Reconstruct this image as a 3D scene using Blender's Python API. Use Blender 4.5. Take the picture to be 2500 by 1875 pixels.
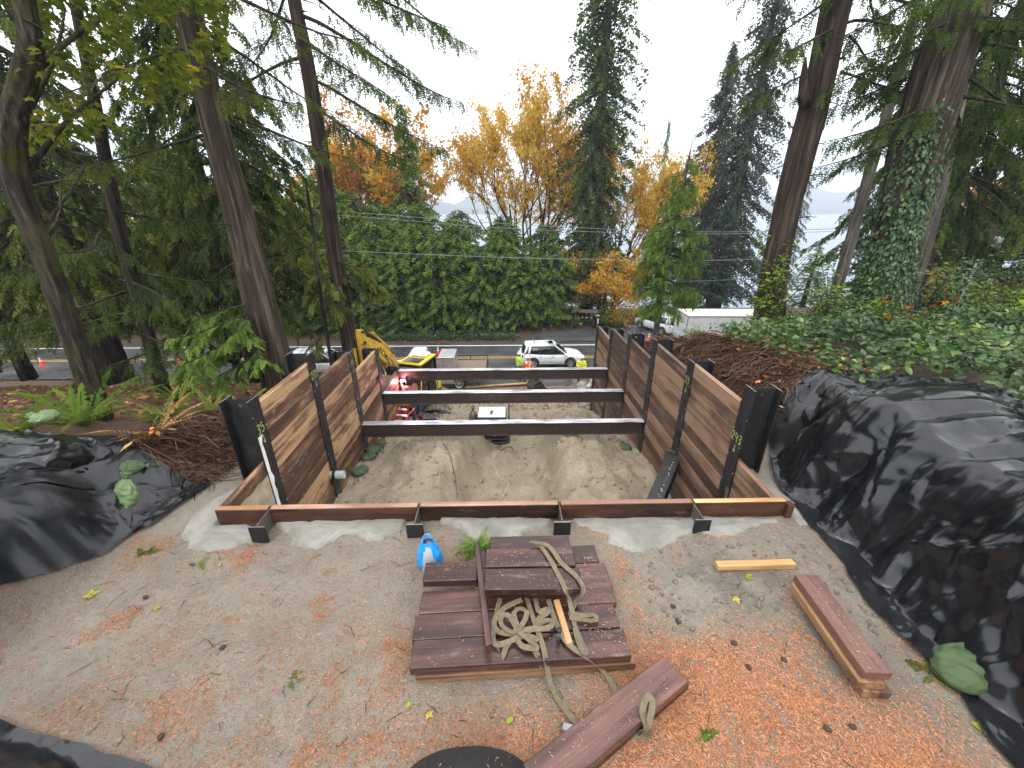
import bpy, bmesh, math, random
import numpy as np
from mathutils import Vector, Matrix, Euler

for _o in list(bpy.data.objects):
    bpy.data.objects.remove(_o)
SC = bpy.context.scene
COL = SC.collection
R = math.radians
rng = np.random.default_rng(7)
random.seed(7)

# ------------------------------------------------------------------ camera
cam_d = bpy.data.cameras.new('camera')
cam_d.sensor_width = 36.0
cam_d.lens = 36.0 * 975 / 2500
cam_d.clip_start = 0.05
cam_d.clip_end = 20000
cam = bpy.data.objects.new('camera', cam_d)
COL.objects.link(cam)
cam.location = (0, 0, 3.75)
cam.rotation_euler = (R(90 - 23.5), 0, R(-1.3))
SC.camera = cam

# ------------------------------------------------------------------ sky: overcast, Nishita behind a cloud deck
world = bpy.data.worlds.new('World')
SC.world = world
world.use_nodes = True
wn = world.node_tree
wn.nodes.clear()
w_out = wn.nodes.new('ShaderNodeOutputWorld')
w_bg = wn.nodes.new('ShaderNodeBackground')
w_sky = wn.nodes.new('ShaderNodeTexSky')
w_sky.sky_type = 'NISHITA'
w_sky.sun_disc = False
w_sky.sun_elevation = R(48)
w_sky.sun_rotation = R(200)
w_geo = wn.nodes.new('ShaderNodeTexCoord')
w_sep = wn.nodes.new('ShaderNodeSeparateXYZ')
w_ramp = wn.nodes.new('ShaderNodeValToRGB')
w_ramp.color_ramp.elements[0].position = 0.0
w_ramp.color_ramp.elements[0].color = (8.6, 9.9, 11.4, 1)
w_ramp.color_ramp.elements[1].position = 0.30
w_ramp.color_ramp.elements[1].color = (15.6, 15.8, 16.0, 1)
w_map = wn.nodes.new('ShaderNodeMapping')
w_map.inputs['Scale'].default_value = (2.2, 2.2, 9.0)
w_noise = wn.nodes.new('ShaderNodeTexNoise')
w_noise.inputs['Scale'].default_value = 1.3
w_noise.inputs['Detail'].default_value = 2
w_cl = wn.nodes.new('ShaderNodeMapRange')
w_cl.inputs['From Min'].default_value = 0.3
w_cl.inputs['From Max'].default_value = 0.7
w_cl.inputs['To Min'].default_value = 0.86
w_cl.inputs['To Max'].default_value = 1.08
w_mul = wn.nodes.new('ShaderNodeMix')
w_mul.data_type = 'RGBA'
w_mul.blend_type = 'MULTIPLY'
w_mul.inputs[0].default_value = 1.0
w_mix = wn.nodes.new('ShaderNodeMix')
w_mix.data_type = 'RGBA'
w_mix.inputs[0].default_value = 0.93
L = wn.links.new
L(w_geo.outputs['Generated'], w_sep.inputs[0])
L(w_sep.outputs['Z'], w_ramp.inputs[0])
L(w_geo.outputs['Generated'], w_map.inputs[0])
L(w_map.outputs[0], w_noise.inputs['Vector'])
L(w_noise.outputs[0], w_cl.inputs[0])
L(w_ramp.outputs[0], w_mul.inputs[6])
L(w_cl.outputs[0], w_mul.inputs[7])
L(w_sky.outputs[0], w_mix.inputs[6])
L(w_mul.outputs[2], w_mix.inputs[7])
L(w_mix.outputs[2], w_bg.inputs['Color'])
w_bg.inputs['Strength'].default_value = 0.12
L(w_bg.outputs[0], w_out.inputs[0])

# ------------------------------------------------------------------ veiled sun
sun_d = bpy.data.lights.new('sun', 'SUN')
sun_d.energy = 0.9
sun_d.angle = R(35)
sun_d.color = (1.0, 0.97, 0.93)
sun = bpy.data.objects.new('sun', sun_d)
COL.objects.link(sun)
sun.rotation_euler = (R(42), 0, R(-20))

SC.view_settings.view_transform = 'Standard'
SC.view_settings.look = 'None'
SC.view_settings.exposure = 0.72
SC.view_settings.gamma = 1.0
SC.view_settings.use_curve_mapping = False
SC.cycles.max_bounces = 4
SC.cycles.diffuse_bounces = 2
SC.cycles.glossy_bounces = 2
SC.cycles.transmission_bounces = 3
SC.cycles.volume_bounces = 0
SC.cycles.transparent_max_bounces = 4
SC.cycles.use_adaptive_sampling = True
SC.cycles.adaptive_threshold = 0.03
SC.cycles.adaptive_min_samples = 20
SC.cycles.caustics_reflective = False
SC.cycles.caustics_refractive = False

# ------------------------------------------------------------------ helpers
F_, TH_, H_, PS_ = 975., R(23.5), 3.75, R(1.3)
def at(u, v, X=None, Y=None, Z=None):
    """world point seen at photo pixel (u, v) on a plane X, Y or Z = const"""
    s, c, sp, cp = math.sin(TH_), math.cos(TH_), math.sin(PS_), math.cos(PS_)
    a = (u - 1250) / F_
    b = (v - 937.5) / F_
    x, y, z = a, c - b * s, -(s + b * c)
    x, y = x * cp + y * sp, y * cp - x * sp
    t = (Z - H_) / z if Z is not None else (Y / y if Y is not None else X / x)
    return (x * t, y * t, H_ + z * t)

def tag(o, label=None, cat=None, group=None, kind=None):
    if label: o['label'] = label
    if cat: o['category'] = cat
    if group: o['group'] = group
    if kind: o['kind'] = kind
    return o

def link(o, parent=None):
    COL.objects.link(o)
    if parent is not None:
        o.parent = parent
    return o

def empty(name, loc=(0, 0, 0), rz=0.0, rot=None):
    o = bpy.data.objects.new(name, None)
    o.empty_display_size = 0.1
    o.location = loc
    o.rotation_euler = rot if rot else (0, 0, rz)
    return link(o)

def mesh_data(name, V, F, mats=None, smooth=False):
    me = bpy.data.meshes.new(name)
    V = np.asarray(V, dtype=np.float64).reshape(-1, 3)
    if isinstance(F, np.ndarray):
        nf, k = F.shape
        me.vertices.add(len(V))
        me.vertices.foreach_set('co', V.ravel())
        me.loops.add(nf * k)
        me.loops.foreach_set('vertex_index', F.ravel().astype(np.int32))
        me.polygons.add(nf)
        me.polygons.foreach_set('loop_start', np.arange(0, nf * k, k, dtype=np.int32))
        me.polygons.foreach_set('loop_total', np.full(nf, k, dtype=np.int32))
        me.update(calc_edges=True)
    else:
        me.from_pydata([tuple(v) for v in V], [], [tuple(f) for f in F])
        me.update()
    if smooth:
        me.polygons.foreach_set('use_smooth', np.ones(len(me.polygons), dtype=bool))
    for m in (mats if isinstance(mats, (list, tuple)) else [mats] if mats else []):
        me.materials.append(m)
    return me

def obj(name, me, parent=None, loc=(0, 0, 0), rot=(0, 0, 0), scale=(1, 1, 1)):
    o = bpy.data.objects.new(name, me)
    o.location = loc
    o.rotation_euler = rot
    o.scale = scale
    return link(o, parent)

def mk(name, VF, mat, parent=None, smooth=False, loc=(0, 0, 0), rot=(0, 0, 0)):
    return obj(name, mesh_data(name, VF[0], VF[1], mat, smooth), parent, loc, rot)

def set_attr(me, name, vals, typ='FLOAT'):
    a = me.attributes.new(name, typ, 'POINT')
    if typ == 'FLOAT':
        a.data.foreach_set('value', np.asarray(vals, dtype=np.float32).ravel())
    else:
        v = np.asarray(vals, dtype=np.float32)
        if v.shape[1] == 3:
            v = np.hstack([v, np.ones((len(v), 1), np.float32)])
        a.data.foreach_set('color', v.ravel())

def copy_tree(o, parent=None):
    c = o.copy()
    COL.objects.link(c)
    c.parent = parent
    for ch in list(o.children):
        copy_tree(ch, c)
    return c

def join(*parts):
    """merge (V, F) pairs, faces as lists"""
    V, F, n = [], [], 0
    for v, f in parts:
        v = [tuple(p) for p in v]
        V += v
        F += [tuple(int(i) + n for i in q) for q in f]
        n += len(v)
    return V, F

def box(x0, x1, y0, y1, z0, z1, ch=0.0):
    if ch <= 0:
        V = [(x, y, z) for x in (x0, x1) for y in (y0, y1) for z in (z0, z1)]
        return V, [(0, 1, 3, 2), (4, 6, 7, 5), (0, 4, 5, 1), (2, 3, 7, 6), (0, 2, 6, 4), (1, 5, 7, 3)]
    V, F = [], []
    # three inset rectangles per corner
    idx = {}
    for i, x in enumerate((x0, x1)):
        for j, y in enumerate((y0, y1)):
            for k, z in enumerate((z0, z1)):
                sx, sy, sz = (1 - 2 * i) * ch, (1 - 2 * j) * ch, (1 - 2 * k) * ch
                for a, p in enumerate(((x, y + sy, z + sz), (x + sx, y, z + sz), (x + sx, y + sy, z))):
                    idx[(i, j, k, a)] = len(V)
                    V.append(p)
    g = idx
    for i in (0, 1):
        q = [g[(i, 0, 0, 0)], g[(i, 0, 1, 0)], g[(i, 1, 1, 0)], g[(i, 1, 0, 0)]]
        F.append(q if i == 0 else q[::-1])
        q = [g[(0, i, 0, 1)], g[(1, i, 0, 1)], g[(1, i, 1, 1)], g[(0, i, 1, 1)]]
        F.append(q if i == 0 else q[::-1])
        q = [g[(0, 0, i, 2)], g[(0, 1, i, 2)], g[(1, 1, i, 2)], g[(1, 0, i, 2)]]
        F.append(q if i == 0 else q[::-1])
    for a in (0, 1):
        for b in (0, 1):
            e = (a + b) % 2
            def put(q, flip):
                F.append(q[::-1] if flip else q)
            put([g[(a, b, 0, 0)], g[(a, b, 0, 1)], g[(a, b, 1, 1)], g[(a, b, 1, 0)]], e == 1)
            put([g[(a, 0, b, 2)], g[(a, 0, b, 0)], g[(a, 1, b, 0)], g[(a, 1, b, 2)]], e == 1)
            put([g[(0, a, b, 1)], g[(0, a, b, 2)], g[(1, a, b, 2)], g[(1, a, b, 1)]], e == 1)
            for c in (0, 1):
                t = [g[(a, b, c, 0)], g[(a, b, c, 1)], g[(a, b, c, 2)]]
                F.append(t if (a + b + c) % 2 == 0 else t[::-1])
    return V, F

def prism(prof, w0, w1, axis='y'):
    """extrude a 2D outline; axis y: prof=(x,z), axis x: prof=(y,z), axis z: prof=(x,y)"""
    n = len(prof)
    def p3(p, w):
        return (p[0], w, p[1]) if axis == 'y' else ((w, p[0], p[1]) if axis == 'x' else (p[0], p[1], w))
    V = [p3(p, w0) for p in prof] + [p3(p, w1) for p in prof]
    F = [tuple(range(n))[::-1], tuple(range(n, 2 * n))]
    F += [(i, (i + 1) % n, n + (i + 1) % n, n + i) for i in range(n)]
    return V, F

def xf(VF, loc=(0, 0, 0), rot=(0, 0, 0), sc=(1, 1, 1)):
    m = Matrix.LocRotScale(Vector(loc), Euler(rot), Vector(sc))
    return [tuple(m @ Vector(v)) for v in VF[0]], VF[1]

def tube(pts, rad, n=8, caps=True, lump=None):
    """tube along a polyline; rad scalar or list; lump(i_ring, angles)->radius factors"""
    pts = np.asarray(pts, float)
    m = len(pts)
    rad = np.full(m, rad, float) if np.isscalar(rad) else np.asarray(rad, float)
    T = np.gradient(pts, axis=0)
    T /= np.linalg.norm(T, axis=1)[:, None] + 1e-12
    up = np.array([0, 0, 1.0]) if abs(T[0][2]) < 0.9 else np.array([1.0, 0, 0])
    V = []
    a = np.linspace(0, 2 * math.pi, n, endpoint=False)
    u = np.cross(T[0], up)
    u /= np.linalg.norm(u)
    for i in range(m):
        u = u - T[i] * np.dot(u, T[i])
        u /= np.linalg.norm(u) + 1e-12
        w = np.cross(T[i], u)
        r = rad[i] * (lump(i, a) if lump else np.ones(n))
        V.append(pts[i] + np.outer(np.cos(a) * r, u) + np.outer(np.sin(a) * r, w))
    V = np.concatenate(V)
    F = [(i * n + j, i * n + (j + 1) % n, (i + 1) * n + (j + 1) % n, (i + 1) * n + j) for i in range(m - 1) for j in range(n)]
    if caps:
        F += [tuple(range(n))[::-1], tuple(range((m - 1) * n, m * n))]
    return [tuple(v) for v in V], F

def cyl(p0, p1, r, n=12, r1=None):
    return tube([p0, p1], [r, r if r1 is None else r1], n)

def smooth_path(pts, k=6):
    """Catmull-Rom through the points"""
    P = np.asarray(pts, float)
    P = np.vstack([2 * P[0] - P[1], P, 2 * P[-1] - P[-2]])
    out = []
    for i in range(1, len(P) - 2):
        for t in np.linspace(0, 1, k, endpoint=False):
            a, b, c, d = P[i - 1], P[i], P[i + 1], P[i + 2]
            out.append(0.5 * (2 * b + (c - a) * t + (2 * a - 5 * b + 4 * c - d) * t * t + (3 * b - a - 3 * c + d) * t ** 3))
    out.append(P[-2])
    return np.array(out)

def grid_faces(nu, nv):
    i = np.arange(nu * nv).reshape(nu, nv)
    return np.stack([i[:-1, :-1], i[1:, :-1], i[1:, 1:], i[:-1, 1:]], -1).reshape(-1, 4)

def loft(rings, closed=True, caps=False):
    m, n = len(rings), len(rings[0])
    V = [tuple(p) for r in rings for p in r]
    F = []
    for i in range(m - 1):
        for j in range(n if closed else n - 1):
            F.append((i * n + j, i * n + (j + 1) % n, (i + 1) * n + (j + 1) % n, (i + 1) * n + j))
    if caps:
        F += [tuple(range(n))[::-1], tuple(range((m - 1) * n, m * n))]
    return V, F

# value noise
_T = rng.random((256, 256))
def vnoise(x, y):
    x = np.asarray(x, float); y = np.asarray(y, float)
    xi = np.floor(x).astype(int); yi = np.floor(y).astype(int)
    fx = x - xi; fy = y - yi
    fx = fx * fx * fx * (fx * (fx * 6 - 15) + 10); fy = fy * fy * fy * (fy * (fy * 6 - 15) + 10)
    a = _T[xi & 255, yi & 255]; b = _T[(xi + 1) & 255, yi & 255]
    c = _T[xi & 255, (yi + 1) & 255]; d = _T[(xi + 1) & 255, (yi + 1) & 255]
    return (a * (1 - fx) + b * fx) * (1 - fy) + (c * (1 - fx) + d * fx) * fy
def fbm(x, y, o=4, g=0.5):
    s, a, n = 0, 1.0, 0
    x = np.asarray(x, float); y = np.asarray(y, float)
    for i in range(o):
        s = s + a * (vnoise(x * 2 ** i + 17.3 * i, y * 2 ** i - 9.1 * i) - 0.5)
        n += a; a *= g
    return s / n * 2
def sstep(x, a, b):
    t = np.clip((np.asarray(x, float) - a) / (b - a), 0, 1)
    return t * t * (3 - 2 * t)

def unit(a):
    return a / (np.linalg.norm(a, axis=-1, keepdims=True) + 1e-9)
# ------------------------------------------------------------------ materials
MATS = {}
class NT:
    def __init__(s, name, rough=0.6, spec=0.5, metal=0.0):
        s.m = bpy.data.materials.new(name)
        s.m.use_nodes = True
        s.t = s.m.node_tree
        s.b = s.t.nodes['Principled BSDF']
        s.b.inputs['Roughness'].default_value = rough
        s.b.inputs['Specular IOR Level'].default_value = spec
        s.b.inputs['Metallic'].default_value = metal
        MATS[name] = s.m
    def n(s, typ, **kw):
        nd = s.t.nodes.new('ShaderNode' + typ)
        for k, v in kw.items():
            if k in nd.inputs: nd.inputs[k].default_value = v
            else: setattr(nd, k, v)
        return nd
    def l(s, a, b): s.t.links.new(a, b)
    def coord(s, which='Object', scale=(1, 1, 1), rand=False, rot=(0, 0, 0)):
        tc = s.n('TexCoord'); mp = s.n('Mapping')
        mp.inputs['Scale'].default_value = scale
        mp.inputs['Rotation'].default_value = rot
        s.l(tc.outputs[which], mp.inputs[0])
        if rand:
            oi = s.n('ObjectInfo')
            mm = s.n('Math', operation='MULTIPLY'); mm.inputs[1].default_value = 91.7
            s.l(oi.outputs['Random'], mm.inputs[0]); s.l(mm.outputs[0], mp.inputs['Location'])
        return mp.outputs[0]
    def noise(s, vec, scale=5, detail=4, rough=0.55, dist=0.0):
        nd = s.n('TexNoise', Scale=scale, Detail=min(detail, 3.0) if detail < 6 else 4.0, Roughness=rough, Distortion=dist)
        s.l(vec, nd.inputs['Vector'])
        return nd.outputs[0]
    def ramp(s, fac, stops):
        r = s.n('ValToRGB')
        e = r.color_ramp.elements
        while len(e) < len(stops): e.new(0.5)
        for i, (p, c) in enumerate(stops):
            e[i].position = p
            e[i].color = (*c, 1) if len(c) == 3 else c
        s.l(fac, r.inputs[0])
        return r.outputs[0]
    def gray(s, fac, a, b, lo=0.0, hi=1.0):
        mr = s.n('MapRange'); mr.clamp = True
        for k, v in (('From Min', a), ('From Max', b), ('To Min', lo), ('To Max', hi)): mr.inputs[k].default_value = v
        s.l(fac, mr.inputs[0])
        return mr.outputs[0]
    def mix(s, fac, a, b, mode='MIX'):
        mx = s.n('Mix', data_type='RGBA', blend_type=mode)
        for sock, v in ((mx.inputs[0], fac), (mx.inputs[6], a), (mx.inputs[7], b)):
            if hasattr(v, 'is_output'): s.l(v, sock)
            elif isinstance(v, (int, float)): sock.default_value = v
            else: sock.default_value = (*v, 1)
        return mx.outputs[2]
    def math(s, op, a, b=None):
        m = s.n('Math', operation=op)
        for i, v in enumerate((a, b)):
            if v is None: continue
            if hasattr(v, 'is_output'): s.l(v, m.inputs[i])
            else: m.inputs[i].default_value = v
        return m.outputs[0]
    def color(s, c):
        if hasattr(c, 'is_output'): s.l(c, s.b.inputs['Base Color'])
        else: s.b.inputs['Base Color'].default_value = (*c, 1)
        return s
    def rough(s, v): s.l(v, s.b.inputs['Roughness']); return s
    def bump(s, h, strength=0.4, dist=0.02):
        bp = s.n('Bump', Strength=strength, Distance=dist)
        s.l(h, bp.inputs['Height']); s.l(bp.outputs[0], s.b.inputs['Normal'])
        return s

def plain(name, col, rough=0.5, metal=0.0, spec=0.5, var=0.12, scale=6.0, grime=None):
    """paint, plastic or cloth with faint mottling and optional grime"""
    k = NT(name, rough, spec, metal)
    v = k.coord('Object', rand=True)
    n = k.noise(v, scale, 4)
    c = k.mix(k.gray(n, 0.3, 0.7), tuple(x * (1 - var) for x in col), tuple(min(1, x * (1 + var)) for x in col))
    if grime:
        g = k.noise(v, scale * 0.6, 6, 0.7)
        c = k.mix(k.gray(g, 0.5, 0.72, 0, 0.85), c, grime)
    k.color(c)
    k.rough(k.gray(n, 0.25, 0.75, max(0.03, rough * 0.75), min(1, rough * 1.3)))
    return k.m

def wood(name, dark, mid, light, light_amt=0.5, rough=0.55, mud=None, axis=0, spread=0.35):
    """sawn board, grain along its local axis; boards differ through Object Random"""
    k = NT(name, rough, 0.4)
    sc = [9, 9, 9]; sc[axis] = 0.55
    sc2 = [40, 40, 40]; sc2[axis] = 1.2
    v = k.coord('Object', tuple(sc), rand=True)
    v2 = k.coord('Object', tuple(sc2), rand=True)
    v3 = k.coord('Object', (3, 3, 3) if axis else (1.5, 4, 4), rand=True)
    g1 = k.noise(v, 1.0, 5, 0.6, 0.6)
    g2 = k.noise(v2, 1.0, 3, 0.5)
    blot = k.noise(v3, 1.0, 5, 0.6)
    oi = k.n('ObjectInfo')
    sh = k.gray(oi.outputs['Random'], 0, 1, -spread, spread)
    f = k.math('ADD', k.math('ADD', g1, sh), k.math('MULTIPLY', k.math('SUBTRACT', blot, 0.5), 0.9))
    c = k.ramp(f, [(0.30, dark), (0.55, mid), (1.0 - light_amt * 0.45, light)])
    c = k.mix(k.gray(g2, 0.35, 0.7, 0.0, 0.35), c, tuple(x * 0.55 for x in dark))
    if mud:
        mn = k.noise(k.coord('Object', (2, 6, 6), rand=True), 2.2, 6, 0.65)
        c = k.mix(k.gray(mn, 0.60, 0.72, 0, 0.75), c, mud)
    k.color(c)
    k.rough(k.gray(g1, 0.3, 0.7, rough * 0.7, min(1, rough * 1.25)))
    k.bump(k.math('ADD', g2, g1), 0.35, 0.006)
    return k.m

wood('board_stained', (0.062, 0.034, 0.023), (0.155, 0.086, 0.056), (0.29, 0.175, 0.112), 0.45, 0.55, (0.27, 0.21, 0.15), spread=0.40)
wood('board_patchy', (0.070, 0.034, 0.022), (0.225, 0.115, 0.064), (0.50, 0.31, 0.165), 0.7, 0.55, (0.36, 0.28, 0.19), spread=0.20)
wood('board_wet', (0.034, 0.015, 0.013), (0.088, 0.040, 0.033), (0.175, 0.085, 0.063), 0.35, 0.26, (0.16, 0.13, 0.10), spread=0.32)
wood('board_front', (0.018, 0.008, 0.006), (0.050, 0.020, 0.012), (0.12, 0.050, 0.026), 0.3, 0.42, (0.13, 0.105, 0.08), spread=0.15)
wood('board_pale', (0.30, 0.15, 0.06), (0.48, 0.27, 0.11), (0.62, 0.40, 0.18), 0.5, 0.55, None)
wood('board_grey', (0.10, 0.08, 0.07), (0.22, 0.18, 0.15), (0.36, 0.30, 0.25), 0.5, 0.6, None)
wood('end_grain', (0.25, 0.13, 0.09), (0.42, 0.25, 0.18), (0.55, 0.38, 0.28), 0.5, 0.7, None)
wood('weathered', (0.03, 0.025, 0.02), (0.07, 0.055, 0.045), (0.13, 0.11, 0.09), 0.3, 0.8, None)

def steel(name, base, rust, amt, rough=0.4, metal=0.4, mud=None):
    k = NT(name, rough, 0.5, metal)
    v = k.coord('Object', rand=True)
    n = k.noise(v, 3.5, 6, 0.65); n2 = k.noise(k.coord('Object', (6, 6, 1.2), rand=True), 2.5, 5, 0.7)
    c = k.mix(k.gray(n, 0.62 - amt * 0.3, 0.78 - amt * 0.2), base, rust)
    if mud: c = k.mix(k.gray(n2, 0.60, 0.70, 0, 0.85), c, mud)
    k.color(c); k.rough(k.gray(n2, 0.3, 0.7, rough * 0.6, min(1, rough * 1.6)))
    k.bump(n, 0.15, 0.01)
    return k.m
steel('steel_black', (0.010, 0.010, 0.011), (0.030, 0.022, 0.018), 0.25, 0.42, 0.0)
steel('steel_muddy', (0.016, 0.016, 0.017), (0.05, 0.042, 0.035), 0.4, 0.45, 0.0, (0.40, 0.38, 0.35))
steel('steel_strut', (0.030, 0.022, 0.020), (0.055, 0.030, 0.022), 0.6, 0.5, 0.0)
steel('steel_shiny', (0.33, 0.33, 0.36), (0.22, 0.20, 0.20), 0.4, 0.30, 0.75)
steel('steel_worn', (0.10, 0.085, 0.075), (0.16, 0.12, 0.09), 0.6, 0.5, 0.3)
steel('track_steel', (0.07, 0.062, 0.055), (0.22, 0.18, 0.14), 0.7, 0.6, 0.2, (0.30, 0.25, 0.19))

# ground: colour attribute = which soil it is; noise = grain
k = NT('soil', 0.85, 0.3)
ca = k.n('VertexColor'); ca.layer_name = 'soil'
v = k.coord('Object')
n1 = k.noise(v, 1.6, 8, 0.62); n2 = k.noise(v, 14, 6, 0.65); n3 = k.noise(v, 70, 3, 0.6)
c = k.mix(k.gray(n1, 0.3, 0.72), k.mix(1.0, ca.outputs[0], (0.80, 0.76, 0.72), 'MULTIPLY'), k.mix(1.0, ca.outputs[0], (1.12, 1.10, 1.08), 'MULTIPLY'))
c = k.mix(k.gray(n2, 0.50, 0.72, 0, 0.45), c, k.mix(1.0, ca.outputs[0], (0.55, 0.50, 0.46), 'MULTIPLY'))
c = k.mix(k.gray(n3, 0.62, 0.72, 0, 0.5), c, k.mix(1.0, ca.outputs[0], (0.35, 0.30, 0.26), 'MULTIPLY'))
k.color(c)
k.rough(k.gray(n1, 0.3, 0.7, 0.55, 0.95))
k.bump(k.math('ADD', k.math('MULTIPLY', n2, 1.0), k.math('MULTIPLY', n3, 0.45)), 0.95, 0.06)

k = NT('asphalt', 0.35, 0.5)
v = k.coord('Object'); n1 = k.noise(v, 0.35, 6, 0.6); n2 = k.noise(v, 40, 3); n3 = k.noise(k.coord('Object', (0.12, 1.1, 1)), 1.0, 5, 0.6)
c = k.mix(k.gray(n1, 0.3, 0.7), (0.045, 0.045, 0.048), (0.085, 0.083, 0.082))
c = k.mix(k.gray(n3, 0.45, 0.62, 0, 0.6), c, (0.035, 0.034, 0.035))
c = k.mix(k.gray(n2, 0.6, 0.75, 0, 0.5), c, (0.13, 0.125, 0.12))
k.color(c); k.rough(k.math('ADD', k.gray(n1, 0.35, 0.65, 0.12, 0.5), k.gray(n3, 0.4, 0.6, 0.0, 0.12)))
k.bump(n2, 0.15, 0.004)

k = NT('road_paint_white', 0.5); v = k.coord('Object'); n = k.noise(v, 6, 6, 0.7)
k.color(k.mix(k.gray(n, 0.55, 0.75, 0, 0.6), (0.78, 0.78, 0.77), (0.30, 0.29, 0.28)))
k = NT('road_paint_yellow', 0.5); v = k.coord('Object'); n = k.noise(v, 6, 6, 0.7)
k.color(k.mix(k.gray(n, 0.52, 0.72, 0, 0.6), (0.52, 0.34, 0.06), (0.22, 0.16, 0.10)))

k = NT('concrete', 0.8, 0.3); v = k.coord('Object'); n = k.noise(v, 2.2, 7, 0.62, 0.8); n2 = k.noise(v, 60, 3)
c = k.mix(k.gray(n, 0.32, 0.68), (0.165, 0.156, 0.136), (0.275, 0.263, 0.235))
k.color(k.mix(k.gray(n2, 0.6, 0.75, 0, 0.4), c, (0.20, 0.19, 0.17)))
k.bump(k.math('ADD', n, k.math('MULTIPLY', n2, 0.3)), 0.5, 0.03)

k = NT('tarp', 0.2, 0.5); v = k.coord('Object'); n = k.noise(v, 1.4, 5, 0.6); n2 = k.noise(v, 7, 4, 0.6)
k.color(k.mix(k.gray(n2, 0.35, 0.7), (0.005, 0.0055, 0.007), (0.010, 0.011, 0.013)))
k.rough(k.gray(n, 0.3, 0.7, 0.13, 0.26)); k.bump(n2, 0.10, 0.02)

def bark(name, dark, light, moss=None, vs=0.35, mossamt=0.5):
    k = NT(name, 0.9, 0.2)
    v = k.coord('Object', (7, 7, vs), rand=True); n = k.noise(v, 1.6, 6, 0.65, 0.4)
    v2 = k.coord('Object', rand=True); n2 = k.noise(v2, 1.1, 5, 0.6)
    c = k.ramp(n, [(0.32, tuple(x * 0.35 for x in dark)), (0.5, dark), (0.68, light)])
    if moss: c = k.mix(k.gray(n2, 0.62 - 0.3 * mossamt, 0.72 - 0.2 * mossamt, 0, 0.9), c, k.mix(k.noise(v2, 12, 3), tuple(x * 0.5 for x in moss), moss))
    k.color(c); k.bump(n, 0.9, 0.06)
    return k.m
bark('bark_cedar', (0.046, 0.034, 0.026), (0.125, 0.098, 0.076))
bark('bark_red', (0.032, 0.022, 0.017), (0.085, 0.061, 0.048))
bark('bark_moss', (0.026, 0.020, 0.015), (0.08, 0.063, 0.046), (0.050, 0.050, 0.010), 0.8, 0.5)
bark('bark_grey', (0.075, 0.066, 0.055), (0.17, 0.15, 0.125))
bark('bark_dark', (0.022, 0.017, 0.013), (0.06, 0.048, 0.038))
bark('twig', (0.035, 0.026, 0.02), (0.085, 0.066, 0.05))

def leaf(name, stops, rough=0.55, trans=0.35, spec=0.3):
    """leaf colour runs over the per-leaf 'tint' attribute"""
    k = NT(name, rough, spec)
    a = k.n('Attribute'); a.attribute_name = 'tint'
    c = k.ramp(a.outputs['Fac'], stops)
    if spec > 0.4:
        k.color(c); b = k.b
    else:
        b = k.n('BsdfDiffuse'); k.l(c, b.inputs[0]); k.t.nodes.remove(k.b)
    tr = k.n('BsdfTranslucent'); k.l(c, tr.inputs[0])
    ms = k.n('MixShader'); ms.inputs[0].default_value = trans
    out = k.t.nodes['Material Output']
    k.l(b.outputs[0], ms.inputs[1]); k.l(tr.outputs[0], ms.inputs[2]); k.l((ms if trans > 0 else b).outputs[0], out.inputs['Surface'])
    return k.m
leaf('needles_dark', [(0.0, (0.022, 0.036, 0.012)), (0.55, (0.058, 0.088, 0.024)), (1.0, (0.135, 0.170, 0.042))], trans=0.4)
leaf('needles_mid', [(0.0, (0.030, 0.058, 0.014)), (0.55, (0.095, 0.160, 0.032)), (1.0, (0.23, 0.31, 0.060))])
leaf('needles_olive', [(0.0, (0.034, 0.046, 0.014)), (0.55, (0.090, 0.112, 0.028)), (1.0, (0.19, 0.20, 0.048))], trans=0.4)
leaf('needles_hedge', [(0.0, (0.030, 0.055, 0.014)), (0.5, (0.095, 0.155, 0.032)), (1.0, (0.24, 0.31, 0.06))], trans=0.4)
leaf('needles_blue', [(0.0, (0.016, 0.036, 0.026)), (0.55, (0.040, 0.085, 0.062)), (1.0, (0.075, 0.14, 0.10))])
leaf('needles_grey', [(0.0, (0.035, 0.042, 0.030)), (0.55, (0.065, 0.075, 0.050)), (1.0, (0.11, 0.115, 0.075))])
leaf('maple_yellow', [(0.0, (0.28, 0.11, 0.016)), (0.35, (0.55, 0.31, 0.040)), (0.75, (0.66, 0.45, 0.065)), (1.0, (0.62, 0.52, 0.12))], trans=0.5)
leaf('maple_orange', [(0.0, (0.22, 0.060, 0.012)), (0.5, (0.44, 0.15, 0.020)), (1.0, (0.52, 0.28, 0.040))], trans=0.45)
leaf('maple_gold', [(0.0, (0.26, 0.080, 0.014)), (0.4, (0.52, 0.24, 0.028)), (0.75, (0.60, 0.36, 0.045)), (1.0, (0.42, 0.38, 0.07))], trans=0.5)
leaf('maple_green', [(0.0, (0.050, 0.075, 0.012)), (0.5, (0.115, 0.14, 0.020)), (0.8, (0.22, 0.20, 0.026)), (1.0, (0.42, 0.27, 0.030))], trans=0.5)
leaf('leaf_bright', [(0.0, (0.060, 0.11, 0.020)), (0.5, (0.15, 0.24, 0.035)), (1.0, (0.34, 0.40, 0.060))], trans=0.45)
leaf('leaf_salal', [(0.0, (0.025, 0.055, 0.016)), (0.45, (0.060, 0.125, 0.028)), (0.85, (0.13, 0.22, 0.040)), (1.0, (0.34, 0.33, 0.10))], 0.35, 0.25, 0.5)
leaf('leaf_ivy', [(0.0, (0.018, 0.045, 0.016)), (0.5, (0.045, 0.10, 0.028)), (1.0, (0.12, 0.20, 0.055))], 0.4, 0.2, 0.5)
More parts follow.
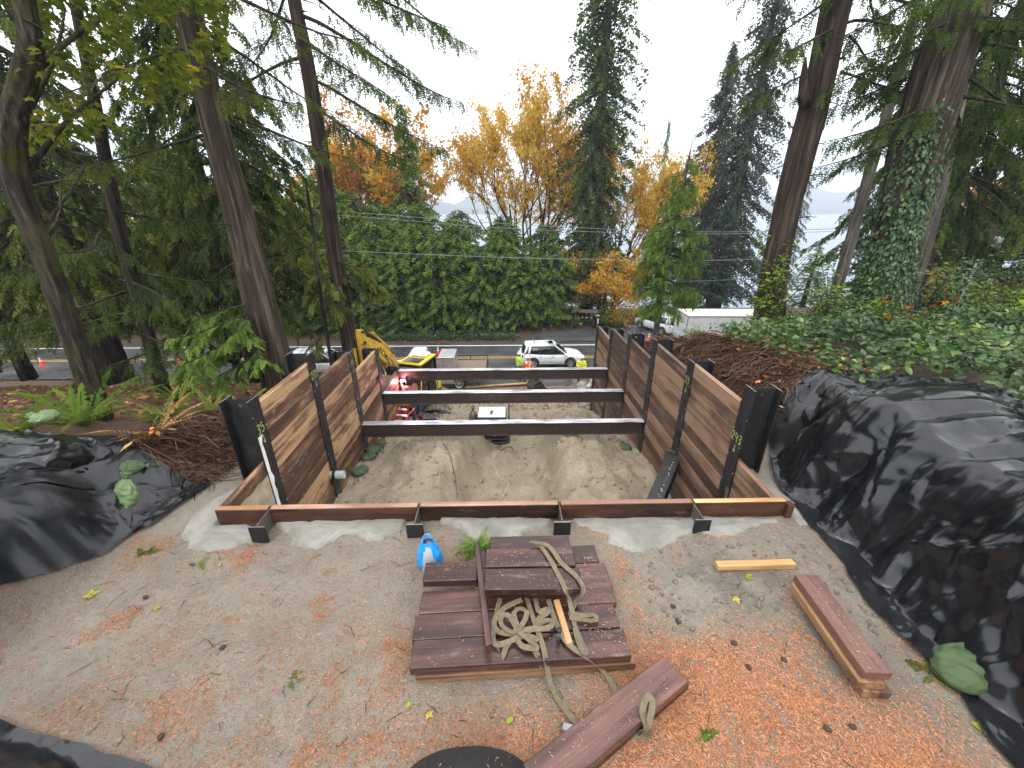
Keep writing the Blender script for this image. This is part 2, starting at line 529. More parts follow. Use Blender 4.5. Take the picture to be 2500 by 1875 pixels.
leaf('leaf_fern', [(0.0, (0.05, 0.09, 0.018)), (0.5, (0.12, 0.18, 0.030)), (1.0, (0.30, 0.26, 0.07))], trans=0.4)
leaf('leaf_litter', [(0.0, (0.060, 0.030, 0.018)), (0.4, (0.13, 0.065, 0.032)), (0.75, (0.27, 0.14, 0.055)), (1.0, (0.46, 0.32, 0.15))], 0.7, 0.1)
leaf('needle_litter', [(0.0, (0.19, 0.065, 0.034)), (0.35, (0.44, 0.175, 0.080)), (0.7, (0.62, 0.285, 0.145)), (1.0, (0.70, 0.43, 0.26))], 0.7, 0.12)
leaf('root_brown', [(0.0, (0.030, 0.016, 0.011)), (0.5, (0.085, 0.045, 0.030)), (1.0, (0.22, 0.14, 0.10))], 0.8, 0.0)

plain('paint_yellow', (0.62, 0.36, 0.035), 0.38, grime=(0.20, 0.14, 0.07))
plain('paint_yellow_bright', (0.72, 0.55, 0.02), 0.35)
plain('paint_white', (0.72, 0.74, 0.75), 0.22, var=0.05)
plain('paint_truck', (0.60, 0.62, 0.63), 0.5, var=0.08, grime=(0.42, 0.41, 0.38))
plain('truck_roof', (0.72, 0.68, 0.58), 0.5, var=0.1, grime=(0.5, 0.45, 0.36))
plain('black_plastic', (0.014, 0.014, 0.015), 0.45)
plain('dark_grey', (0.05, 0.05, 0.052), 0.5)
plain('rubber', (0.018, 0.018, 0.018), 0.8)
plain('aluminium', (0.60, 0.61, 0.63), 0.32, 0.8)
plain('rim_grey', (0.40, 0.41, 0.42), 0.35, 0.7)
plain('chrome', (0.7, 0.7, 0.7), 0.12, 1.0)
plain('red_plastic', (0.52, 0.022, 0.018), 0.4)
plain('cone_red', (0.75, 0.060, 0.022), 0.5)
plain('reflective_white', (0.75, 0.75, 0.76), 0.4)
plain('hivis_green', (0.42, 0.72, 0.035), 0.7, scale=9)
plain('hivis_orange', (0.85, 0.15, 0.015), 0.7, scale=9)
plain('hivis_yellow', (0.70, 0.72, 0.02), 0.7, scale=9)
plain('tape_silver', (0.62, 0.62, 0.6), 0.4)
plain('trousers', (0.055, 0.050, 0.048), 0.9, scale=9)
plain('denim', (0.05, 0.075, 0.13), 0.9, scale=9)
plain('boots', (0.05, 0.032, 0.02), 0.7)
plain('skin', (0.45, 0.27, 0.19), 0.5)
plain('hair', (0.03, 0.02, 0.014), 0.7)
plain('hat_white', (0.78, 0.78, 0.76), 0.3)
plain('welder_jacket', (0.30, 0.10, 0.09), 0.8)
plain('weld_hood', (0.03, 0.018, 0.03), 0.3)
plain('sandbag_green', (0.055, 0.085, 0.035), 0.75, scale=14, var=0.25)
plain('sandbag_light', (0.105, 0.155, 0.062), 0.6, scale=14, var=0.2)
plain('sling', (0.135, 0.108, 0.066), 0.85, scale=25, var=0.3)
plain('blue_film', (0.012, 0.24, 0.62), 0.25)
plain('stone_grey', (0.22, 0.23, 0.20), 0.8, scale=5, var=0.3)
plain('stone_pale', (0.45, 0.44, 0.40), 0.8, scale=5, var=0.2)
plain('pipe_grey', (0.34, 0.40, 0.36), 0.5)
plain('mark_yellow', (0.40, 0.43, 0.12), 0.7)
plain('mark_white', (0.75, 0.74, 0.70), 0.8)
plain('mark_pink', (0.85, 0.08, 0.22), 0.6)
plain('mark_orange', (0.72, 0.20, 0.06), 0.7)
plain('weld_blue', (0.03, 0.07, 0.15), 0.4)
plain('deck_wood', (0.21, 0.155, 0.125), 0.7, scale=4, var=0.2)
plain('wire', (0.20, 0.21, 0.21), 0.5)
plain('cable_dark', (0.05, 0.045, 0.04), 0.6)
plain('cable_tan', (0.30, 0.25, 0.19), 0.7)
plain('pole_wood', (0.085, 0.060, 0.046), 0.9, scale=8, var=0.3)
plain('lamp_red', (0.45, 0.015, 0.012), 0.2)
plain('lamp_clear', (0.6, 0.62, 0.64), 0.1)
plain('roofing', (0.11, 0.085, 0.07), 0.9, scale=8, var=0.3)
plain('ply_cone', (0.045, 0.028, 0.018), 0.85, scale=10)

k = NT('car_glass', 0.06, 0.6); k.color((0.010, 0.012, 0.013))
k = NT('clear_film', 0.15, 0.5); k.color((0.72, 0.78, 0.82)); k.b.inputs['Transmission Weight'].default_value = 0.55
k.b.inputs['IOR'].default_value = 1.15
k = NT('arc_light', 0.5); k.b.inputs['Emission Color'].default_value = (1.0, 0.55, 0.62, 1); k.b.inputs['Emission Strength'].default_value = 30
k = NT('lake_water', 0.34, 0.5); k.color((0.10, 0.14, 0.18)); n = k.noise(k.coord('Object', (0.05, 0.25, 1)), 1.0, 5); k.bump(n, 0.04, 0.1)
k = NT('hill_green', 0.95, 0.1); n = k.noise(k.coord('Object'), 0.012, 8, 0.65); k.color(k.mix(k.gray(n, 0.35, 0.65), (0.012, 0.020, 0.014), (0.035, 0.045, 0.026)))
M = MATS
plain('grout_tan', (0.42, 0.34, 0.24), 0.85, scale=7, var=0.25)
plain('mud_grey', (0.13, 0.118, 0.10), 0.6, scale=20, var=0.25)
plain('clod_sand', (0.24, 0.198, 0.142), 0.9, scale=7, var=0.2)
plain('cover_cloth', (0.012, 0.012, 0.014), 0.75, scale=12)
wood('board_brown', (0.05, 0.024, 0.015), (0.14, 0.068, 0.036), (0.30, 0.17, 0.085), 0.5, 0.55, None, spread=0.2)
steel('bucket_steel', (0.022, 0.017, 0.014), (0.06, 0.035, 0.022), 0.5, 0.6, 0.0)
# ------------------------------------------------------------------ terrain
def natural(x, y):
    zr = np.interp(y, [-6, 0, 4, 7, 10, 12, 15, 20, 24, 26], [2.0, 1.75, 1.48, 1.15, 0.66, 0.05, -1.25, -3.9, -6.2, -6.84]) + 0.055 * np.clip(x - 5.5, 0, 14) * sstep(y, 26, 14)
    zl = np.interp(y, [-6, 0, 4, 5.5, 7, 9, 12, 16, 20, 24.3, 26], [1.8, 1.6, 1.05, 0.68, 0.2, -0.5, -1.7, -3.2, -4.9, -6.7, -6.84])
    t = sstep(x, -4, 4)
    z = zl * (1 - t) + zr * t
    far = np.interp(y, [26, 33.6, 36, 48, 66, 90, 200], [-6.84, -6.84, -6.75, -7.2, -12.5, -17, -24])
    return np.where(y > 26, far, z)

def ledge(x, y):
    z = np.interp(y, [-6, 4.5, 6, 9, 12, 15, 20, 23, 26], [0, 0, -0.12, -0.5, -1.1, -2.4, -5.2, -6.25, -6.84])
    return np.where(y > 26, natural(x, y), z)

def pit_floor(x, y):
    z = np.interp(y, [4, 7, 8.5, 10.3, 12, 14, 16, 18, 20, 21.5, 23, 26], [-2.5, -2.6, -2.62, -2.68, -3.2, -3.85, -4.4, -4.95, -5.5, -5.9, -6.3, -6.84])
    xc = 0.08 + 0.12 * np.sin(y * 0.8)
    a = np.abs(x - xc) + 0.25 * fbm(y * 0.7, x * 0.3, 2)
    fade = sstep(y, 13.2, 10.6)
    berm = sstep(a, 0.6, 1.45) * np.interp(y, [8, 10], [0.92, 0.66]) - 0.42 * sstep(a, 1.8, 3.2)
    z = z + berm * fade
    z = z + 0.16 * np.exp(-((x - 1.9) ** 2 / 0.5 + (y - 12.3) ** 2 / 1.2)) + 0.25 * np.exp(-((x - 2.9) ** 2 / 0.4 + (y - 13.4) ** 2 / 0.8))
    return z

_pg = np.random.default_rng(77)
PRINTS = [(_pg.uniform(-4.2, 3.6), _pg.uniform(1.5, 3.9), _pg.uniform(0, 3.14)) for _ in range(70)]
def prints(x, y):
    """boot prints pressed into the terrace"""
    z = np.zeros_like(x)
    m = (np.abs(x) < 5) & (y < 4.1) & (y > 1.0)
    if not np.any(m): return z
    xs_, ys_ = x[m], y[m]; acc = np.zeros_like(xs_)
    for px_, py_, a_ in PRINTS:
        dx, dy = xs_ - px_, ys_ - py_
        near = np.abs(dx) + np.abs(dy) < 0.5
        u = dx * math.cos(a_) + dy * math.sin(a_); v = -dx * math.sin(a_) + dy * math.cos(a_)
        r = np.sqrt((u / 0.145) ** 2 + (v / (0.050 + 0.012 * np.clip(u, -0.1, 0.1) / 0.1)) ** 2)
        acc += near * (-0.016 * sstep(r, 1.15, 0.8) + 0.007 * np.exp(-((r - 1.3) / 0.2) ** 2))
    z[m] = acc
    return z

def ground(x, y, detail=True):
    x = np.asarray(x, float); y = np.asarray(y, float)
    nat, led, pit = natural(x, y), ledge(x, y), pit_floor(x, y)
    wob = 0.30 * fbm(x * 0.5 + 3, y * 0.7, 3)
    tr = sstep(x + wob, 4.35, 5.35); tl = sstep(-x + wob, 4.5, 5.5)
    t = np.maximum(tr, tl)
    z = led * (1 - t) + nat * t
    inside = (np.abs(x) <= 3.7201) & (y >= 4.205) & (y < 25.9)
    yend = np.where(x < 0, 13.05, 14.95)
    openend = sstep(y, yend, yend + 0.9)
    mixw = np.where(x < 0, sstep(-x, 5.9, 7.6), sstep(x, 3.9, 5.0))
    z_end = pit * (1 - mixw) + z * mixw
    z = np.where(inside, pit, np.where(y > yend, z * (1 - openend) + np.minimum(z, z_end) * openend, z))
    if detail:
        lump = np.abs(fbm(x * 1.7, y * 1.7, 4, 0.55))
        cl = fbm(x * 3.1 + 5, y * 3.1, 3)
        ridg = 1 - np.abs(fbm(x * 2.6 + 9 + 0.8 * fbm(x, y, 2), y * 1.3, 3))
        near = (y < 26)
        pf = inside * sstep(y, 22.5, 18.5)
        amp = 0.17 * pf
        z = z + amp * lump + pf * (0.06 * cl + 0.09 * ridg + 0.06 * np.abs(fbm(x * 4.3 + 20, y * 4.3, 2)) + 0.05 * fbm(x * 5.5, y * 2.0 + 40, 2))
        fl_ = pf * np.exp(-((np.abs(x - 0.1) - 1.15) / 0.6) ** 2) * sstep(y, 13, 10.5)
        z = z + fl_ * (0.07 * fbm(x * 7 + 1.4 * y, y * 0.9 + 3, 3) + 0.03 * np.abs(((x * 1.2 + y * 0.9) * 3.1) % 1 - 0.5))
        ter = (~inside) & (np.abs(x) < 4.6) & (y < 14.9)
        z = z + np.where(ter, 0.034 * fbm(x * 1.3, y * 1.3, 4) + 0.012 * cl + prints(x, y) - 0.016 * np.abs(fbm(x * 4.7 + 2, y * 4.7, 3)) * sstep(fbm(x * 0.9 + 7, y * 0.9, 2), -0.15, 0.25), 0)
        bank = (~inside) & (np.abs(x) >= 4.6) & near
        z = z + np.where(bank, (0.24 * fbm(x * 1.1, y * 1.1, 5, 0.62)) * sstep(np.abs(x), 4.6, 5.2) * sstep(y, 25.5, 22), 0)
        z = z + np.where((y > 14.9) & (y < 25) & (np.abs(x) < 4.6), 0.05 * fbm(x, y, 4) * sstep(y, 23.5, 20), 0)
    return z

def lines(segs):
    out = []
    for a, b, s in segs:
        out += list(np.arange(a, b - 1e-6, s))
    return np.array(out)
gx = lines([(-90, -30, 5), (-30, -12, 1.0), (-12, -6.4, 0.25), (-6.4, 6.4, 0.066), (6.4, 14, 0.25), (14, 32, 1.0), (32, 95, 5)])
gx = np.array(sorted(set(np.round(np.concatenate([gx[(np.abs(np.abs(gx) - 3.735) > 0.04)], [-3.75, -3.72, 3.72, 3.75]]), 4))))
gy = lines([(-6, 0.6, 0.5), (0.6, 1.2, 0.1), (1.2, 4.19, 0.042), (4.22, 15.5, 0.08), (15.5, 26, 0.16), (26, 48, 0.8), (48, 220, 6)])
gy = np.array(sorted(set(np.round(np.concatenate([gy, [4.19, 4.22]]), 4))))
GX, GY = np.meshgrid(gx, gy, indexing='ij')
GZ = ground(GX, GY)
V = np.stack([GX, GY, GZ], -1).reshape(-1, 3)
me = mesh_data('ground', V, grid_faces(len(gx), len(gy)), M['soil'], True)
xx, yy = V[:, 0], V[:, 1]
ins = (np.abs(xx) <= 3.73) & (yy >= 4.2)
C = np.zeros((len(V), 3))
ter_c = np.array([0.258, 0.235, 0.196]); pit_c = np.array([0.36, 0.305, 0.225]); bank_c = np.array([0.085, 0.052, 0.037])
for_c = np.array([0.105, 0.060, 0.037]); cut_c = np.array([0.23, 0.165, 0.115]); far_c = np.array([0.09, 0.06, 0.04])
tw = np.maximum(sstep(xx, 4.3, 5.2), sstep(-xx, 4.45, 5.3))[:, None]
C[:] = ter_c
mixn = (0.5 + 0.5 * fbm(xx * 1.1, yy * 1.1, 4))[:, None]
C = C * (1 - 0.10 * mixn)
# wet churned clay by the right-hand spoil, a little greyer
wet = (np.exp(-(((xx - 2.6) / 0.9) ** 2 + ((yy - 3.2) / 0.5) ** 2)) * (0.5 + 0.5 * np.sign(fbm(xx * 4, yy * 4, 3))))[:, None]
C = C * (1 - 0.30 * wet)
yb = sstep(yy, 5.0, 7.0)[:, None]
C = C * (1 - yb) + cut_c * yb
bankw = tw * (1 - sstep(np.abs(xx), 5.6, 7.0))[:, None]
for_c = np.where((xx > 0)[:, None], np.array([0.055, 0.040, 0.026]), for_c)
C = C * (1 - tw) + for_c * tw
C = C * (1 - bankw) + bank_c * bankw
C[ins] = pit_c * (1 - 0.12 * mixn[ins])
lowr = sstep(yy, 15, 21)[:, None] * (np.abs(xx) < 5)[:, None]
C = C * (1 - lowr) + np.array([0.20, 0.155, 0.115]) * lowr
farw = sstep(yy, 24.5, 25.5)[:, None]
C = C * (1 - farw) + far_c * farw
set_attr(me, 'soil', C, 'FLOAT_COLOR')
tag(obj('ground', me), kind='structure')

def gz(x, y):
    return float(ground(np.array([x]), np.array([y]))[0])

# ------------------------------------------------------------------ road, driveway, painted lines
def road_z(y):
    return np.interp(y, [21.4, 23, 26, 33.4], [-5.93, -6.26, -6.79, -6.80])
def sheet(name, xs, ys, zf, mat, skip=None, kind='structure'):
    X, Y = np.meshgrid(xs, ys, indexing='ij')
    v = np.stack([X, Y, zf(X, Y)], -1).reshape(-1, 3)
    f = grid_faces(len(xs), len(ys))
    if skip is not None:
        c = v[f].mean(1)
        f = f[~skip(c[:, 0], c[:, 1])]
    return tag(mk(name, (v, f), M[mat]), kind=kind)
xs = np.concatenate([np.arange(-90, -14, 4.0), np.arange(-14, 7, 0.5), np.arange(7, 95, 4.0)])
ys = np.concatenate([np.arange(21.4, 25.6, 0.35), [25.6, 26.5, 28, 30, 32, 33.3]])
def road_edge(x, y):
    e = 25.5 + 0.2 * fbm(x * 0.5, y, 2) - 3.6 * sstep(x, -13, -10) * sstep(x, 6.0, 3.5) + 0.5 * fbm(x * 1.1 + 4, y * 1.1, 3) * (np.abs(x + 3) < 9)
    return y < e
sheet('road', xs, ys, lambda X, Y: road_z(Y) + 0.0 * X, 'asphalt', road_edge)
sheet('driveway', np.arange(2.0, 24, 0.5), np.arange(33.32, 40.0, 0.4), lambda X, Y: -6.74 + 0.004 * (Y - 33) + 0 * X, 'asphalt',
      lambda x, y: (y > np.interp(x, [2, 4, 9, 12, 20, 24], [34.5, 36.6, 37.4, 38.4, 39.6, 39.8]) + 0.35 * fbm(x, y, 2)))
def stripe(name, x0, x1, y, w, mat, dz=0.006):
    n = max(2, int((x1 - x0) / 2))
    sheet(name, np.linspace(x0, x1, n), np.array([y - w / 2, y + w / 2]), lambda X, Y: road_z(Y) + dz + 0 * X, mat)
stripe('road_line', -90, 90, 32.5, 0.16, 'road_paint_white')
stripe('road_line', -90, -11.0, 26.0, 0.16, 'road_paint_white')
stripe('road_line', -90, 90, 29.32, 0.11, 'road_paint_yellow')
stripe('road_line', -90, 90, 29.62, 0.11, 'road_paint_yellow')

# ------------------------------------------------------------------ lake and far hills
xs = np.linspace(-3500, 4500, 16); ys = np.array([62, 120, 300, 700, 1400, 2600.])
sheet('lake', xs, ys, lambda X, Y: -13.5 + 0 * X, 'lake_water')
def hill_mesh(name, y0, depth, top, seed, x0=-3000, x1=4200):
    hx = np.linspace(x0, x1, 140); hy = np.linspace(0, 1, 9)
    X, T = np.meshgrid(hx, hy, indexing='ij')
    prof = top * (0.55 + 0.45 * fbm(hx / 450 + seed, hx * 0 + seed, 4) + 0.25 * fbm(hx / 130 + seed, hx * 0 + 3 * seed, 3))
    prof = np.clip(prof, 12, None)[:, None]
    Z = -15 + prof * np.sin(np.pi * np.clip(T, 0, 1)) ** 0.8 + 6 * fbm(X / 90, T * 9 + seed, 3) * np.sin(np.pi * T)
    v = np.stack([X, y0 + T * depth + 40 * fbm(X / 250, T, 2), Z], -1).reshape(-1, 3)
    tag(mk(name, (v, grid_faces(len(hx), len(hy))), M['hill_green'], smooth=True), kind='structure')
hill_mesh('hills', 1950, 300, 62, 2.3)
hill_mesh('hills', 2250, 400, 170, 6.1)
# ------------------------------------------------------------------ steel soldier piles, lagging boards, struts
WX = 3.60                      # inner flange face
FW, WD, FT = 0.27, 0.40, 0.018 # flange width, section depth, flange thickness
PY = [5.25, 7.12, 9.02, 10.92, 12.85, 14.78]
TOPR = [1.37, 1.10, 0.95, 0.53, 0.12, -0.33]
TOPL = [1.27, 1.31, 0.70, 0.15, -1.15]

STROKES = {'2': [(0, .75), (.15, .95), (.4, .95), (.5, .75), (.35, .45), (.05, .05), (.2, .1), (.55, .02)], '3': [(.05, .92), (.35, 1.0), (.5, .8), (.2, .55), (.5, .4), (.4, .1), (.05, .05)], '4': [(.15, 1.0), (.05, .55), (.5, .5), (.42, .9), (.45, .0)], '5': [(.5, .97), (.15, .95), (.1, .6), (.4, .62), (.5, .3), (.3, .03), (.02, .1)]}
def number_mark(text, mat, parent, loc, rot, size):
    """hand-chalked figures as thin raised strokes"""
    parts, w = [], 0.05 * size
    for i, ch in enumerate(text):
        p = smooth_path([(x * size * 0.8 + (i - len(text) / 2) * size * 0.62 + random.uniform(-.02, .02) * size, y * size + random.uniform(-.03, .03) * size, 0) for x, y in STROKES[ch]], 4)
        T = unit(np.gradient(p, axis=0)); sd = np.stack([-T[:, 1], T[:, 0], T[:, 2] * 0], -1)
        parts.append(([tuple(q) for q in np.concatenate([p + sd * w, p - sd * w])], [(k, k + 1, len(p) + k + 1, len(p) + k) for k in range(len(p) - 1)]))
    return mk('painted_number', join(*parts), M[mat], parent, loc=loc, rot=rot)

def pile_web(top, depth_bottom, t=0.014):
    """web plate in local XZ with the lifting hole near its top"""
    x0, x1 = FT, WD - FT
    cx, cz, r = 0.5 * (x0 + x1), top - 0.10, 0.032
    ang = [math.pi / 8 + i * math.pi / 4 for i in range(8)]
    ring = [(cx + r * math.cos(a), cz + r * math.sin(a)) for a in ang]
    outer = [(x1, cz + 0.04), (cx + 0.04, top), (cx - 0.04, top), (x0, cz + 0.04), (x0, cz - 0.06), (cx - 0.04, cz - 0.1), (cx + 0.04, cz - 0.1), (x1, cz - 0.06)]
    V, F = [], []
    for s in (-t / 2, t / 2):
        V += [(p[0], s, p[1]) for p in ring] + [(p[0], s, p[1]) for p in outer] + [(x0, s, top), (x1, s, top), (x0, s, depth_bottom), (x1, s, depth_bottom)]
    n = 20
    for k, o in ((0, 0), (1, n)):
        fs = [(o + i, o + (i + 1) % 8, o + 8 + (i + 1) % 8, o + 8 + i) for i in range(8)]
        fs += [(o + 8, o + 9, o + 17), (o + 10, o + 11, o + 16), (o + 12, o + 13, o + 18), (o + 13, o + 14, o + 19, o + 18), (o + 14, o + 15, o + 19)]
        F += fs if k else [f[::-1] for f in fs]
    F += [(i, (i + 1) % 8, n + (i + 1) % 8, n + i) for i in range(8)]
    F += [(16, 10, n + 10, n + 16), (10, 9, n + 9, n + 10), (9, 17, n + 17, n + 9), (17, 8, n + 8, n + 17)]
    return V, F

def make_pile(side, y, top, label, mat='steel_black', num=None, numz=None, patch=None, muddy=False, bottom=-5.0):
    e = empty('steel_pile', (side * WX, y, 0), 0 if side > 0 else math.pi)
    tag(e, label, 'steel pile', 'soldier piles of the side walls')
    bot = bottom
    fm = 'steel_muddy' if muddy else mat
    mk('inner_flange', box(0, FT, -FW / 2, FW / 2, bot, top, 0.002), M[fm], e)
    mk('outer_flange', box(WD - FT, WD, -FW / 2, FW / 2, bot, top, 0.002), M['steel_black'], e)
    mk('web', pile_web(top - 0.001, bot), M['steel_black'], e)
    mk('cut_edge', join(box(0.002, FT - 0.002, -FW / 2 + 0.003, FW / 2 - 0.003, top, top + 0.003), box(WD - FT + 0.002, WD - 0.002, -FW / 2 + 0.003, FW / 2 - 0.003, top, top + 0.003)), M['steel_shiny'], e)
    # nail heads holding the boards, along the flange edges
    zs = np.arange(top - 0.25, -2.2, -0.235)
    heads = []
    for i, z in enumerate(zs):
        s = -1 if i % 2 else 1
        heads.append(box(-0.012, 0, s * (FW / 2 - 0.012) - 0.006, s * (FW / 2 - 0.012) + 0.006, z - 0.006, z + 0.006))
    mk('clip_nails', join(*heads), M['aluminium'], e)['kind'] = 'stuff'
    rot = (R(90), 0, R(-90)) if side > 0 else (R(90), 0, R(-90))
    if num:
        number_mark(num, 'mark_yellow', e, (-0.0035, 0, numz), rot, 0.15)
        ar = join(box(-0.004, -0.0012, -0.005, 0.005, numz - 0.17, numz - 0.05), xf(box(-0.004, -0.0012, -0.005, 0.005, 0, 0.05), (0, 0, numz - 0.175), (R(35), 0, 0)), xf(box(-0.0045, -0.0017, -0.005, 0.005, 0, 0.05), (0, 0, numz - 0.175), (R(-35), 0, 0)))
        mk('painted_arrow', ar, M['mark_yellow'], e)
    if patch:
        z0, z1, mat2 = patch
        n = 14
        zz = np.linspace(z0, z1, n)
        v, f = [], []
        for i, z in enumerate(zz):
            w = 0.04 + 0.10 * abs(float(fbm(np.array([z * 6.0 + y]), np.array([3.3]), 3)[0])) + 0.03 * (i % 2)
            c0 = -FW / 2 + 0.004 if side > 0 else FW / 2 - 0.004
            sg = 1 if side > 0 else -1
            v += [(-0.004, c0, z), (-0.004, c0 + sg * w, z)]
        f = [(2 * i, 2 * i + 2, 2 * i + 3, 2 * i + 1) for i in range(n - 1)]
        mk('grout_smear', (v, f), M[mat2], e)
    return e

ordw = ['first', 'second', 'third', 'fourth', 'fifth', 'sixth']
numsR = [('243', 0.45), ('23', 0.62), (None, 0), (None, 0), (None, 0), (None, 0)]
for i, y in enumerate(PY):
    make_pile(1, y, TOPR[i], 'black steel H pile, %s from the front in the right-hand wall%s' % (ordw[i], ', marked %s' % numsR[i][0] if numsR[i][0] else ''), num=numsR[i][0], numz=numsR[i][1],
              patch=(-0.75, -0.35, 'steel_worn') if i == 0 else None, muddy=(i == 3))
numsL = [('35', 0.72), ('235', 0.82), ('35', 0.35), (None, 0), (None, 0)]
for i, y in enumerate(PY[:5]):
    make_pile(-1, y, TOPL[i], 'black steel H pile, %s from the front in the left-hand wall%s' % (ordw[i], ', marked %s' % numsL[i][0] if numsL[i][0] else ''), num=numsL[i][0], numz=numsL[i][1],
              patch=(-0.95, 0.70, 'mark_white') if i == 0 else None, muddy=(i in (2, 3)))

BH, BT = 0.236, 0.088
def board_mesh(name, length, mat, h=BH):
    return mesh_data(name, *box(-length / 2, length / 2, -BT / 2, BT / 2, -h + 0.003, -0.003, 0.005), mat)
bmeshes = {}
def lagging_bay(side, y0, y1, top, bottom, mat, label, group, first_mat=None):
    ln = round(y1 - y0 - 0.05, 3)
    yc = 0.5 * (y0 + y1)
    e = empty('lagging_panel', (side * (WX + FT + BT / 2 + 0.004), yc, bottom), R(90) * side)
    tag(e, label, 'lagging panel', group)
    n = int(math.ceil((top - bottom) / BH))
    key = (ln, mat)
    if key not in bmeshes: bmeshes[key] = board_mesh('board', ln, M[mat])
    for i in range(n):
        o = obj('board', bmeshes[key], e, (random.uniform(-0.008, 0.008), random.uniform(-0.006, 0.006), top - bottom - i * BH), (R(random.uniform(-0.4, 0.4)), 0, R(random.uniform(-0.15, 0.15))))
    return e
gr, gl = 'lagging bays of the right wall', 'lagging bays of the left wall'
topsR = [1.065, 0.63, 0.36, 0.14, -0.31]
topsR = [1.065, 0.86, 0.39, 0.15, -0.30]
for i in range(5):
    lagging_bay(1, PY[i], PY[i + 1], topsR[i], pit_floor(0, np.array(0.5 * (PY[i] + PY[i + 1]))).item() - 0.4, 'board_stained', 'red-brown lagging boards of the right wall, %s full bay from the front' % ordw[i], gr)
topsL = [1.14, 0.70, 0.10, -1.30]
for i in range(4):
    lagging_bay(-1, PY[i], PY[i + 1], topsL[i], pit_floor(0, np.array(0.5 * (PY[i] + PY[i + 1]))).item() - 0.4, 'board_patchy', 'patchy tan and brown lagging boards of the left wall, %s full bay from the front' % ordw[i], gl)
lagging_bay(1, 4.21, PY[0], 0.17, -3.0, 'board_stained', 'low brown lagging boards in the right front corner of the pit', gr)
ee = lagging_bay(-1, 4.21, PY[0], 0.235, -3.0, 'board_patchy', 'low lagging boards smeared with grout in the left front corner', gl)
# grout smear on the corner boards
v = []
for i in range(9):
    for j in range(9):
        v.append((-0.42 + i * 0.1 + random.uniform(-.02, .02), BT / 2 + 0.012 + random.uniform(-0.004, 0.0), 3.05 - j * 0.1 + random.uniform(-.02, .02)))
mk('grout_smear', (v, grid_faces(9, 9)), M['grout_tan'], ee, True)
# pale cap ends on the top boards of the right wall
# low front wall: boards between four piles standing in the terrace edge
FX = [-3.02, -1.11, 0.71, 2.47]
fe_x = [-3.70] + FX + [3.70]
for i in range(5):
    x0, x1 = fe_x[i] + (0.016 if i else 0), fe_x[i + 1] - (0.016 if i < 4 else 0)
    e = empty('lagging_panel', (0.5 * (x0 + x1), 4.15, -2.6))
    tag(e, 'dark wet timber lagging of the low front wall, %s' % ['short piece at the left corner', 'first long board from the left', 'middle board', 'second long board from the right corner', 'pale-topped piece at the right corner'][i], 'lagging panel', 'lagging of the front wall')
    me_b = board_mesh('board', x1 - x0, M['board_front'])
    top = [0.245, 0.25, 0.255, 0.25, 0.245][i]
    for q in range(11):
        obj('board', me_b, e, (0, random.uniform(-0.004, 0.004), 2.6 + top - q * BH))
    mk('top_edge', box(-(x1 - x0) / 2 + 0.006, (x1 - x0) / 2 - 0.006, -BT / 2 + 0.006, BT / 2 - 0.006, 2.6 + top - 0.004, 2.6 + top + 0.002), M['board_pale' if i in (0, 4) else 'end_grain'], e)
mk('corner_block', box(0, 0.09, 0, 0.10, 0, 2.82, 0.006), M['board_front'], None, loc=(3.705, 4.06, -2.6))
tag(bpy.data.objects['corner_block'], 'short dark post at the right end of the front wall', 'post')
for i, x in enumerate(FX):
    e = empty('front_pile', (x, 3.82, 0))
    tag(e, 'black steel pile of the front wall, %s' % ['leftmost of the four', 'behind the blue bag', 'above the stacked boards', 'rightmost of the four'][i], 'steel pile', 'front wall piles')
    mk('front_flange', box(-0.105, 0.105, 0, 0.016, -3, 0.22, 0.002), M['steel_black'], e)
    mk('web', box(-0.006, 0.006, 0.016, 0.385, -3, 0.235), M['steel_worn'], e)
    mk('rear_flange', box(-0.105, 0.105, 0.385, 0.401, -3, 0.20, 0.002), M['steel_black'], e)
    mk('cut_edge', box(-0.102, 0.102, 0.002, 0.014, 0.22, 0.2225), M['steel_shiny'], e)

# horizontal struts: I beams on their sides of travel across the pit
def strut(y, ztop, label, shine):
    e = empty('cross_strut', (0, y, ztop))
    tag(e, label, 'steel beam', 'cross struts over the pit')
    h, b, t = 0.36, 0.20, 0.017
    x0, x1 = -WX + 0.002, WX - 0.002
    mk('top_flange', box(x0, x1, -b / 2, b / 2, -t, 0, 0.003), M['strut_top_sheen'], e)
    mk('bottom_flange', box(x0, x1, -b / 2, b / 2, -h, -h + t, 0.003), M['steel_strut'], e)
    mk('web', box(x0, x1, -0.006, 0.006, -h + t, -t), M['steel_strut'], e)
    for s in (-1, 1):
        xa = s * (WX - 0.012)
        mk('end_plate', box(min(xa, xa - s * 0.012), max(xa, xa - s * 0.012), -b / 2 - 0.03, b / 2 + 0.03, -h - 0.03, -h + 0.0 - 0.0005), M['steel_worn'], e)
    return e
kk = NT('strut_top_sheen', 0.3, 0.5, 0.35)
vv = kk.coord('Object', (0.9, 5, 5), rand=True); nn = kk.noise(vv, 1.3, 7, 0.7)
kk.color(kk.mix(kk.gray(nn, 0.36, 0.58), (0.16, 0.145, 0.145), (0.62, 0.62, 0.66)))  # pale tones paint the sky's reflection onto the top flanges
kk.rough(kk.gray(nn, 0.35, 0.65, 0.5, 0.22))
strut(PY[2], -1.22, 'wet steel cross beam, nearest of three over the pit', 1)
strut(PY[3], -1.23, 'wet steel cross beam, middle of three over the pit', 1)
strut(PY[4], -1.27, 'wet steel cross beam, farthest of three beside the welder', 1)
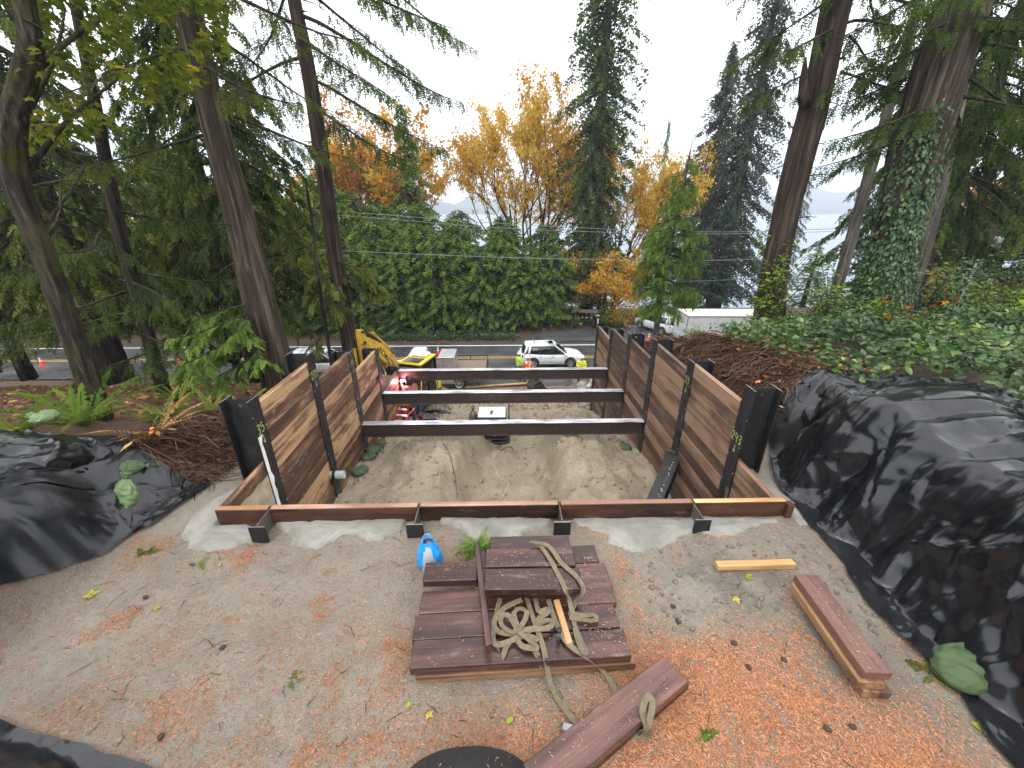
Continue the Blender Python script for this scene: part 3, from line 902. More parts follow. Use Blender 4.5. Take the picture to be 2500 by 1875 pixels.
# diagonal raker from the right wall down towards the front of the pit
a, b = Vector((WX - 0.02, 7.05, -0.95)), Vector((1.75, 4.45, -1.75))
d = (b - a); ln = d.length
e = empty('corner_brace', a); e.rotation_euler = d.to_track_quat('X', 'Z').to_euler()
tag(e, 'black steel brace slanting from the right wall into the pit front', 'steel beam')
mk('top_flange', box(0, ln, -0.14, 0.14, -0.018, 0, 0.003), M['steel_black'], e)
mk('bottom_flange', box(0, ln, -0.14, 0.14, -0.36, -0.342, 0.003), M['steel_black'], e)
mk('web', box(0, ln, -0.007, 0.007, -0.342, -0.018), M['steel_black'], e)
chalk = []
for i in range(26):
    u = 0.25 + i * 0.075
    c_ = random.uniform(0.02, 0.06); chalk.append(xf(box(0, random.uniform(0.003, 0.012), -0.012, random.uniform(0.005, 0.02), 0.0012, 0.0025), (u + random.uniform(-.02, .02), c_, 0), (0, 0, random.uniform(-.6, .6))))
mk('chalk_writing', join(*chalk), M['mark_white'], e)['kind'] = 'stuff'
mk('end_plate', box(-0.012, 0, -0.2, 0.2, -0.42, 0.06), M['steel_worn'], e)
# pipe stub through the left wall
e = empty('pipe_stub', (-WX + 0.02, 6.98, -1.32)); tag(e, 'grey pipe stub sticking out beside a left wall pile', 'pipe')
ring = [(math.cos(t_) , math.sin(t_)) for t_ in np.linspace(0, 2 * math.pi, 16, endpoint=False)]
mk('pipe', loft([[(x_, r_ * c_, r_ * s_) for c_, s_ in ring] for x_, r_ in ((-0.06, 0.085), (0.24, 0.085), (0.24, 0.068), (0.05, 0.068))]), M['pipe_grey'], e, True)
mk('collar', join(cyl((0.01, 0, 0), (0.06, 0, 0), 0.11, 14), box(0.0, 0.05, -0.16, 0.02, -0.14, -0.02)), M['steel_black'], e)
mk('end_plug', cyl((0.20, 0, 0), (0.225, 0, 0), 0.067, 16), M['lamp_clear'], e)
# ------------------------------------------------------------------ black plastic tarps
def creases(p, q, n, size, amp, seed, ang0=None, spread=math.pi):
    g = np.random.default_rng(seed)
    out = np.zeros_like(p)
    p0, p1, q0, q1 = p.min(), p.max(), q.min(), q.max()
    for i in range(n):
        cx, cy = g.uniform(p0, p1), g.uniform(q0, q1)
        th = (g.uniform(0, math.pi) if ang0 is None else g.normal(ang0, spread))
        ln = size * g.uniform(0.4, 1.5); w = size * g.uniform(0.03, 0.11); a = amp * g.uniform(0.25, 1.0) * (1 if g.random() < 0.62 else -1)
        dx, dy = p - cx, q - cy
        al = dx * math.cos(th) + dy * math.sin(th)
        d = -dx * math.sin(th) + dy * math.cos(th) + 0.10 * size * np.sin(al / size * 2.2 + g.uniform(0, 6))
        w2 = w * (0.35 + np.clip(al / ln + 1, 0, 2) * 0.8)
        out += a * np.exp(-np.abs(d) / w2) * np.exp(-(al / ln) ** 4)
    return out

def crumple(p, q, n, l0, l1, amp, seed, ang=None, spread=0.5):
    """folded-paper relief: warped triangle waves, so facets are flat and creases sharp"""
    g = np.random.default_rng(seed); out = np.zeros_like(p)
    for i in range(n):
        th = g.uniform(0, math.pi) if ang is None else g.normal(ang, spread); lam = l0 * (l1 / l0) ** g.random()
        d = p * math.cos(th) + q * math.sin(th) + 0.28 * lam * fbm(p / lam * 0.6 + 11 * i, q / lam * 0.6, 2) + g.uniform(0, 9)
        al = -p * math.sin(th) + q * math.cos(th)
        mask = sstep(fbm(p / (2.2 * lam) + 5.7 * i, q / (2.2 * lam) + seed, 2), -0.05, 0.4)
        out += amp * lam * (np.abs((d / lam) % 1 - 0.5) * 2 - 0.5) * mask * (0.6 + 0.4 * np.sin(al / lam))
    return out

def tarp(name, label, S, A, base, nrm, wr, group='black plastic sheets over the banks'):
    """S, A parameter grids; base(S,A)->(X,Y,Z); nrm displacement direction; wr displacement"""
    X, Y, Z = base
    X = X + nrm[0] * wr; Y = Y + nrm[1] * wr; Z = Z + nrm[2] * wr
    Zg = np.maximum(ground(X, Y, False), ground(X, Y)) + 0.035
    Z = np.where(Z < Zg, Zg + 0.25 * np.clip(wr, 0, 1), Z)
    v = np.stack([X, Y, Z], -1).reshape(-1, 3)
    o = mk(name, (v, grid_faces(*S.shape)), M['tarp'], smooth=True)
    tag(o, label, 'tarp', group)
    return o

# right bank tarp
ns, na = 260, 215
S, A = np.meshgrid(np.linspace(0.9, 6.25, ns), np.linspace(0, 1, na), indexing='ij')
xfoot = np.interp(S, [0.9, 1.7, 2.9, 4.1, 4.6, 5.2, 5.7, 6.25], [3.80, 3.86, 3.93, 4.02, 4.0, 4.22, 4.45, 4.70]) + 0.07 * fbm(S * 2.3, S * 0, 3)
xback = np.interp(S, [0.9, 4, 5, 5.7, 6.25], [6.9, 6.6, 6.5, 6.2, 5.6]) + 0.15 * fbm(S * 1.5, S * 0 + 4, 2)
X = xfoot + A * (xback - xfoot)
hy = np.interp(S, [0.9, 2.5, 3.5, 4.3, 5.0, 5.7, 6.25], [1.62, 1.62, 1.60, 1.66, 1.50, 1.38, 1.22])
rise = sstep(X - xfoot, 0.07, 0.78) ** 0.8
Z = 0.02 + hy * rise * (0.93 + 0.07 * sstep(X - xfoot, 0.9, 1.6)) + 0.10 * np.exp(-((S - 4.35) ** 2 / 0.25 + (X - 5.3) ** 2 / 0.5)) - 0.10 * np.exp(-((S - 3.3) ** 2 / 0.2 + (X - 5.2) ** 2 / 0.8)) - 0.25 * sstep(X - xfoot, 1.6, 2.6)
far = sstep(S, 5.75, 6.25)
Z = Z * (1 - 0.55 * far)
arc = np.clip((X - xfoot) * 0.6 + Z, 0, 4)
wr = creases(S, arc, 34, 1.1, 0.10, 3, math.pi / 2 + 0.25, 0.32) + creases(S, arc, 60, 0.7, 0.030, 4) + crumple(S, arc, 7, 0.28, 0.8, 0.22, 5, 0.12, 0.28) + crumple(S, arc, 7, 0.18, 0.5, 0.045, 6) + 0.05 * fbm(S * 1.4, arc * 1.1, 3)
edge = sstep(A, 0.0, 0.05)
wr = wr * (0.35 + 0.65 * edge)
steep = np.clip(1 - np.abs(rise - 0.5) * 1.6, 0.15, 1)
nrm = (-0.8 * steep, 0.0, np.sqrt(1 - (0.8 * steep) ** 2))
tarp('plastic_tarp', 'large crumpled black plastic tarp over the right bank', S, A, (X, S + 0.05 * creases(S, arc, 40, 0.4, 0.4, 9), Z), nrm, wr)

# loose skirt of the right tarp lying on the terrace
S, A = np.meshgrid(np.linspace(1.2, 4.3, 160), np.linspace(0, 1, 26), indexing='ij')
xa = np.interp(S, [1.2, 1.7, 2.1, 2.7, 3.3, 4.3], [3.66, 3.72, 3.86, 3.72, 3.86, 3.96]) + 0.05 * fbm(S * 3, S * 0 + 2, 3)
X = xa + A * 0.42
wr = creases(S, X, 40, 0.25, 0.03, 12, math.pi * 0.1, 0.5) + crumple(S, X, 7, 0.08, 0.3, 0.28, 13)
tarp('tarp_skirt', 'crumpled loose edge of black plastic along the right tarp foot', S, A, (X, S, ground(X, S, False) + 0.025 + 0 * X), (0, 0, 1), np.abs(wr))

# left bank tarp
S, A = np.meshgrid(np.linspace(1.7, 5.02, 210), np.linspace(0, 1, 190), indexing='ij')
xfoot = -np.interp(S, [1.7, 2.6, 3.2, 4.1, 4.7, 5.02], [5.05, 4.93, 4.74, 4.62, 4.56, 4.75]) + 0.05 * fbm(S * 2.3, S * 0 + 7, 3)
X = xfoot - A * 3.1
d = xfoot - X
hy = np.interp(S, [1.7, 3.0, 4.0, 4.6, 5.02], [1.02, 1.05, 1.10, 1.0, 0.72])
Z = 0.02 + hy * sstep(d, 0.28, 1.05) + 0.14 * sstep(d, 1.0, 2.2) - 0.15 * np.exp(-((S - 3.0) ** 2 / 0.15)) * sstep(d, 0.3, 1) * sstep(d, 2.2, 1.2)
Z = Z + 0.12 * np.exp(-((S - 4.25) ** 2 / 0.05 + (d - 0.95) ** 2 / 0.15))
arc = d * 0.6 + Z
wr = creases(S, arc, 22, 0.9, 0.09, 23, 0.35, 0.55) + creases(S, arc, 40, 0.5, 0.026, 24) + crumple(S, arc, 6, 0.3, 0.9, 0.18, 25, 0.6, 0.5) + crumple(S, arc, 7, 0.18, 0.5, 0.075, 26) + 0.05 * fbm(S * 1.5, arc, 3)
rise = sstep(d, 0.28, 1.05); steep = np.clip(1 - np.abs(rise - 0.5) * 1.6, 0.15, 1)
wr = wr * (0.4 + 0.6 * sstep(A, 0, 0.06))
tarp('plastic_tarp', 'black plastic tarp draped over the left bank beside the ferns', S, A, (X, S, Z), (0.8 * steep, 0, np.sqrt(1 - (0.8 * steep) ** 2)), wr)
S, A = np.meshgrid(np.linspace(0, 1, 60), np.linspace(0, 1, 60), indexing='ij')
c00, c10, c11, c01 = [np.array(c) for c in ((-4.72, 3.9), (-4.55, 4.1), (-4.42, 5.02), (-5.25, 4.95))]
PX = [(c00[i] * (1 - S) * (1 - A) + c10[i] * S * (1 - A) + c11[i] * S * A + c01[i] * (1 - S) * A) for i in (0, 1)]
wr = creases(PX[0], PX[1], 14, 0.4, 0.06, 33) + crumple(PX[0], PX[1], 7, 0.1, 0.4, 0.30, 34)
tarp('tarp_flap', 'crinkled black plastic flap spread on the ground by the left sandbag', S, A, (PX[0], PX[1], ground(PX[0], PX[1], False) + 0.02), (0, 0, 1), np.abs(wr) * (0.3 + 0.7 * np.clip(4 * np.minimum(S, 1 - S), 0, 1)))

# two tarped heaps at the photographer's feet
S, A = np.meshgrid(np.linspace(-5.4, -2.2, 110), np.linspace(0, 1, 60), indexing='ij')
yf = np.interp(S, [-5.4, -4.0, -3.5, -2.96, -2.2], [2.0, 1.83, 1.72, 1.59, 1.40]) + 0.03 * fbm(S * 3, S * 0, 2)
Y = yf + 0.10 - A * 1.3
Z = 0.02 + 0.60 * sstep(A, 0.0, 0.6)
wr = creases(S, A * 1.3, 20, 0.6, 0.05, 41, 0.1, 0.5) + crumple(S, A * 1.3, 6, 0.15, 0.5, 0.10, 42)
tarp('plastic_tarp', 'edge of a black plastic tarp at the bottom left corner', S, A, (S, Y, Z), (0, 0.5, 0.87), wr * sstep(A, 0, 0.1))
S, A = np.meshgrid(np.linspace(0, 2 * math.pi, 90), np.linspace(0, 1, 40), indexing='ij')
X = -0.30 + A * 0.60 * np.cos(S) * (1 + 0.06 * np.sin(2 * S + 1)); Y = 1.16 + A * 0.55 * np.sin(S) * (1 + 0.05 * np.sin(3 * S))
Z = 0.02 + 0.34 * (1 - A ** 3.2) + 0.05 * np.cos(S + 2.3) * A * (1 - A)
wr = creases(X, Y, 30, 0.4, 0.02, 51) * (1 - A)
tarp('covered_heap', 'small heap under black sheeting sprinkled with needles at the bottom edge', S, A, (X, Y, Z), (0, 0, 1), wr, None)
for _n in ('covered_heap',):
    bpy.data.objects[_n]['category'] = 'covered heap'; bpy.data.objects[_n].data.materials[0] = M['cover_cloth']

# ------------------------------------------------------------------ concrete spills along the front wall
def poly_sd(px, py, poly):
    n = len(poly); inside = np.zeros(px.shape, bool); dmin = np.full(px.shape, 9e9)
    for i in range(n):
        x0, y0 = poly[i]; x1, y1 = poly[(i + 1) % n]
        ex, ey = x1 - x0, y1 - y0
        t = np.clip(((px - x0) * ex + (py - y0) * ey) / (ex * ex + ey * ey + 1e-12), 0, 1)
        dmin = np.minimum(dmin, np.hypot(px - x0 - t * ex, py - y0 - t * ey))
        cond = ((y0 > py) != (y1 > py)) & (px < ex * (py - y0) / (ey if abs(ey) > 1e-12 else 1e-12) + x0)
        inside ^= cond
    return np.where(inside, dmin, -dmin)
def spill(label, pix, thick=0.065, world=None, straight=None):
    poly = world or [at(u, v_, Z=0.0)[:2] for u, v_ in pix]
    pa = np.array(poly); x0, y0 = pa.min(0) - 0.05; x1, y1 = pa.max(0) + 0.05
    X, Y = np.meshgrid(np.arange(x0, x1, 0.022), np.arange(y0, y1, 0.022), indexing='ij')
    d = poly_sd(X, Y, poly) + 0.05 * fbm(X * 5, Y * 5, 3)
    flow = np.sin(d * 80 + 4 * fbm(X * 2, Y * 2, 2)) * 0.004 * sstep(d, 0.03, 0.08) * sstep(fbm(X * 1.3 + 4, Y * 1.3, 2), -0.1, 0.3)
    Z = ground(X, Y) + thick * sstep(d, -0.005, 0.03) + 0.012 * sstep(d, 0.05, 0.3) + flow + 0.011 * fbm(X * 4, Y * 4, 4) - 0.012
    v = np.stack([X, Y, Z], -1).reshape(-1, 3)
    f = grid_faces(*X.shape)
    keep = (d.reshape(-1)[f].max(1) > -0.004)
    f = f[keep]
    used = np.unique(f); rm = np.full(len(v), -1); rm[used] = np.arange(len(used))
    return tag(mk('concrete_spill', (v[used], rm[f]), M['concrete'], smooth=True), label, 'concrete spill', 'concrete spills along the front wall')
spill('rounded grey concrete spill round the left front corner', None, world=[(-3.72, 5.0), (-3.92, 4.98), (-4.06, 4.6), (-4.17, 4.2), (-4.08, 3.9), (-3.75, 3.72), (-3.35, 3.70), (-3.12, 3.86), (-3.12, 4.10), (-3.76, 4.10)])
spill('smooth concrete spill left of the blue bag', [(673, 1283), (710, 1297), (719, 1324), (746, 1344), (777, 1342), (841, 1306), (868, 1306), (897, 1324), (940, 1315), (990, 1292), (992, 1272), (673, 1272)])
spill('rippled concrete spill behind the green cedar sprig', [(1076, 1279), (1119, 1292), (1135, 1303), (1150, 1328), (1264, 1324), (1276, 1305), (1315, 1297), (1347, 1290), (1352, 1268), (1076, 1268)])
spill('wide concrete spill between the two right front piles', [(1394, 1266), (1409, 1284), (1456, 1299), (1480, 1303), (1488, 1327), (1523, 1342), (1566, 1350), (1625, 1342), (1664, 1311), (1699, 1300), (1745, 1312), (1800, 1305), (1840, 1288), (1900, 1280), (1900, 1264), (1394, 1264)], 0.035)
spill('concrete spill outside the right front corner', None, 0.035, world=[(3.82, 4.06), (3.82, 5.0), (3.96, 4.95), (4.05, 4.6), (4.05, 4.25), (3.98, 3.95), (3.80, 3.9)])

# ------------------------------------------------------------------ timber on the terrace
gst = 'boards stacked on the terrace'
def plank(label, cx, cy, ztop, ln, w, th, ang, mat, group=gst, name='timber_board', tilt=0.0, crack=None):
    e = empty(name, (cx, cy, ztop - th), R(ang), rot=(R(tilt), 0, R(ang)))
    tag(e, label, 'board', group)
    mk('plank', box(-ln / 2, ln / 2, -w / 2, w / 2, 0, th, 0.006), M[mat], e)
    if crack is not None:
        mk('end_split', join(*[xf(box(0, 0.10, -0.0025, 0.0025, th - 0.004, th + 0.0015), (crack, c_, 0), (0, 0, R(4 + 9 * i))) for i, c_ in enumerate((-0.03,))]), M['steel_black'], e)
    return e
w_, t_ = 0.245, 0.092
rows = [(2.30, -0.82, 1.10), (2.555, -0.84, 1.08), (2.81, -0.85, 1.09), (3.065, -0.30, 1.11), (3.32, -0.33, 1.02)]
rn = ['front', 'second', 'third', 'fourth', 'rear']
for layer in (0, 1):
    for i, (y, x0, x1) in enumerate(rows):
        sh = random.uniform(-0.025, 0.025)
        plank('%s board of the %s row in the stack beside the sling' % ('wet top' if layer else 'pale-edged lower', rn[i]), 0.5 * (x0 + x1) + sh + (0.02 if layer == 0 else 0), y + (0.012 if layer else 0), 0.10 + 0.096 * layer, x1 - x0, w_, t_, 2.2 + random.uniform(-0.4, 0.4), 'board_wet' if layer else 'board_brown', crack=None)
plank('short red-brown board resting at the back left of the stack', -0.57, 3.06, 0.30, 0.55, 0.235, 0.09, 1.0, 'board_wet', tilt=0)
for i, yb in enumerate((2.80, 3.10)):
    for s_ in (0.05, 0.55):
        pass
plank('dark spacer board under the two raised boards', 0.26, 2.98, 0.325, 0.86, 0.24, 0.09, 0.5, 'board_wet')
plank('raised red-brown board nearest the coiled sling', 0.27, 2.845, 0.42, 0.95, 0.245, 0.09, -0.8, 'board_wet')
plank('raised red-brown board under the sling eye', 0.26, 3.12, 0.415, 0.93, 0.24, 0.09, 0.3, 'board_wet')
plank('muddy red board at the very back of the stack', 0.28, 3.43, 0.30, 0.9, 0.20, 0.09, 0.4, 'board_wet')
plank('pale grey offcut under the green cedar sprig', -0.40, 3.42, 0.10, 0.42, 0.15, 0.05, 88, 'board_grey', None)
plank('long thin dark batten laid across the stack', -0.235, 2.83, 0.345, 1.18, 0.058, 0.05, -81.5, 'board_wet', None, tilt=0)
plank('short orange-brown stick lying on the stack', 0.53, 2.53, 0.245, 0.44, 0.058, 0.05, -82, 'board_pale', None)
plank('honey-coloured offcut lying alone on the grey mud', 2.85, 3.295, 0.075, 0.90, 0.088, 0.07, 0.4, 'board_pale', None)
for i, (dz, dx, mt, nm) in enumerate(((0.10, 0.04, 'board_brown', 'bottom'), (0.195, -0.03, 'board_brown', 'middle'), (0.29, 0.0, 'board_wet', 'wet top'))):
    plank('%s board of the small pile by the right tarp' % nm, 3.06 + dx + 0.02, 2.42 + 0.02 * i, dz, 0.96, 0.225, 0.088, 84.5 + i * 0.6, mt, 'boards piled by the right tarp', crack=-0.46 if i == 2 else None)
plank('muddy plank running out of the bottom edge, cracked at its end', 0.80, 1.75, 0.205, 1.45, 0.245, 0.09, 29.5, 'board_wet', 'planks at the bottom edge', crack=0.50)
plank('plank hidden beneath the cracked muddy plank', 0.87, 1.79, 0.11, 1.40, 0.235, 0.09, 29.8, 'board_wet', 'planks at the bottom edge')

# threaded pin standing on the stack
e = empty('steel_pin', (0.47, 2.36, 0.197)); tag(e, 'short steel pin with black cap standing on the stack', 'pin')
mk('shank', cyl((0, 0, 0), (0, 0, 0.13), 0.017, 14), M['steel_worn'], e, True)
mk('cap', join(cyl((0, 0, 0.13), (0, 0, 0.165), 0.022, 14)), M['black_plastic'], e, True)

# ------------------------------------------------------------------ webbing sling
def ribbon(paths, width=0.046):
    parts = []
    for pts in paths:
        p = smooth_path(pts, 7)
        T = np.gradient(p, axis=0); T /= np.linalg.norm(T, axis=1)[:, None] + 1e-9
        side = np.cross(T, np.array([0, 0, 1.0])); nn_ = np.linalg.norm(side, axis=1)[:, None]
        side = side / np.maximum(nn_, 1e-6)
        tw = 0.3 * np.sin(np.linspace(0, 9, len(p)) + pts[0][0] * 7)
        up = np.cross(side, T)
        side = side * np.cos(tw)[:, None] + up * np.sin(tw)[:, None]
        up = np.cross(side, T)
        t = 0.0035
        rings = [[p[i] + side[i] * width / 2 + up[i] * t, p[i] - side[i] * width / 2 + up[i] * t, p[i] - side[i] * width / 2 - up[i] * t, p[i] + side[i] * width / 2 - up[i] * t] for i in range(len(p))]
        parts.append(loft(rings, True, True))
    return join(*parts)
def cp(pts):   # traced points (crop coordinates of the sling close-up, height)
    return [at(900 + x * 0.3918, 1225 + y * 0.3918, Z=z) for x, y, z in pts]
slings = [
    ([(1000, 252, 0.44), (1060, 265, 0.44), (1130, 360, 0.435), (1190, 470, 0.435), (1225, 545, 0.44), (1250, 610, 0.32), (1268, 690, 0.24), (1285, 770, 0.225), (1320, 860, 0.225), (1355, 935, 0.225), (1330, 925, 0.25), (1300, 850, 0.235), (1285, 790, 0.235)], 'sling_strap', 'tan webbing sling draped over the raised boards'),
    ([(1010, 248, 0.455), (1120, 275, 0.45), (1200, 380, 0.44), (1290, 460, 0.44), (1335, 530, 0.44), (1330, 575, 0.38), (1290, 625, 0.27), (1265, 680, 0.235)], None, None),
    ([(985, 600, 0.23), (1030, 740, 0.24), (1080, 880, 0.24), (1100, 960, 0.22), (1112, 1040, 0.10), (1150, 1180, 0.03), (1220, 1290, 0.03), (1310, 1392, 0.05)], 'sling_strap', 'tan webbing strap trailing off the stack to the muddy plank'),
    ([(1120, 610, 0.23), (1170, 760, 0.23), (1240, 880, 0.235), (1340, 955, 0.22), (1400, 1000, 0.12), (1450, 1045, 0.05), (1510, 1120, 0.03), (1550, 1220, 0.03), (1580, 1260, 0.05)], 'sling_strap', 'second tan strap trailing from the stack to the muddy plank'),
    ([(955, 610, 0.24), (850, 660, 0.25), (785, 740, 0.25), (800, 800, 0.24), (880, 822, 0.24), (1000, 795, 0.26), (1120, 785, 0.27), (1145, 745, 0.26), (1090, 745, 0.25), (1010, 800, 0.25), (900, 860, 0.24), (800, 890, 0.235), (775, 840, 0.24), (790, 720, 0.235), (820, 600, 0.23)], 'sling_strap', 'coiled tangle of tan webbing in the middle of the stack'),
    ([(930, 780, 0.27), (905, 700, 0.28), (940, 665, 0.28), (985, 690, 0.28), (960, 760, 0.27), (900, 810, 0.26), (830, 770, 0.25), (830, 710, 0.25), (880, 715, 0.26), (930, 800, 0.26), (1000, 860, 0.26), (1050, 910, 0.25), (960, 900, 0.24), (930, 850, 0.24), (1000, 840, 0.25), (1060, 860, 0.26)], None, None),
    ([(890, 860, 0.235), (860, 900, 0.225), (835, 970, 0.20), (800, 1050, 0.06), (765, 1075, 0.03)], None, None),
    ([(1000, 880, 0.235), (1045, 945, 0.215), (1070, 1000, 0.14), (1085, 1045, 0.08)], None, None),
    ([(1040, 600, 0.23), (1060, 680, 0.25), (1110, 670, 0.26), (1115, 690, 0.25), (1060, 730, 0.24), (1040, 790, 0.24)], None, None),
    ([(1245, 690, 0.225), (1330, 708, 0.225), (1405, 705, 0.225), (1420, 725, 0.23), (1400, 740, 0.23), (1330, 735, 0.23), (1250, 720, 0.23)], None, None),
    ([(1690, 1420, 0.05), (1725, 1395, 0.14), (1705, 1310, 0.24), (1735, 1215, 0.26), (1768, 1245, 0.25), (1755, 1340, 0.20), (1735, 1400, 0.14), (1690, 1440, 0.04)], 'sling_strap', 'tan webbing eye looped over the muddy plank'),
    ([(1560, 1505, 0.03), (1640, 1460, 0.03), (1770, 1445, 0.03)], None, None),
]
cur = None; acc = []
def flush_sling():
    if cur:
        e = mk('sling_strap', ribbon(acc), M['sling'])
        tag(e, cur, 'sling', 'webbing slings on the boards')
for pts, nm, lab in slings:
    if nm:
        flush_sling(); cur = lab; acc = []
    acc.append(cp(pts))
flush_sling()

# ------------------------------------------------------------------ blue bottle pack
e = empty('bottle_pack', (-0.86, 3.40, 0.0), R(4)); tag(e, 'clear and bright blue plastic bag of water bottles', 'bag')
def lathe(prof, n=12):
    return loft([[(r_ * math.cos(a), r_ * math.sin(a), z_) for a in np.linspace(0, 2 * math.pi, n, endpoint=False)] for r_, z_ in prof], True, True)
bp = lathe([(0.030, 0), (0.032, 0.02), (0.029, 0.07), (0.032, 0.12), (0.031, 0.15), (0.013, 0.185), (0.013, 0.205)])
bme = mesh_data('bottle', *bp, M['lamp_clear'], True)
for i in range(3):
    for j in range(2):
        obj('bottle', bme, e, (-0.07 + 0.07 * i, -0.03 + 0.07 * j, 0.03), (R(random.uniform(-8, 8)), R(random.uniform(-8, 8)), 0))
nu, nv = 36, 22
U, Vv = np.meshgrid(np.linspace(0, 2 * math.pi, nu), np.linspace(0, 1, nv), indexing='ij')
rad = np.interp(Vv, [0, 0.12, 0.5, 0.8, 1], [0.92, 1.05, 1.0, 0.78, 0.45]) * (1 + 0.16 * fbm(np.cos(U) * 2.2, Vv * 6 + np.sin(U) * 2, 3))
X = 0.135 * rad * np.sign(np.cos(U)) * np.abs(np.cos(U)) ** 0.8; Y = 0.085 * rad * np.sign(np.sin(U)) * np.abs(np.sin(U)) ** 0.8; Z = 0.01 + 0.36 * Vv + 0.015 * fbm(U * 2, Vv * 5, 2)
v = np.stack([X, Y, Z], -1).reshape(-1, 3); f = grid_faces(nu, nv)
fc = v[f].mean(1)
blue = (np.abs(fc[:, 0]) > 0.075 * np.interp(fc[:, 2], [0, 0.15, 0.28, 0.36], [1.0, 1.0, 0.55, 0.1])) | (fc[:, 2] > 0.33)
def sub(v, f):
    u_ = np.unique(f); rm = np.full(len(v), -1); rm[u_] = np.arange(len(u_))
    return v[u_], rm[f]
mk('blue_wrap', sub(v, f[blue]), M['blue_film'], e, True)
mk('clear_wrap', sub(v, f[~blue]), M['clear_film'], e, True)
hp = smooth_path([(-0.055, 0, 0.33), (-0.06, 0.01, 0.39), (-0.035, 0.02, 0.44), (0.005, 0.015, 0.455), (0.04, 0.0, 0.42), (0.06, 0, 0.34)], 5)
mk('handle', ribbon([hp], 0.022), M['blue_film'], e)

# ------------------------------------------------------------------ sandbags
def sandbag_mesh(name, mat, seed, neck=True, L_=0.44, W_=0.30, H2=0.17):
    nu, nv = 44, 40
    U, Vv = np.meshgrid(np.linspace(0, 1, nu), np.linspace(0, 2 * math.pi, nv), indexing='ij')
    if neck: prof = np.interp(U, [0, 0.03, 0.12, 0.3, 0.5, 0.66, 0.78, 0.85, 0.89, 0.94, 1.0], [0.0, 0.52, 0.86, 1.0, 0.98, 0.78, 0.42, 0.20, 0.16, 0.30, 0.42])
    else: prof = np.interp(U, [0, 0.04, 0.15, 0.5, 0.85, 0.96, 1], [0.0, 0.62, 0.95, 1.0, 0.93, 0.6, 0.0])
    pl = np.sin(Vv * 11 + 2 * fbm(U * 3 + seed, Vv * 0.6, 2))
    wr_ = 1 + 0.10 * fbm(U * 5 + seed, np.cos(Vv) * 1.5 + 7, 3) + (0.16 * pl * sstep(U, 0.35, 0.8) * sstep(U, 1.02, 0.86) if neck else 0.05 * pl * sstep(np.abs(U - 0.5), 0.25, 0.5))
    cr = 0.020 * fbm(U * 12 + seed, Vv * 2.5, 3)
    X = (U - 0.5) * L_; cs, sn = np.cos(Vv), np.sin(Vv)
    Y = W_ / 2 * prof * np.sign(cs) * np.abs(cs) ** 0.8 * wr_ + cr * cs
    Z = H2 / 2 * (0.35 + 0.65 * prof) * prof ** 0.3 * np.where(sn < 0, sn * 0.72, sn) * wr_ + cr * sn + H2 * 0.36
    Z = np.where(neck, Z + 0.10 * H2 * sstep(U, 0.7, 1.0), Z)
    return mesh_data(name, np.stack([X, Y, Z], -1).reshape(-1, 3), grid_faces(nu, nv), M[mat], True)
sb_dark = sandbag_mesh('sandbag', 'sandbag_green', 1); sb_lt = sandbag_mesh('sandbag', 'sandbag_light', 5); sb_flat = sandbag_mesh('sandbag', 'sandbag_green', 9, False)
def sandbag(label, loc, rot, me_, sc=1.0, group='green sandbags'):
    e = empty('sandbag', loc, rot=rot); e.scale = (sc,) * 3
    tag(e, label, 'sandbag', group)
    obj('sack', me_, e)
    if me_ is not sb_flat:
        mk('tie', loft([[(0.165 + dx, 0.034 * math.cos(a), 0.072 + 0.030 * math.sin(a)) for a in np.linspace(0, 2 * math.pi, 10, endpoint=False)] for dx in (-0.006, 0.006)]), M['black_plastic'], e)
sandbag('pale green sandbag standing on the left tarp', (-5.0, 4.42, 0.30), (R(6), R(-58), R(80)), sb_lt, 1.2)
sandbag('small dark green bag behind the pale green sandbag', (-5.15, 4.72, 0.46), (R(20), R(15), R(30)), sb_dark, 0.8)
sandbag('pale green sandbag cut by the left picture edge', (-5.0, 2.88, 0.06), (0, 0, R(60)), sb_lt, 1.0)
sandbag('green sandbag lying on top of the left tarp', (-6.15, 4.85, 1.17), (0, R(4), R(170)), sb_lt, 0.9)
sandbag('dark green tied sandbag at the foot of the right tarp', (3.98, 2.14, 0.07), (R(-6), R(-20), R(40)), sb_dark, 1.1)
for i, (x, y, z, a) in enumerate([(-3.40, 8.62, 0, 20), (-3.42, 8.95, 0.02, 75), (-3.36, 8.86, 0.13, 40), (-3.40, 9.28, 0.0, 100), (-3.43, 9.65, 0, 85), (-3.44, 7.98, 0, 60)]):
    sandbag(['dark green sandbag at the near end of the row by the left wall', 'sandbag second in the row along the left pit wall', 'sandbag stacked on the row along the left pit wall', 'sandbag fourth in the row along the left pit wall', 'sandbag at the far end of the row along the left wall', 'lone sandbag nearer the camera along the left pit wall'][i], (x, y, gz(x, y) - 0.01 + z), (R(random.uniform(-5, 5)), R(random.uniform(-6, 6)), R(a)), sb_flat if i % 2 else sb_dark, 0.95)
sandbag('lone dark green sandbag against the right pit wall', (3.30, 9.25, gz(3.3, 9.25)), (0, 0, R(95)), sb_dark, 0.95)
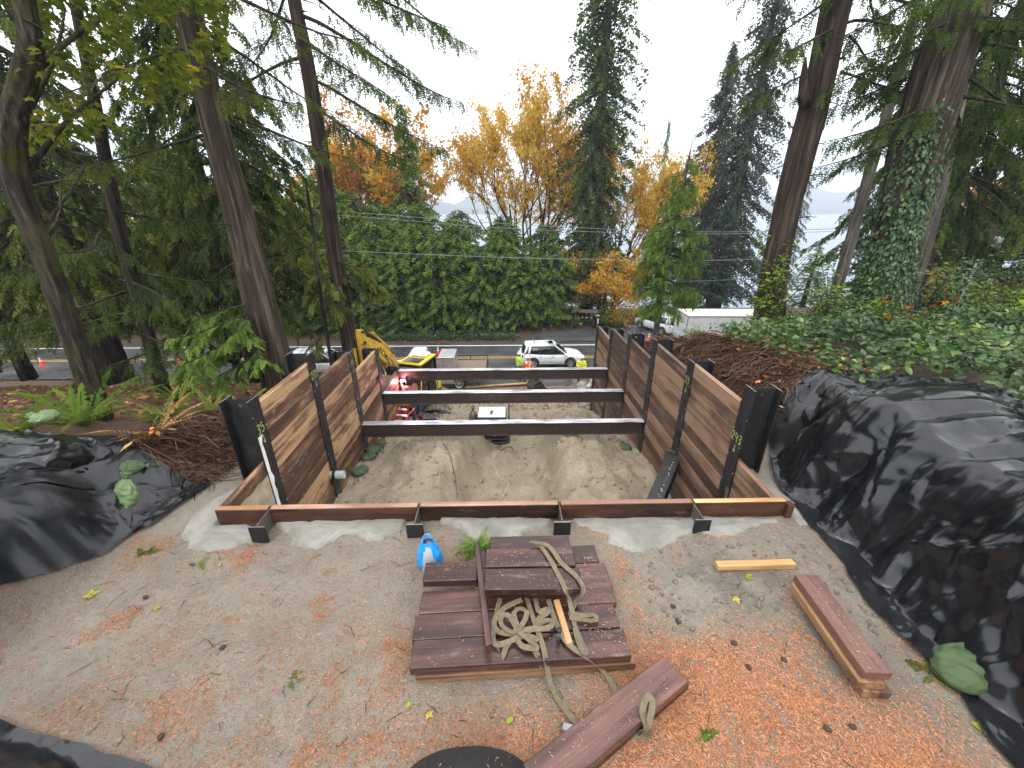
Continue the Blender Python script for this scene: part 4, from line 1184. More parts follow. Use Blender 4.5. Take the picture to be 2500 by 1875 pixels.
# ------------------------------------------------------------------ excavator
OX, OY = -4.05, 15.7
OZ = gz(OX, OY) - 0.22
exc = empty('excavator', (OX, OY, OZ)); exc.scale = (0.95,) * 3
tag(exc, 'yellow tracked excavator with raised boom at the road end of the pit', 'excavator')
tyaw = R(9)
def sub_track(sy):
    prof = [(-1.75, 0.32), (-1.55, 0.10), (-1.2, 0.0), (1.2, 0.0), (1.55, 0.10), (1.75, 0.32), (1.75, 0.52), (1.55, 0.76), (1.2, 0.84), (-1.2, 0.84), (-1.55, 0.76), (-1.75, 0.52)]
    y0, y1 = sy - 0.30, sy + 0.30
    o = mk('track', prism(prof, y0 + 0.09, y1 - 0.09), M['rubber'], exc, rot=(0, 0, tyaw))
    # shoe plates round the loop
    P2 = np.array(prof + prof[:1]); seg = np.linalg.norm(np.diff(P2, axis=0), axis=1); L_ = seg.sum(); plates = []
    n = 46
    for i in range(n):
        s_ = (i + 0.5) / n * L_; j = 0
        while s_ > seg[j]: s_ -= seg[j]; j += 1
        t = s_ / seg[j]; p = P2[j] * (1 - t) + P2[j + 1] * t; dv = (P2[j + 1] - P2[j]) / seg[j]
        plates.append(xf(join(box(-0.082, 0.082, y0, y1, -0.012, 0.018), box(-0.078, -0.055, y0, y1, -0.05, -0.012)), (p[0], 0, p[1]), (0, -math.atan2(dv[1], dv[0]), 0)))
    mk('track_shoes', join(*plates), M['track_steel'], o)['kind'] = 'stuff'
    wh = []
    for x_, r_ in ((-1.45, 0.34), (1.45, 0.36), (-0.8, 0.14), (-0.3, 0.14), (0.2, 0.14), (0.7, 0.14)):
        wh.append(cyl((x_, y0 + 0.02, 0.42 if r_ > 0.2 else 0.2), (x_, y1 - 0.02, 0.42 if r_ > 0.2 else 0.2), r_, 18))
        if r_ > 0.2: wh.append(cyl((x_, y0 - 0.01, 0.42), (x_, y1 + 0.01, 0.42), r_ * 0.45, 12))
    mk('rollers', join(*wh), M['track_steel'], o)
for s_ in (-1.0, 1.0): sub_track(s_)
mk('undercarriage', join(box(-0.9, 0.9, -0.75, 0.75, 0.35, 0.8), cyl((0, 0, 0.8), (0, 0, 1.02), 0.62, 24)), M['dark_grey'], exc, rot=(0, 0, tyaw))
hy = R(-107)
hr = (0, 0, hy)
rear = [(1.15, 1.2), (-0.75, 1.22), (-1.15, 1.0), (-1.42, 0.55), (-1.48, 0), (-1.42, -0.55), (-1.15, -1.0), (-0.75, -1.22), (1.15, -1.2)]
mk('slew_deck', prism(rear, 1.02, 1.30, 'z'), M['dark_grey'], exc, rot=hr)
def shrink(p, k, dx=0): return [(x * k + dx, y * k) for x, y in p]
cw = [p for p in rear if p[0] < 0] ; cw = [(-0.35, 1.2)] + cw + [(-0.35, -1.2)]
mk('counterweight', loft([[(x, y, 1.30) for x, y in cw], [(x, y, 1.75) for x, y in cw], [(x * 0.95, y * 0.95, 1.98) for x, y in cw], [(x * 0.8, y * 0.85, 2.06) for x, y in cw]], True, True), M['paint_yellow_bright'], exc, rot=hr)
mk('engine_hood', box(-0.34, 0.35, -1.18, 0.18, 1.31, 2.02, 0.05), M['paint_yellow'], exc, rot=hr)
mk('side_tank', box(0.36, 1.1, -1.18, -0.42, 1.31, 1.75, 0.05), M['paint_yellow'], exc, rot=hr)
mk('hood_grille', join(box(-1.0, -0.5, -0.5, 0.5, 2.062, 2.075), *[box(-0.95 + 0.07 * i, -0.92 + 0.07 * i, -0.48, 0.48, 2.075, 2.09) for i in range(7)]), M['black_plastic'], exc, rot=hr)
# cab on the operator's left
cabp = [(-0.45, 1.15), (1.05, 1.15), (1.32, 1.35), (1.38, 1.9), (1.05, 2.78), (0.85, 2.88), (-0.30, 2.88), (-0.45, 2.75)]
cab = mk('cab', prism([(x * 0.985 + 0.01, 1.1 + (z - 1.1) * 0.985 + 0.012) for x, z in cabp], 0.24, 1.16), M['car_glass'], exc, rot=hr)
posts = []
for y_ in (0.22, 1.18):
    for i in range(len(cabp)):
        a_, b_ = cabp[i], cabp[(i + 1) % len(cabp)]
        posts.append(cyl((a_[0], y_, a_[1]), (b_[0], y_, b_[1]), 0.045, 6))
    posts.append(cyl((0.28, y_, 1.15), (0.28, y_, 2.88), 0.04, 6))
    posts.append(box(-0.44, 0.28, y_ - 0.02, y_ + 0.02, 1.15, 1.75))
for p_ in cabp: posts.append(cyl((p_[0], 0.22, p_[1]), (p_[0], 1.18, p_[1]), 0.04, 6))
mk('cab_frame', join(*posts), M['black_plastic'], cab)
mk('cab_roof', box(-0.46, 0.92, 0.18, 1.22, 2.89, 2.99, 0.03), M['paint_yellow_bright'], cab)
mk('skylight', box(0.28, 0.84, 0.32, 1.08, 2.992, 3.004), M['car_glass'], cab)
mk('roof_hatch', xf(box(-0.36, 0.15, -0.36, 0.36, 0, 0.11, 0.045), (0, 0.7, 2.992)), M['hat_white'], cab)
mk('grab_rail', join(tube([(1.05, 1.24, 1.3), (1.2, 1.27, 1.5), (1.15, 1.27, 2.1), (1.02, 1.24, 2.3)], 0.022, 6), tube([(0.35, -1.2, 1.75), (0.35, -1.2, 2.3), (1.05, -1.2, 2.3), (1.1, -1.2, 1.3)], 0.02, 6)), M['paint_yellow_bright'], exc, rot=hr)
mir = mk('mirror', join(tube([(0.9, -1.15, 1.75), (0.95, -1.25, 2.35)], 0.018, 6), xf(box(-0.03, 0.05, -0.10, 0.10, 0, 0.26, 0.03), (0.95, -1.27, 2.3))), M['black_plastic'], exc, rot=hr)
# boom, curved box section
bl = [(0.30, 1.45), (0.55, 1.40), (1.05, 2.35), (1.55, 3.05), (2.15, 3.65), (2.85, 4.22), (2.98, 4.42), (2.86, 4.56), (2.62, 4.55), (1.75, 4.02), (1.10, 3.32), (0.62, 2.55), (0.22, 1.72)]
boom = mk('boom', prism([(x, z) for x, z in bl], -0.17, 0.17), M['paint_yellow'], exc, rot=hr)
mk('boom_ribs', join(*[box(-0.001, 0.001, -0.01, 0.01, 0, 0.01)], *[xf(box(-0.02, 0.02, -0.19, 0.19, -0.02, 0.02), (x, 0, z)) for x, z in ((1.75, 4.06), (1.1, 3.36), (0.62, 2.6))]), M['paint_yellow'], boom)
st = [(2.74, 4.86), (2.98, 4.88), (3.12, 4.70), (3.06, 3.6), (2.92, 2.1), (2.72, 2.08), (2.66, 3.7), (2.62, 4.4)]
stick = mk('stick', prism(st, -0.125, 0.125), M['paint_yellow'], exc, rot=hr)
mk('pins', join(cyl((2.88, -0.23, 4.42), (2.88, 0.23, 4.42), 0.075, 12), cyl((2.85, -0.2, 4.8), (2.85, 0.2, 4.8), 0.055, 10), cyl((2.82, -0.2, 2.2), (2.82, 0.2, 2.2), 0.055, 10), cyl((0.42, -0.3, 1.6), (0.42, 0.3, 1.6), 0.09, 12)), M['dark_grey'], exc, rot=hr)
cylp = [cyl((1.15, 0, 3.62), (2.1, 0, 4.55), 0.065, 10), cyl((3.24, 0, 4.3), (3.14, 0, 3.1), 0.06, 10)]
for y_ in (-0.24, 0.24): cylp.append(cyl((0.75, y_, 1.35), (1.25, y_, 2.2), 0.075, 10))
for q_ in cylp: mk('hydraulic_cylinder', q_, M['paint_yellow'], exc, rot=hr)
rods = [cyl((2.1, 0, 4.55), (2.82, 0, 4.84), 0.035, 8), cyl((3.14, 0, 3.1), (2.95, 0, 2.3), 0.035, 8)]
for y_ in (-0.24, 0.24): rods.append(cyl((1.25, y_, 2.2), (1.62, y_, 3.3), 0.045, 8))
for q_ in rods: mk('piston_rod', q_, M['chrome'], exc, rot=hr)
mk('hoses', join(*[tube(smooth_path([(0.7, y_, 2.75), (1.2, y_, 3.5), (1.9, y_, 4.2), (2.5, y_, 4.7), (2.75, y_, 4.95)], 4), 0.018, 5) for y_ in (-0.10, 0.10, 0.06)]), M['rubber'], exc, rot=hr)
cu = bpy.data.curves.new('t', 'FONT'); cu.body = 'KOMATSU'; cu.size = 0.30; cu.extrude = 0.002; cu.offset = 0.004
t = bpy.data.objects.new('t', cu); COL.objects.link(t); bpy.context.view_layer.update()
tm = bpy.data.meshes.new_from_object(t); bpy.data.objects.remove(t); tm.materials.clear(); tm.materials.append(M['black_plastic'])
lt = obj('boom_lettering', tm, boom)
dirv = Vector((1.1 - 2.15, 0, 2.72 - 4.0)).normalized(); nv_ = Vector((0, 1, 0)); upv = nv_.cross(dirv)
lt.matrix_local = Matrix.Translation((2.12, 0.1725, 3.86)) @ Matrix((dirv, upv, nv_)).transposed().to_4x4()

# ------------------------------------------------------------------ wheels and cars
def wheel_parts(r=0.36, w=0.24, dual=False, spokes=10):
    n = 28
    tyre = loft([[(rr * math.cos(a), y_, rr * math.sin(a)) for a in np.linspace(0, 2 * math.pi, n, endpoint=False)] for rr, y_ in ((r * 0.66, -w / 2), (r * 0.92, -w / 2), (r, -w / 2 + 0.04), (r, w / 2 - 0.04), (r * 0.92, w / 2), (r * 0.66, w / 2))])
    rim = loft([[(rr * math.cos(a), y_, rr * math.sin(a)) for a in np.linspace(0, 2 * math.pi, n, endpoint=False)] for rr, y_ in ((r * 0.67, -w / 2 + 0.005), (r * 0.60, -w / 2 + 0.02), (r * 0.58, w / 2 - 0.05), (r * 0.67, w / 2 - 0.005))])
    sp = [xf(box(0.03, r * 0.62, -w / 2 + 0.015, -w / 2 + 0.05, -0.022, 0.022), rot=(0, a, 0)) for a in np.linspace(0, 2 * math.pi, spokes, endpoint=False)]
    sp.append(cyl((0, -w / 2 + 0.0, 0), (0, -w / 2 + 0.06, 0), r * 0.2, 14))
    back = cyl((0, -w / 2 + 0.07, 0), (0, -w / 2 + 0.075, 0), r * 0.6, 20)
    return tyre, join(rim, *sp), back
def add_wheel(parent, x, y, r, w, flip, rimmat='rim_grey', spokes=10):
    ty, rm, bk = wheel_parts(r, w, False, spokes)
    o = mk('wheel', bk, M['black_plastic'], parent, loc=(x, y, r), rot=(0, 0, math.pi if flip else 0))
    mk('tyre', ty, M['rubber'], o, True); mk('rim', rm, M[rimmat], o)
    return o

def make_suv(name, label, loc, rz, cat='car', mat='paint_white'):
    e = empty(name, loc, rz); tag(e, label, cat)
    st_x = [-2.33, -2.28, -2.1, -1.6, -0.9, 0.0, 0.9, 1.2, 1.6, 2.0, 2.22, 2.33]
    belt = [0.78, 0.98, 1.06, 1.06, 1.03, 1.01, 0.99, 0.97, 0.93, 0.86, 0.76, 0.66]
    hw = [0.70, 0.80, 0.87, 0.90, 0.905, 0.905, 0.905, 0.90, 0.89, 0.84, 0.74, 0.60]
    bot = [0.42, 0.32, 0.28, 0.26, 0.26, 0.26, 0.26, 0.26, 0.26, 0.27, 0.30, 0.40]
    rings = []
    for x, b, w, z0 in zip(st_x, belt, hw, bot):
        half = [(0.0, z0), (w * 0.85, z0), (w * 0.98, z0 + 0.10), (w, 0.5 * (z0 + b) - 0.05), (w * 1.0, 0.5 * (z0 + b) + 0.12), (w * 0.97, b - 0.05), (w * 0.90, b), (w * 0.45, b + (0.05 if x > 0.8 else 0.0)), ]
        ring = [(x, y, z) for y, z in half] + [(x, 0, half[-1][1])] + [(x, -y, z) for y, z in half[::-1][:-1]]
        rings.append(ring)
    body = mk('body', loft(rings, True, True), M[mat], e, True)
    # greenhouse
    def gring(z, xr, xf_, w):
        return [(xf_, 0, z), (xf_ - 0.06, w * 0.7, z), (xf_ - 0.22, w, z), (0.2, w * 1.02, z), (-0.9, w * 1.02, z), (xr + 0.25, w * 0.98, z), (xr + 0.04, w * 0.75, z), (xr, 0, z)] + [(xr + 0.04, -w * 0.75, z), (xr + 0.25, -w * 0.98, z), (-0.9, -w * 1.02, z), (0.2, -w * 1.02, z), (xf_ - 0.22, -w, z), (xf_ - 0.06, -w * 0.7, z)]
    g0, g1, g2 = gring(0.98, -2.24, 1.22, 0.84), gring(1.30, -2.10, 0.80, 0.76), gring(1.58, -1.93, 0.36, 0.66)
    mk('windows', loft([g0, g1, g2], True, True), M['car_glass'], e, True)
    r0, r1, r2 = gring(1.565, -2.0, 0.40, 0.685), gring(1.64, -1.93, 0.28, 0.64), gring(1.675, -1.6, -0.05, 0.45)
    mk('roof', loft([r0, r1, r2], True, True), M[mat], e, True)
    pil = []
    def strip(a_, b_, w=0.05):
        pil.append(tube([a_, ((a_[0] + b_[0]) / 2, (a_[1] + b_[1]) / 2 * 1.012, (a_[2] + b_[2]) / 2), b_], [w, w * 0.9, w * 0.8], 6))
    for s in (-1, 1):
        strip((1.04, s * 0.85, 0.99), (0.20, s * 0.675, 1.585), 0.045)
        strip((-1.72, s * 0.86, 1.04), (-1.60, s * 0.675, 1.58), 0.10)
        strip((-2.02, s * 0.80, 1.02), (-1.80, s * 0.62, 1.58), 0.09)
    for q_ in pil: mk('pillar', q_, M[mat], e, True)
    mk('door_pillars', join(*[tube([(x_, s * 0.868, 1.0), (x_ - 0.03, s * 0.70, 1.575)], 0.028, 5) for s in (-1, 1) for x_ in (-0.05, -0.95)]), M['black_plastic'], e)
    for x_ in (-1.25, -0.35):
        mk('roof_bar', tube([(x_, -0.68, 1.63), (x_, -0.60, 1.74), (x_, 0.60, 1.74), (x_, 0.68, 1.63)], 0.028, 6), M['aluminium'], e)
    mk('sunroof', box(-0.24, 0.12, -0.36, 0.36, 1.668, 1.685, 0.008), M['car_glass'], e)
    for x_ in (-1.36, 1.32):
        for s in (-1, 1): mk('wheel_arch', cyl((x_, s * 0.80, 0.40), (x_, s * 0.912, 0.40), 0.415, 24), M['black_plastic'], e)
    mk('sill_trim', join(*[box(-1.0, 0.95, s * 0.9 - 0.012, s * 0.9 + 0.012, 0.26, 0.36, 0.005) for s in (-1, 1)]), M['chrome'], e)
    seams = [box(x_ - 0.004, x_ + 0.004, s * 0.9065 - 0.003, s * 0.9065 + 0.003, 0.38, 0.96) for s in (-1, 1) for x_ in (0.88, -0.06)]
    mk('door_seams', join(*seams), M['dark_grey'], e)
    mk('door_handles', join(*[box(x_, x_ + 0.16, s * 0.912 - 0.015, s * 0.912 + 0.015, 0.82, 0.85) for s in (-1, 1) for x_ in (-0.02, -0.95)]), M['chrome'], e)
    for s in (-1, 1):
        mk('tail_light', xf(prism([(0, 0), (0.42, 0.02), (0.46, 0.05), (0.05, 0.17), (0, 0.16)], -0.012, 0.012), (-2.22, s * 0.858, 0.84), (0, 0, s * R(-9))), M['lamp_red'], e)
        mk('headlight', xf(prism([(0, 0), (0.34, -0.05), (0.36, -0.13), (0.1, -0.10)], -0.02, 0.02), (1.90, s * 0.80, 0.80), (0, 0, s * R(-26))), M['lamp_clear'], e)
        m_ = mk('mirror', join(xf(box(-0.07, 0.07, -0.10, 0.10, -0.06, 0.07, 0.03), (0.92, s * 1.02, 1.03)), box(0.88, 0.95, min(s * 0.86, s * 0.95), max(s * 0.86, s * 0.95), 1.0, 1.03)), M[mat], e)
    mk('grille', box(2.26, 2.345, -0.42, 0.42, 0.42, 0.62, 0.01), M['black_plastic'], e)
    mk('number_plate', box(-2.36, -2.335, -0.16, 0.16, 0.62, 0.74), M['reflective_white'], e)
    for x_ in (-1.36, 1.32):
        for s in (-1, 1): add_wheel(e, x_, s * 0.84, 0.355, 0.22, s > 0)
    return e
make_suv('parked_car', 'white SUV with roof bars stopped in the near lane', (3.52, 28.05, -6.80), R(1.5))
make_suv('parked_car', 'white car behind the left wall, half hidden by trunks', (-12.6, 26.7, -6.80), R(4))
make_suv('parked_car', 'white vehicle beyond the thin leaning trunk beside the white box', (14.6, 36.6, -6.73), R(118), mat='paint_truck')

# ------------------------------------------------------------------ flatbed truck behind the excavator
tz = -6.0
e = empty('flatbed_truck', (-4.6, 22.75, tz)); tag(e, 'flatbed work truck with wooden deck and silver box behind the excavator', 'truck')
fl = e
for i in range(8): mk('deck_board', box(0.2, 3.55, -1.15 + i * 0.29, -0.875 + i * 0.29, 0.98, 1.04), M['deck_wood'], fl)
mk('deck_frame', join(box(0.1, 3.62, -1.22, -1.15, 0.82, 1.02), box(0.1, 3.62, 1.17, 1.24, 0.82, 1.02), box(3.55, 3.64, -1.22, 1.24, 0.80, 1.02), box(0.1, 3.5, -0.5, -0.38, 0.62, 0.98), box(0.1, 3.5, 0.38, 0.5, 0.62, 0.98)), M['black_plastic'], fl)
mk('side_rail', join(box(0.2, 3.6, 1.19, 1.23, 1.32, 1.36), *[box(x_, x_ + 0.04, 1.19, 1.23, 1.0, 1.34) for x_ in (0.3, 1.4, 2.5, 3.56)], box(3.58, 3.62, -1.2, 1.2, 1.3, 1.34), box(3.58, 3.62, -1.2, -1.16, 1.0, 1.32)), M['black_plastic'], fl)
sb_ = mk('cargo_box', box(0.85, 1.75, -0.95, 0.55, 1.05, 1.92, 0.02), M['aluminium'], fl)
mk('box_lid', box(0.82, 1.78, -0.98, 0.58, 1.925, 2.0, 0.02), M['aluminium'], sb_)
mk('under_box', box(0.7, 1.7, -1.2, -0.75, 0.42, 0.80, 0.015), M['aluminium'], fl)
mk('front_rack', join(box(0.1, 0.16, -1.1, 1.1, 1.05, 1.9), *[box(0.1, 0.18, y_, y_ + 0.06, 1.04, 2.0) for y_ in (-1.1, 0, 1.05)]), M['dark_grey'], fl)
cabr = []
for z_, x0_, x1_, w__ in ((0.5, -2.1, 0.0, 0.95), (1.15, -2.15, 0.0, 0.98), (1.25, -1.35, 0.0, 0.95), (2.0, -0.95, -0.08, 0.80), (2.08, -0.8, -0.15, 0.7)):
    cabr.append([(x0_, -w__ * 0.9, z_), (x0_ + 0.15, -w__, z_), (x1_, -w__, z_), (x1_, w__, z_), (x0_ + 0.15, w__, z_), (x0_, w__ * 0.9, z_)])
mk('truck_cab', loft(cabr, True, True), M['paint_white'], fl)
mk('cab_windows', join(*[xf(prism([(-1.15, 1.3), (-0.15, 1.3), (-0.2, 1.92), (-0.88, 1.92)], -0.006, 0.006), (0, s * 0.885, 0), (s * R(11), 0, 0)) for s in (-1, 1)]), M['car_glass'], fl)
mk('mirror', join(tube([(-1.0, -0.95, 1.3), (-1.02, -1.2, 1.45)], 0.015, 6), box(-1.06, -0.98, -1.3, -1.12, 1.35, 1.7, 0.02)), M['black_plastic'], fl)
for x_, s in ((1.98, -1), (1.98, 1), (-1.35, -1), (-1.35, 1)): add_wheel(fl, x_, s * 0.98, 0.41, 0.30, s > 0, 'aluminium', 8)

# ------------------------------------------------------------------ white cargo box parked by the driveway
zt, zb = -3.75, -6.45
A_ = Vector(at(1681, 771, Z=zt)); D_ = Vector(at(1655, 747, Z=zt)); B_ = Vector(at(1940, 772, Z=zt))
ex_ = (B_ - A_); blen = min(ex_.length, 8.0); ang = math.atan2(ex_.y, ex_.x)
e = empty('cargo_box', (A_.x, A_.y, zb), ang); tag(e, 'large white box body of a truck beyond the root bank', 'box truck')
bw = 2.5; bh = zt - zb
mk('side_panel', box(0, blen, 0, bw, 0.5, bh - 0.06, 0.01), M['paint_truck'], e)
mk('roof_panel', box(0.03, blen - 0.03, 0.03, bw - 0.03, bh - 0.058, bh, 0.01), M['truck_roof'], e)
mk('corner_trim', join(*[box(x_ - 0.03, x_ + 0.03, y_ - 0.03, y_ + 0.03, 0.45, bh - 0.02) for x_ in (0, blen) for y_ in (0, bw)], box(0, blen, -0.02, 0.03, bh - 0.10, bh - 0.03), box(-0.02, 0.03, 0, bw, bh - 0.10, bh - 0.03), box(0, blen, -0.02, 0.03, 0.45, 0.56)), M['aluminium'], e)
tag(mk('rivet_lines', join(*[box(x_ - 0.008, x_ + 0.008, -0.006, 0.0, 0.6, bh - 0.12) for x_ in np.arange(0.6, blen, 0.6)]), M['aluminium'], e), kind='stuff')
mk('chassis', box(0.2, blen - 0.2, 0.4, bw - 0.4, 0.25, 0.5), M['black_plastic'], e)
for x_ in (1.2, blen - 1.5):
    for y_, fl2 in ((0.2, False), (bw - 0.2, True)): add_wheel(e, x_, y_, 0.40, 0.28, fl2)

# ------------------------------------------------------------------ welding generator
gxp, gyp = -0.36, 10.4
e = empty('welding_generator', (gxp, gyp, gz(gxp, gyp) - 0.02), R(-1)); e.scale = (1.2, 1.2, 1.15); tag(e, 'black welding generator with pale lid in the middle of the pit', 'generator')
mk('engine_case', box(-0.34, 0.36, -0.26, 0.26, 0.14, 0.74, 0.02), M['black_plastic'], e)
mk('lid', box(-0.32, 0.34, -0.27, 0.25, 0.742, 0.775, 0.012), M['hat_white'], e)
mk('control_panel', join(box(-0.28, 0.30, -0.275, -0.262, 0.40, 0.70, 0.004)), M['weld_blue'], e)
mk('sockets', join(*[cyl((x_, -0.262, 0.28), (x_, -0.30, 0.28), 0.028, 10) for x_ in (-0.18, -0.06, 0.07, 0.2)]), M['dark_grey'], e)
mk('panel_dial', cyl((0.07, -0.275, 0.27), (0.07, -0.315, 0.27), 0.035, 12), M['rim_grey'], e)
fr = []
for x_ in (-0.42, 0.42):
    for y_ in (-0.32, 0.32): fr.append(cyl((x_, y_, 0.05), (x_, y_, 0.80 if x_ > 0 else 0.5), 0.02, 6))
    fr.append(cyl((x_, -0.32, 0.05), (x_, 0.32, 0.05), 0.022, 6))
    fr.append(cyl((x_, -0.32, 0.5), (x_, 0.32, 0.5), 0.018, 6))
for y_ in (-0.32, 0.32):
    fr.append(cyl((-0.42, y_, 0.05), (0.42, y_, 0.05), 0.022, 6)); fr.append(cyl((-0.42, y_, 0.16), (0.42, y_, 0.16), 0.016, 6))
fr.append(cyl((0.42, -0.32, 0.8), (0.42, 0.32, 0.8), 0.018, 6))
mk('frame', join(*fr, box(-0.44, 0.44, -0.34, 0.34, 0.0, 0.06, 0.01)), M['black_plastic'], e)
gb = mk('gas_cylinder', lathe([(0.01, 0.06), (0.10, 0.06), (0.10, 0.62), (0.07, 0.72), (0.03, 0.75), (0.03, 0.82), (0.045, 0.83), (0.045, 0.88)], 14), M['steel_worn'], e, True, loc=(-0.46, 0.06, 0.0))
mk('exhaust', tube([(0.0, -0.15, 0.775), (0.0, -0.15, 0.85), (0.03, -0.2, 0.88)], 0.03, 8), M['steel_worn'], e)

# ------------------------------------------------------------------ stepladder and tool box by the left wall
lx, ly = -3.16, 11.35
e = empty('stepladder', (lx, ly, gz(lx, ly) - 0.02), R(-12)); tag(e, 'red fibreglass stepladder below the middle beam', 'ladder')
hgt, sp = -1.83 - gz(lx, ly), 0.42
rails = []
for s in (-1, 1):
    rails.append(tube([(s * 0.30, -sp, 0), (s * 0.16, -0.04, hgt)], 0.034, 4)); rails.append(tube([(s * 0.29, sp, 0), (s * 0.15, 0.06, hgt)], 0.028, 4))
for i, r_ in enumerate(rails): mk('rail', r_, M['red_plastic'], e)
for i in range(4):
    t_ = (i + 0.8) / 4.6; w2 = 0.30 - 0.14 * t_; yy_ = -sp + (sp - 0.04) * t_; zz_ = hgt * t_
    mk('step', box(-w2, w2, yy_ - 0.04, yy_ + 0.05, zz_ - 0.015, zz_ + 0.015), M['aluminium'], e)
mk('top_cap', box(-0.20, 0.20, -0.10, 0.13, hgt - 0.01, hgt + 0.06, 0.012), M['paint_yellow'], e)
mk('spreader', join(cyl((-0.25, -0.25, 0.55), (-0.25, 0.25, 0.55), 0.01, 5), cyl((0.25, -0.25, 0.55), (0.25, 0.25, 0.55), 0.01, 5)), M['aluminium'], e)
bx_, by_ = -2.33, 11.35
e = empty('tool_box', (bx_, by_, gz(bx_, by_) - 0.02), R(4)); tag(e, 'black plastic tool box beside the red stepladder', 'tool box')
mk('case', box(-0.26, 0.26, -0.14, 0.14, 0, 0.24, 0.015), M['black_plastic'], e); mk('lid', box(-0.27, 0.27, -0.15, 0.15, 0.243, 0.31, 0.02), M['dark_grey'], e)
mk('carry_handle', tube([(-0.12, 0, 0.31), (-0.10, 0, 0.37), (0.10, 0, 0.37), (0.12, 0, 0.31)], 0.014, 6), M['black_plastic'], e)
px_, py_ = -2.75, 12.0
e = empty('plastic_bucket', (px_, py_, gz(px_, py_) - 0.02)); tag(e, 'grey plastic bucket behind the stepladder', 'bucket')
mk('pail', loft([[(r_ * math.cos(a), r_ * math.sin(a), z_) for a in np.linspace(0, 2 * math.pi, 18, endpoint=False)] for r_, z_ in ((0.0, 0), (0.13, 0), (0.155, 0.36), (0.165, 0.37), (0.145, 0.36), (0.125, 0.03), (0, 0.03))]), M['dark_grey'], e, True)
mk('bail', tube([(0.16, 0, 0.34), (0.14, -0.12, 0.26), (0, -0.18, 0.22), (-0.14, -0.12, 0.26), (-0.16, 0, 0.34)], 0.006, 5), M['aluminium'], e)

# ------------------------------------------------------------------ detached digging bucket, rocks, kerb plank
e = empty('digging_bucket', (1.86, 19.6, gz(1.86, 19.6) - 0.03), R(200)); tag(e, 'rusty excavator bucket lying on the ground near the workers', 'digger bucket')
pr = [(-0.55, 0.0), (0.25, 0.0), (0.50, 0.18), (0.52, 0.45), (0.30, 0.75), (0.05, 0.85), (-0.05, 0.70), (0.10, 0.60), (0.30, 0.42), (0.28, 0.22), (0.15, 0.10), (-0.5, 0.06)]
mk('shell', prism(pr, -0.36, 0.36), M['bucket_steel'], e)
for s in (-1, 1): mk('side_plate', prism([(-0.5, 0.03), (0.25, 0.0), (0.50, 0.18), (0.52, 0.45), (0.30, 0.75), (0.05, 0.85)], s * 0.36 - 0.015, s * 0.36 + 0.015), M['bucket_steel'], e)
for i in range(4): mk('tooth', xf(prism([(-0.2, 0.0), (0, -0.03), (0, 0.06)], -0.04, 0.04), (-0.52, -0.27 + 0.18 * i, 0.03)), M['dark_grey'], e)
mk('hinge_ears', join(*[prism([(0.0, 0.8), (0.28, 0.76), (0.22, 0.98), (0.08, 1.0)], s * 0.12 - 0.02, s * 0.12 + 0.02) for s in (-1, 1)]), M['bucket_steel'], e)
def rock(label, loc, s, seed, mat):
    bm = bmesh.new(); bmesh.ops.create_icosphere(bm, subdivisions=3, radius=1)
    g = np.random.default_rng(seed); off = g.uniform(0, 50, 2)
    for v_ in bm.verts:
        n_ = 1 + 0.28 * float(fbm(np.array([v_.co.x * 1.1 + off[0] + v_.co.z]), np.array([v_.co.y * 1.1 + off[1]]), 3)[0])
        v_.co = Vector((v_.co.x * s[0], v_.co.y * s[1], v_.co.z * s[2])) * n_
    m_ = bpy.data.meshes.new('rock'); bm.to_mesh(m_); bm.free(); m_.materials.append(M[mat]); m_.polygons.foreach_set('use_smooth', np.ones(len(m_.polygons), bool))
    tag(obj('rock', m_, None, loc, (0, 0, g.uniform(0, 3))), label, 'rock', 'rocks by the right wall end')
for lab, u, v_, s, mt in (('flat grey boulder at the far end of the right wall', 1425, 945, (0.42, 0.30, 0.20), 'stone_grey'), ('pale round stone beside the grey boulder', 1441, 951, (0.22, 0.2, 0.15), 'stone_pale'), ('small stone left of the grey boulder', 1385, 950, (0.15, 0.13, 0.10), 'stone_grey'), ('lump of grey rubble behind the boulder', 1425, 925, (0.5, 0.35, 0.28), 'stone_grey'), ('rubble lump above the boulder by the wall end', 1444, 918, (0.35, 0.3, 0.22), 'stone_grey'), ('grey stone at the foot of the right wall', 1468, 1005, (0.2, 0.16, 0.13), 'stone_grey')):
    yv = 13.6 if v_ > 990 else 18.3
    p = at(u, v_, Z=gz(2.5, yv)); rock(lab, (p[0], p[1], gz(p[0], p[1]) + s[2] * 0.35), s, int(u + v_), mt)
p = at(1447, 950, Z=gz(2.5, 18.0)); e = tag(mk('concrete_block', box(-0.16, 0.16, -0.12, 0.12, 0, 0.26, 0.02), M['stone_pale'], None, loc=(p[0], p[1], gz(p[0], p[1]) - 0.02), rot=(0, 0, 0.4)), 'tan block standing by the end of the right wall', 'block')
p0, p1 = at(1120, 946, Z=-5.95), at(1290, 939, Z=-6.05)
e = empty('edge_timber', ((p0[0] + p1[0]) / 2, (p0[1] + p1[1]) / 2, -6.02), math.atan2(p1[1] - p0[1], p1[0] - p0[0])); tag(e, 'long yellowish timber lying along the edge of the asphalt', 'timber')
mk('timber', box(-2.1, 2.1, -0.09, 0.09, 0, 0.10, 0.01), M['board_pale'], e); mk('mud_edge', box(-2.1, 2.1, -0.13, -0.092, -0.02, 0.05, 0.01), M['board_front'], e)

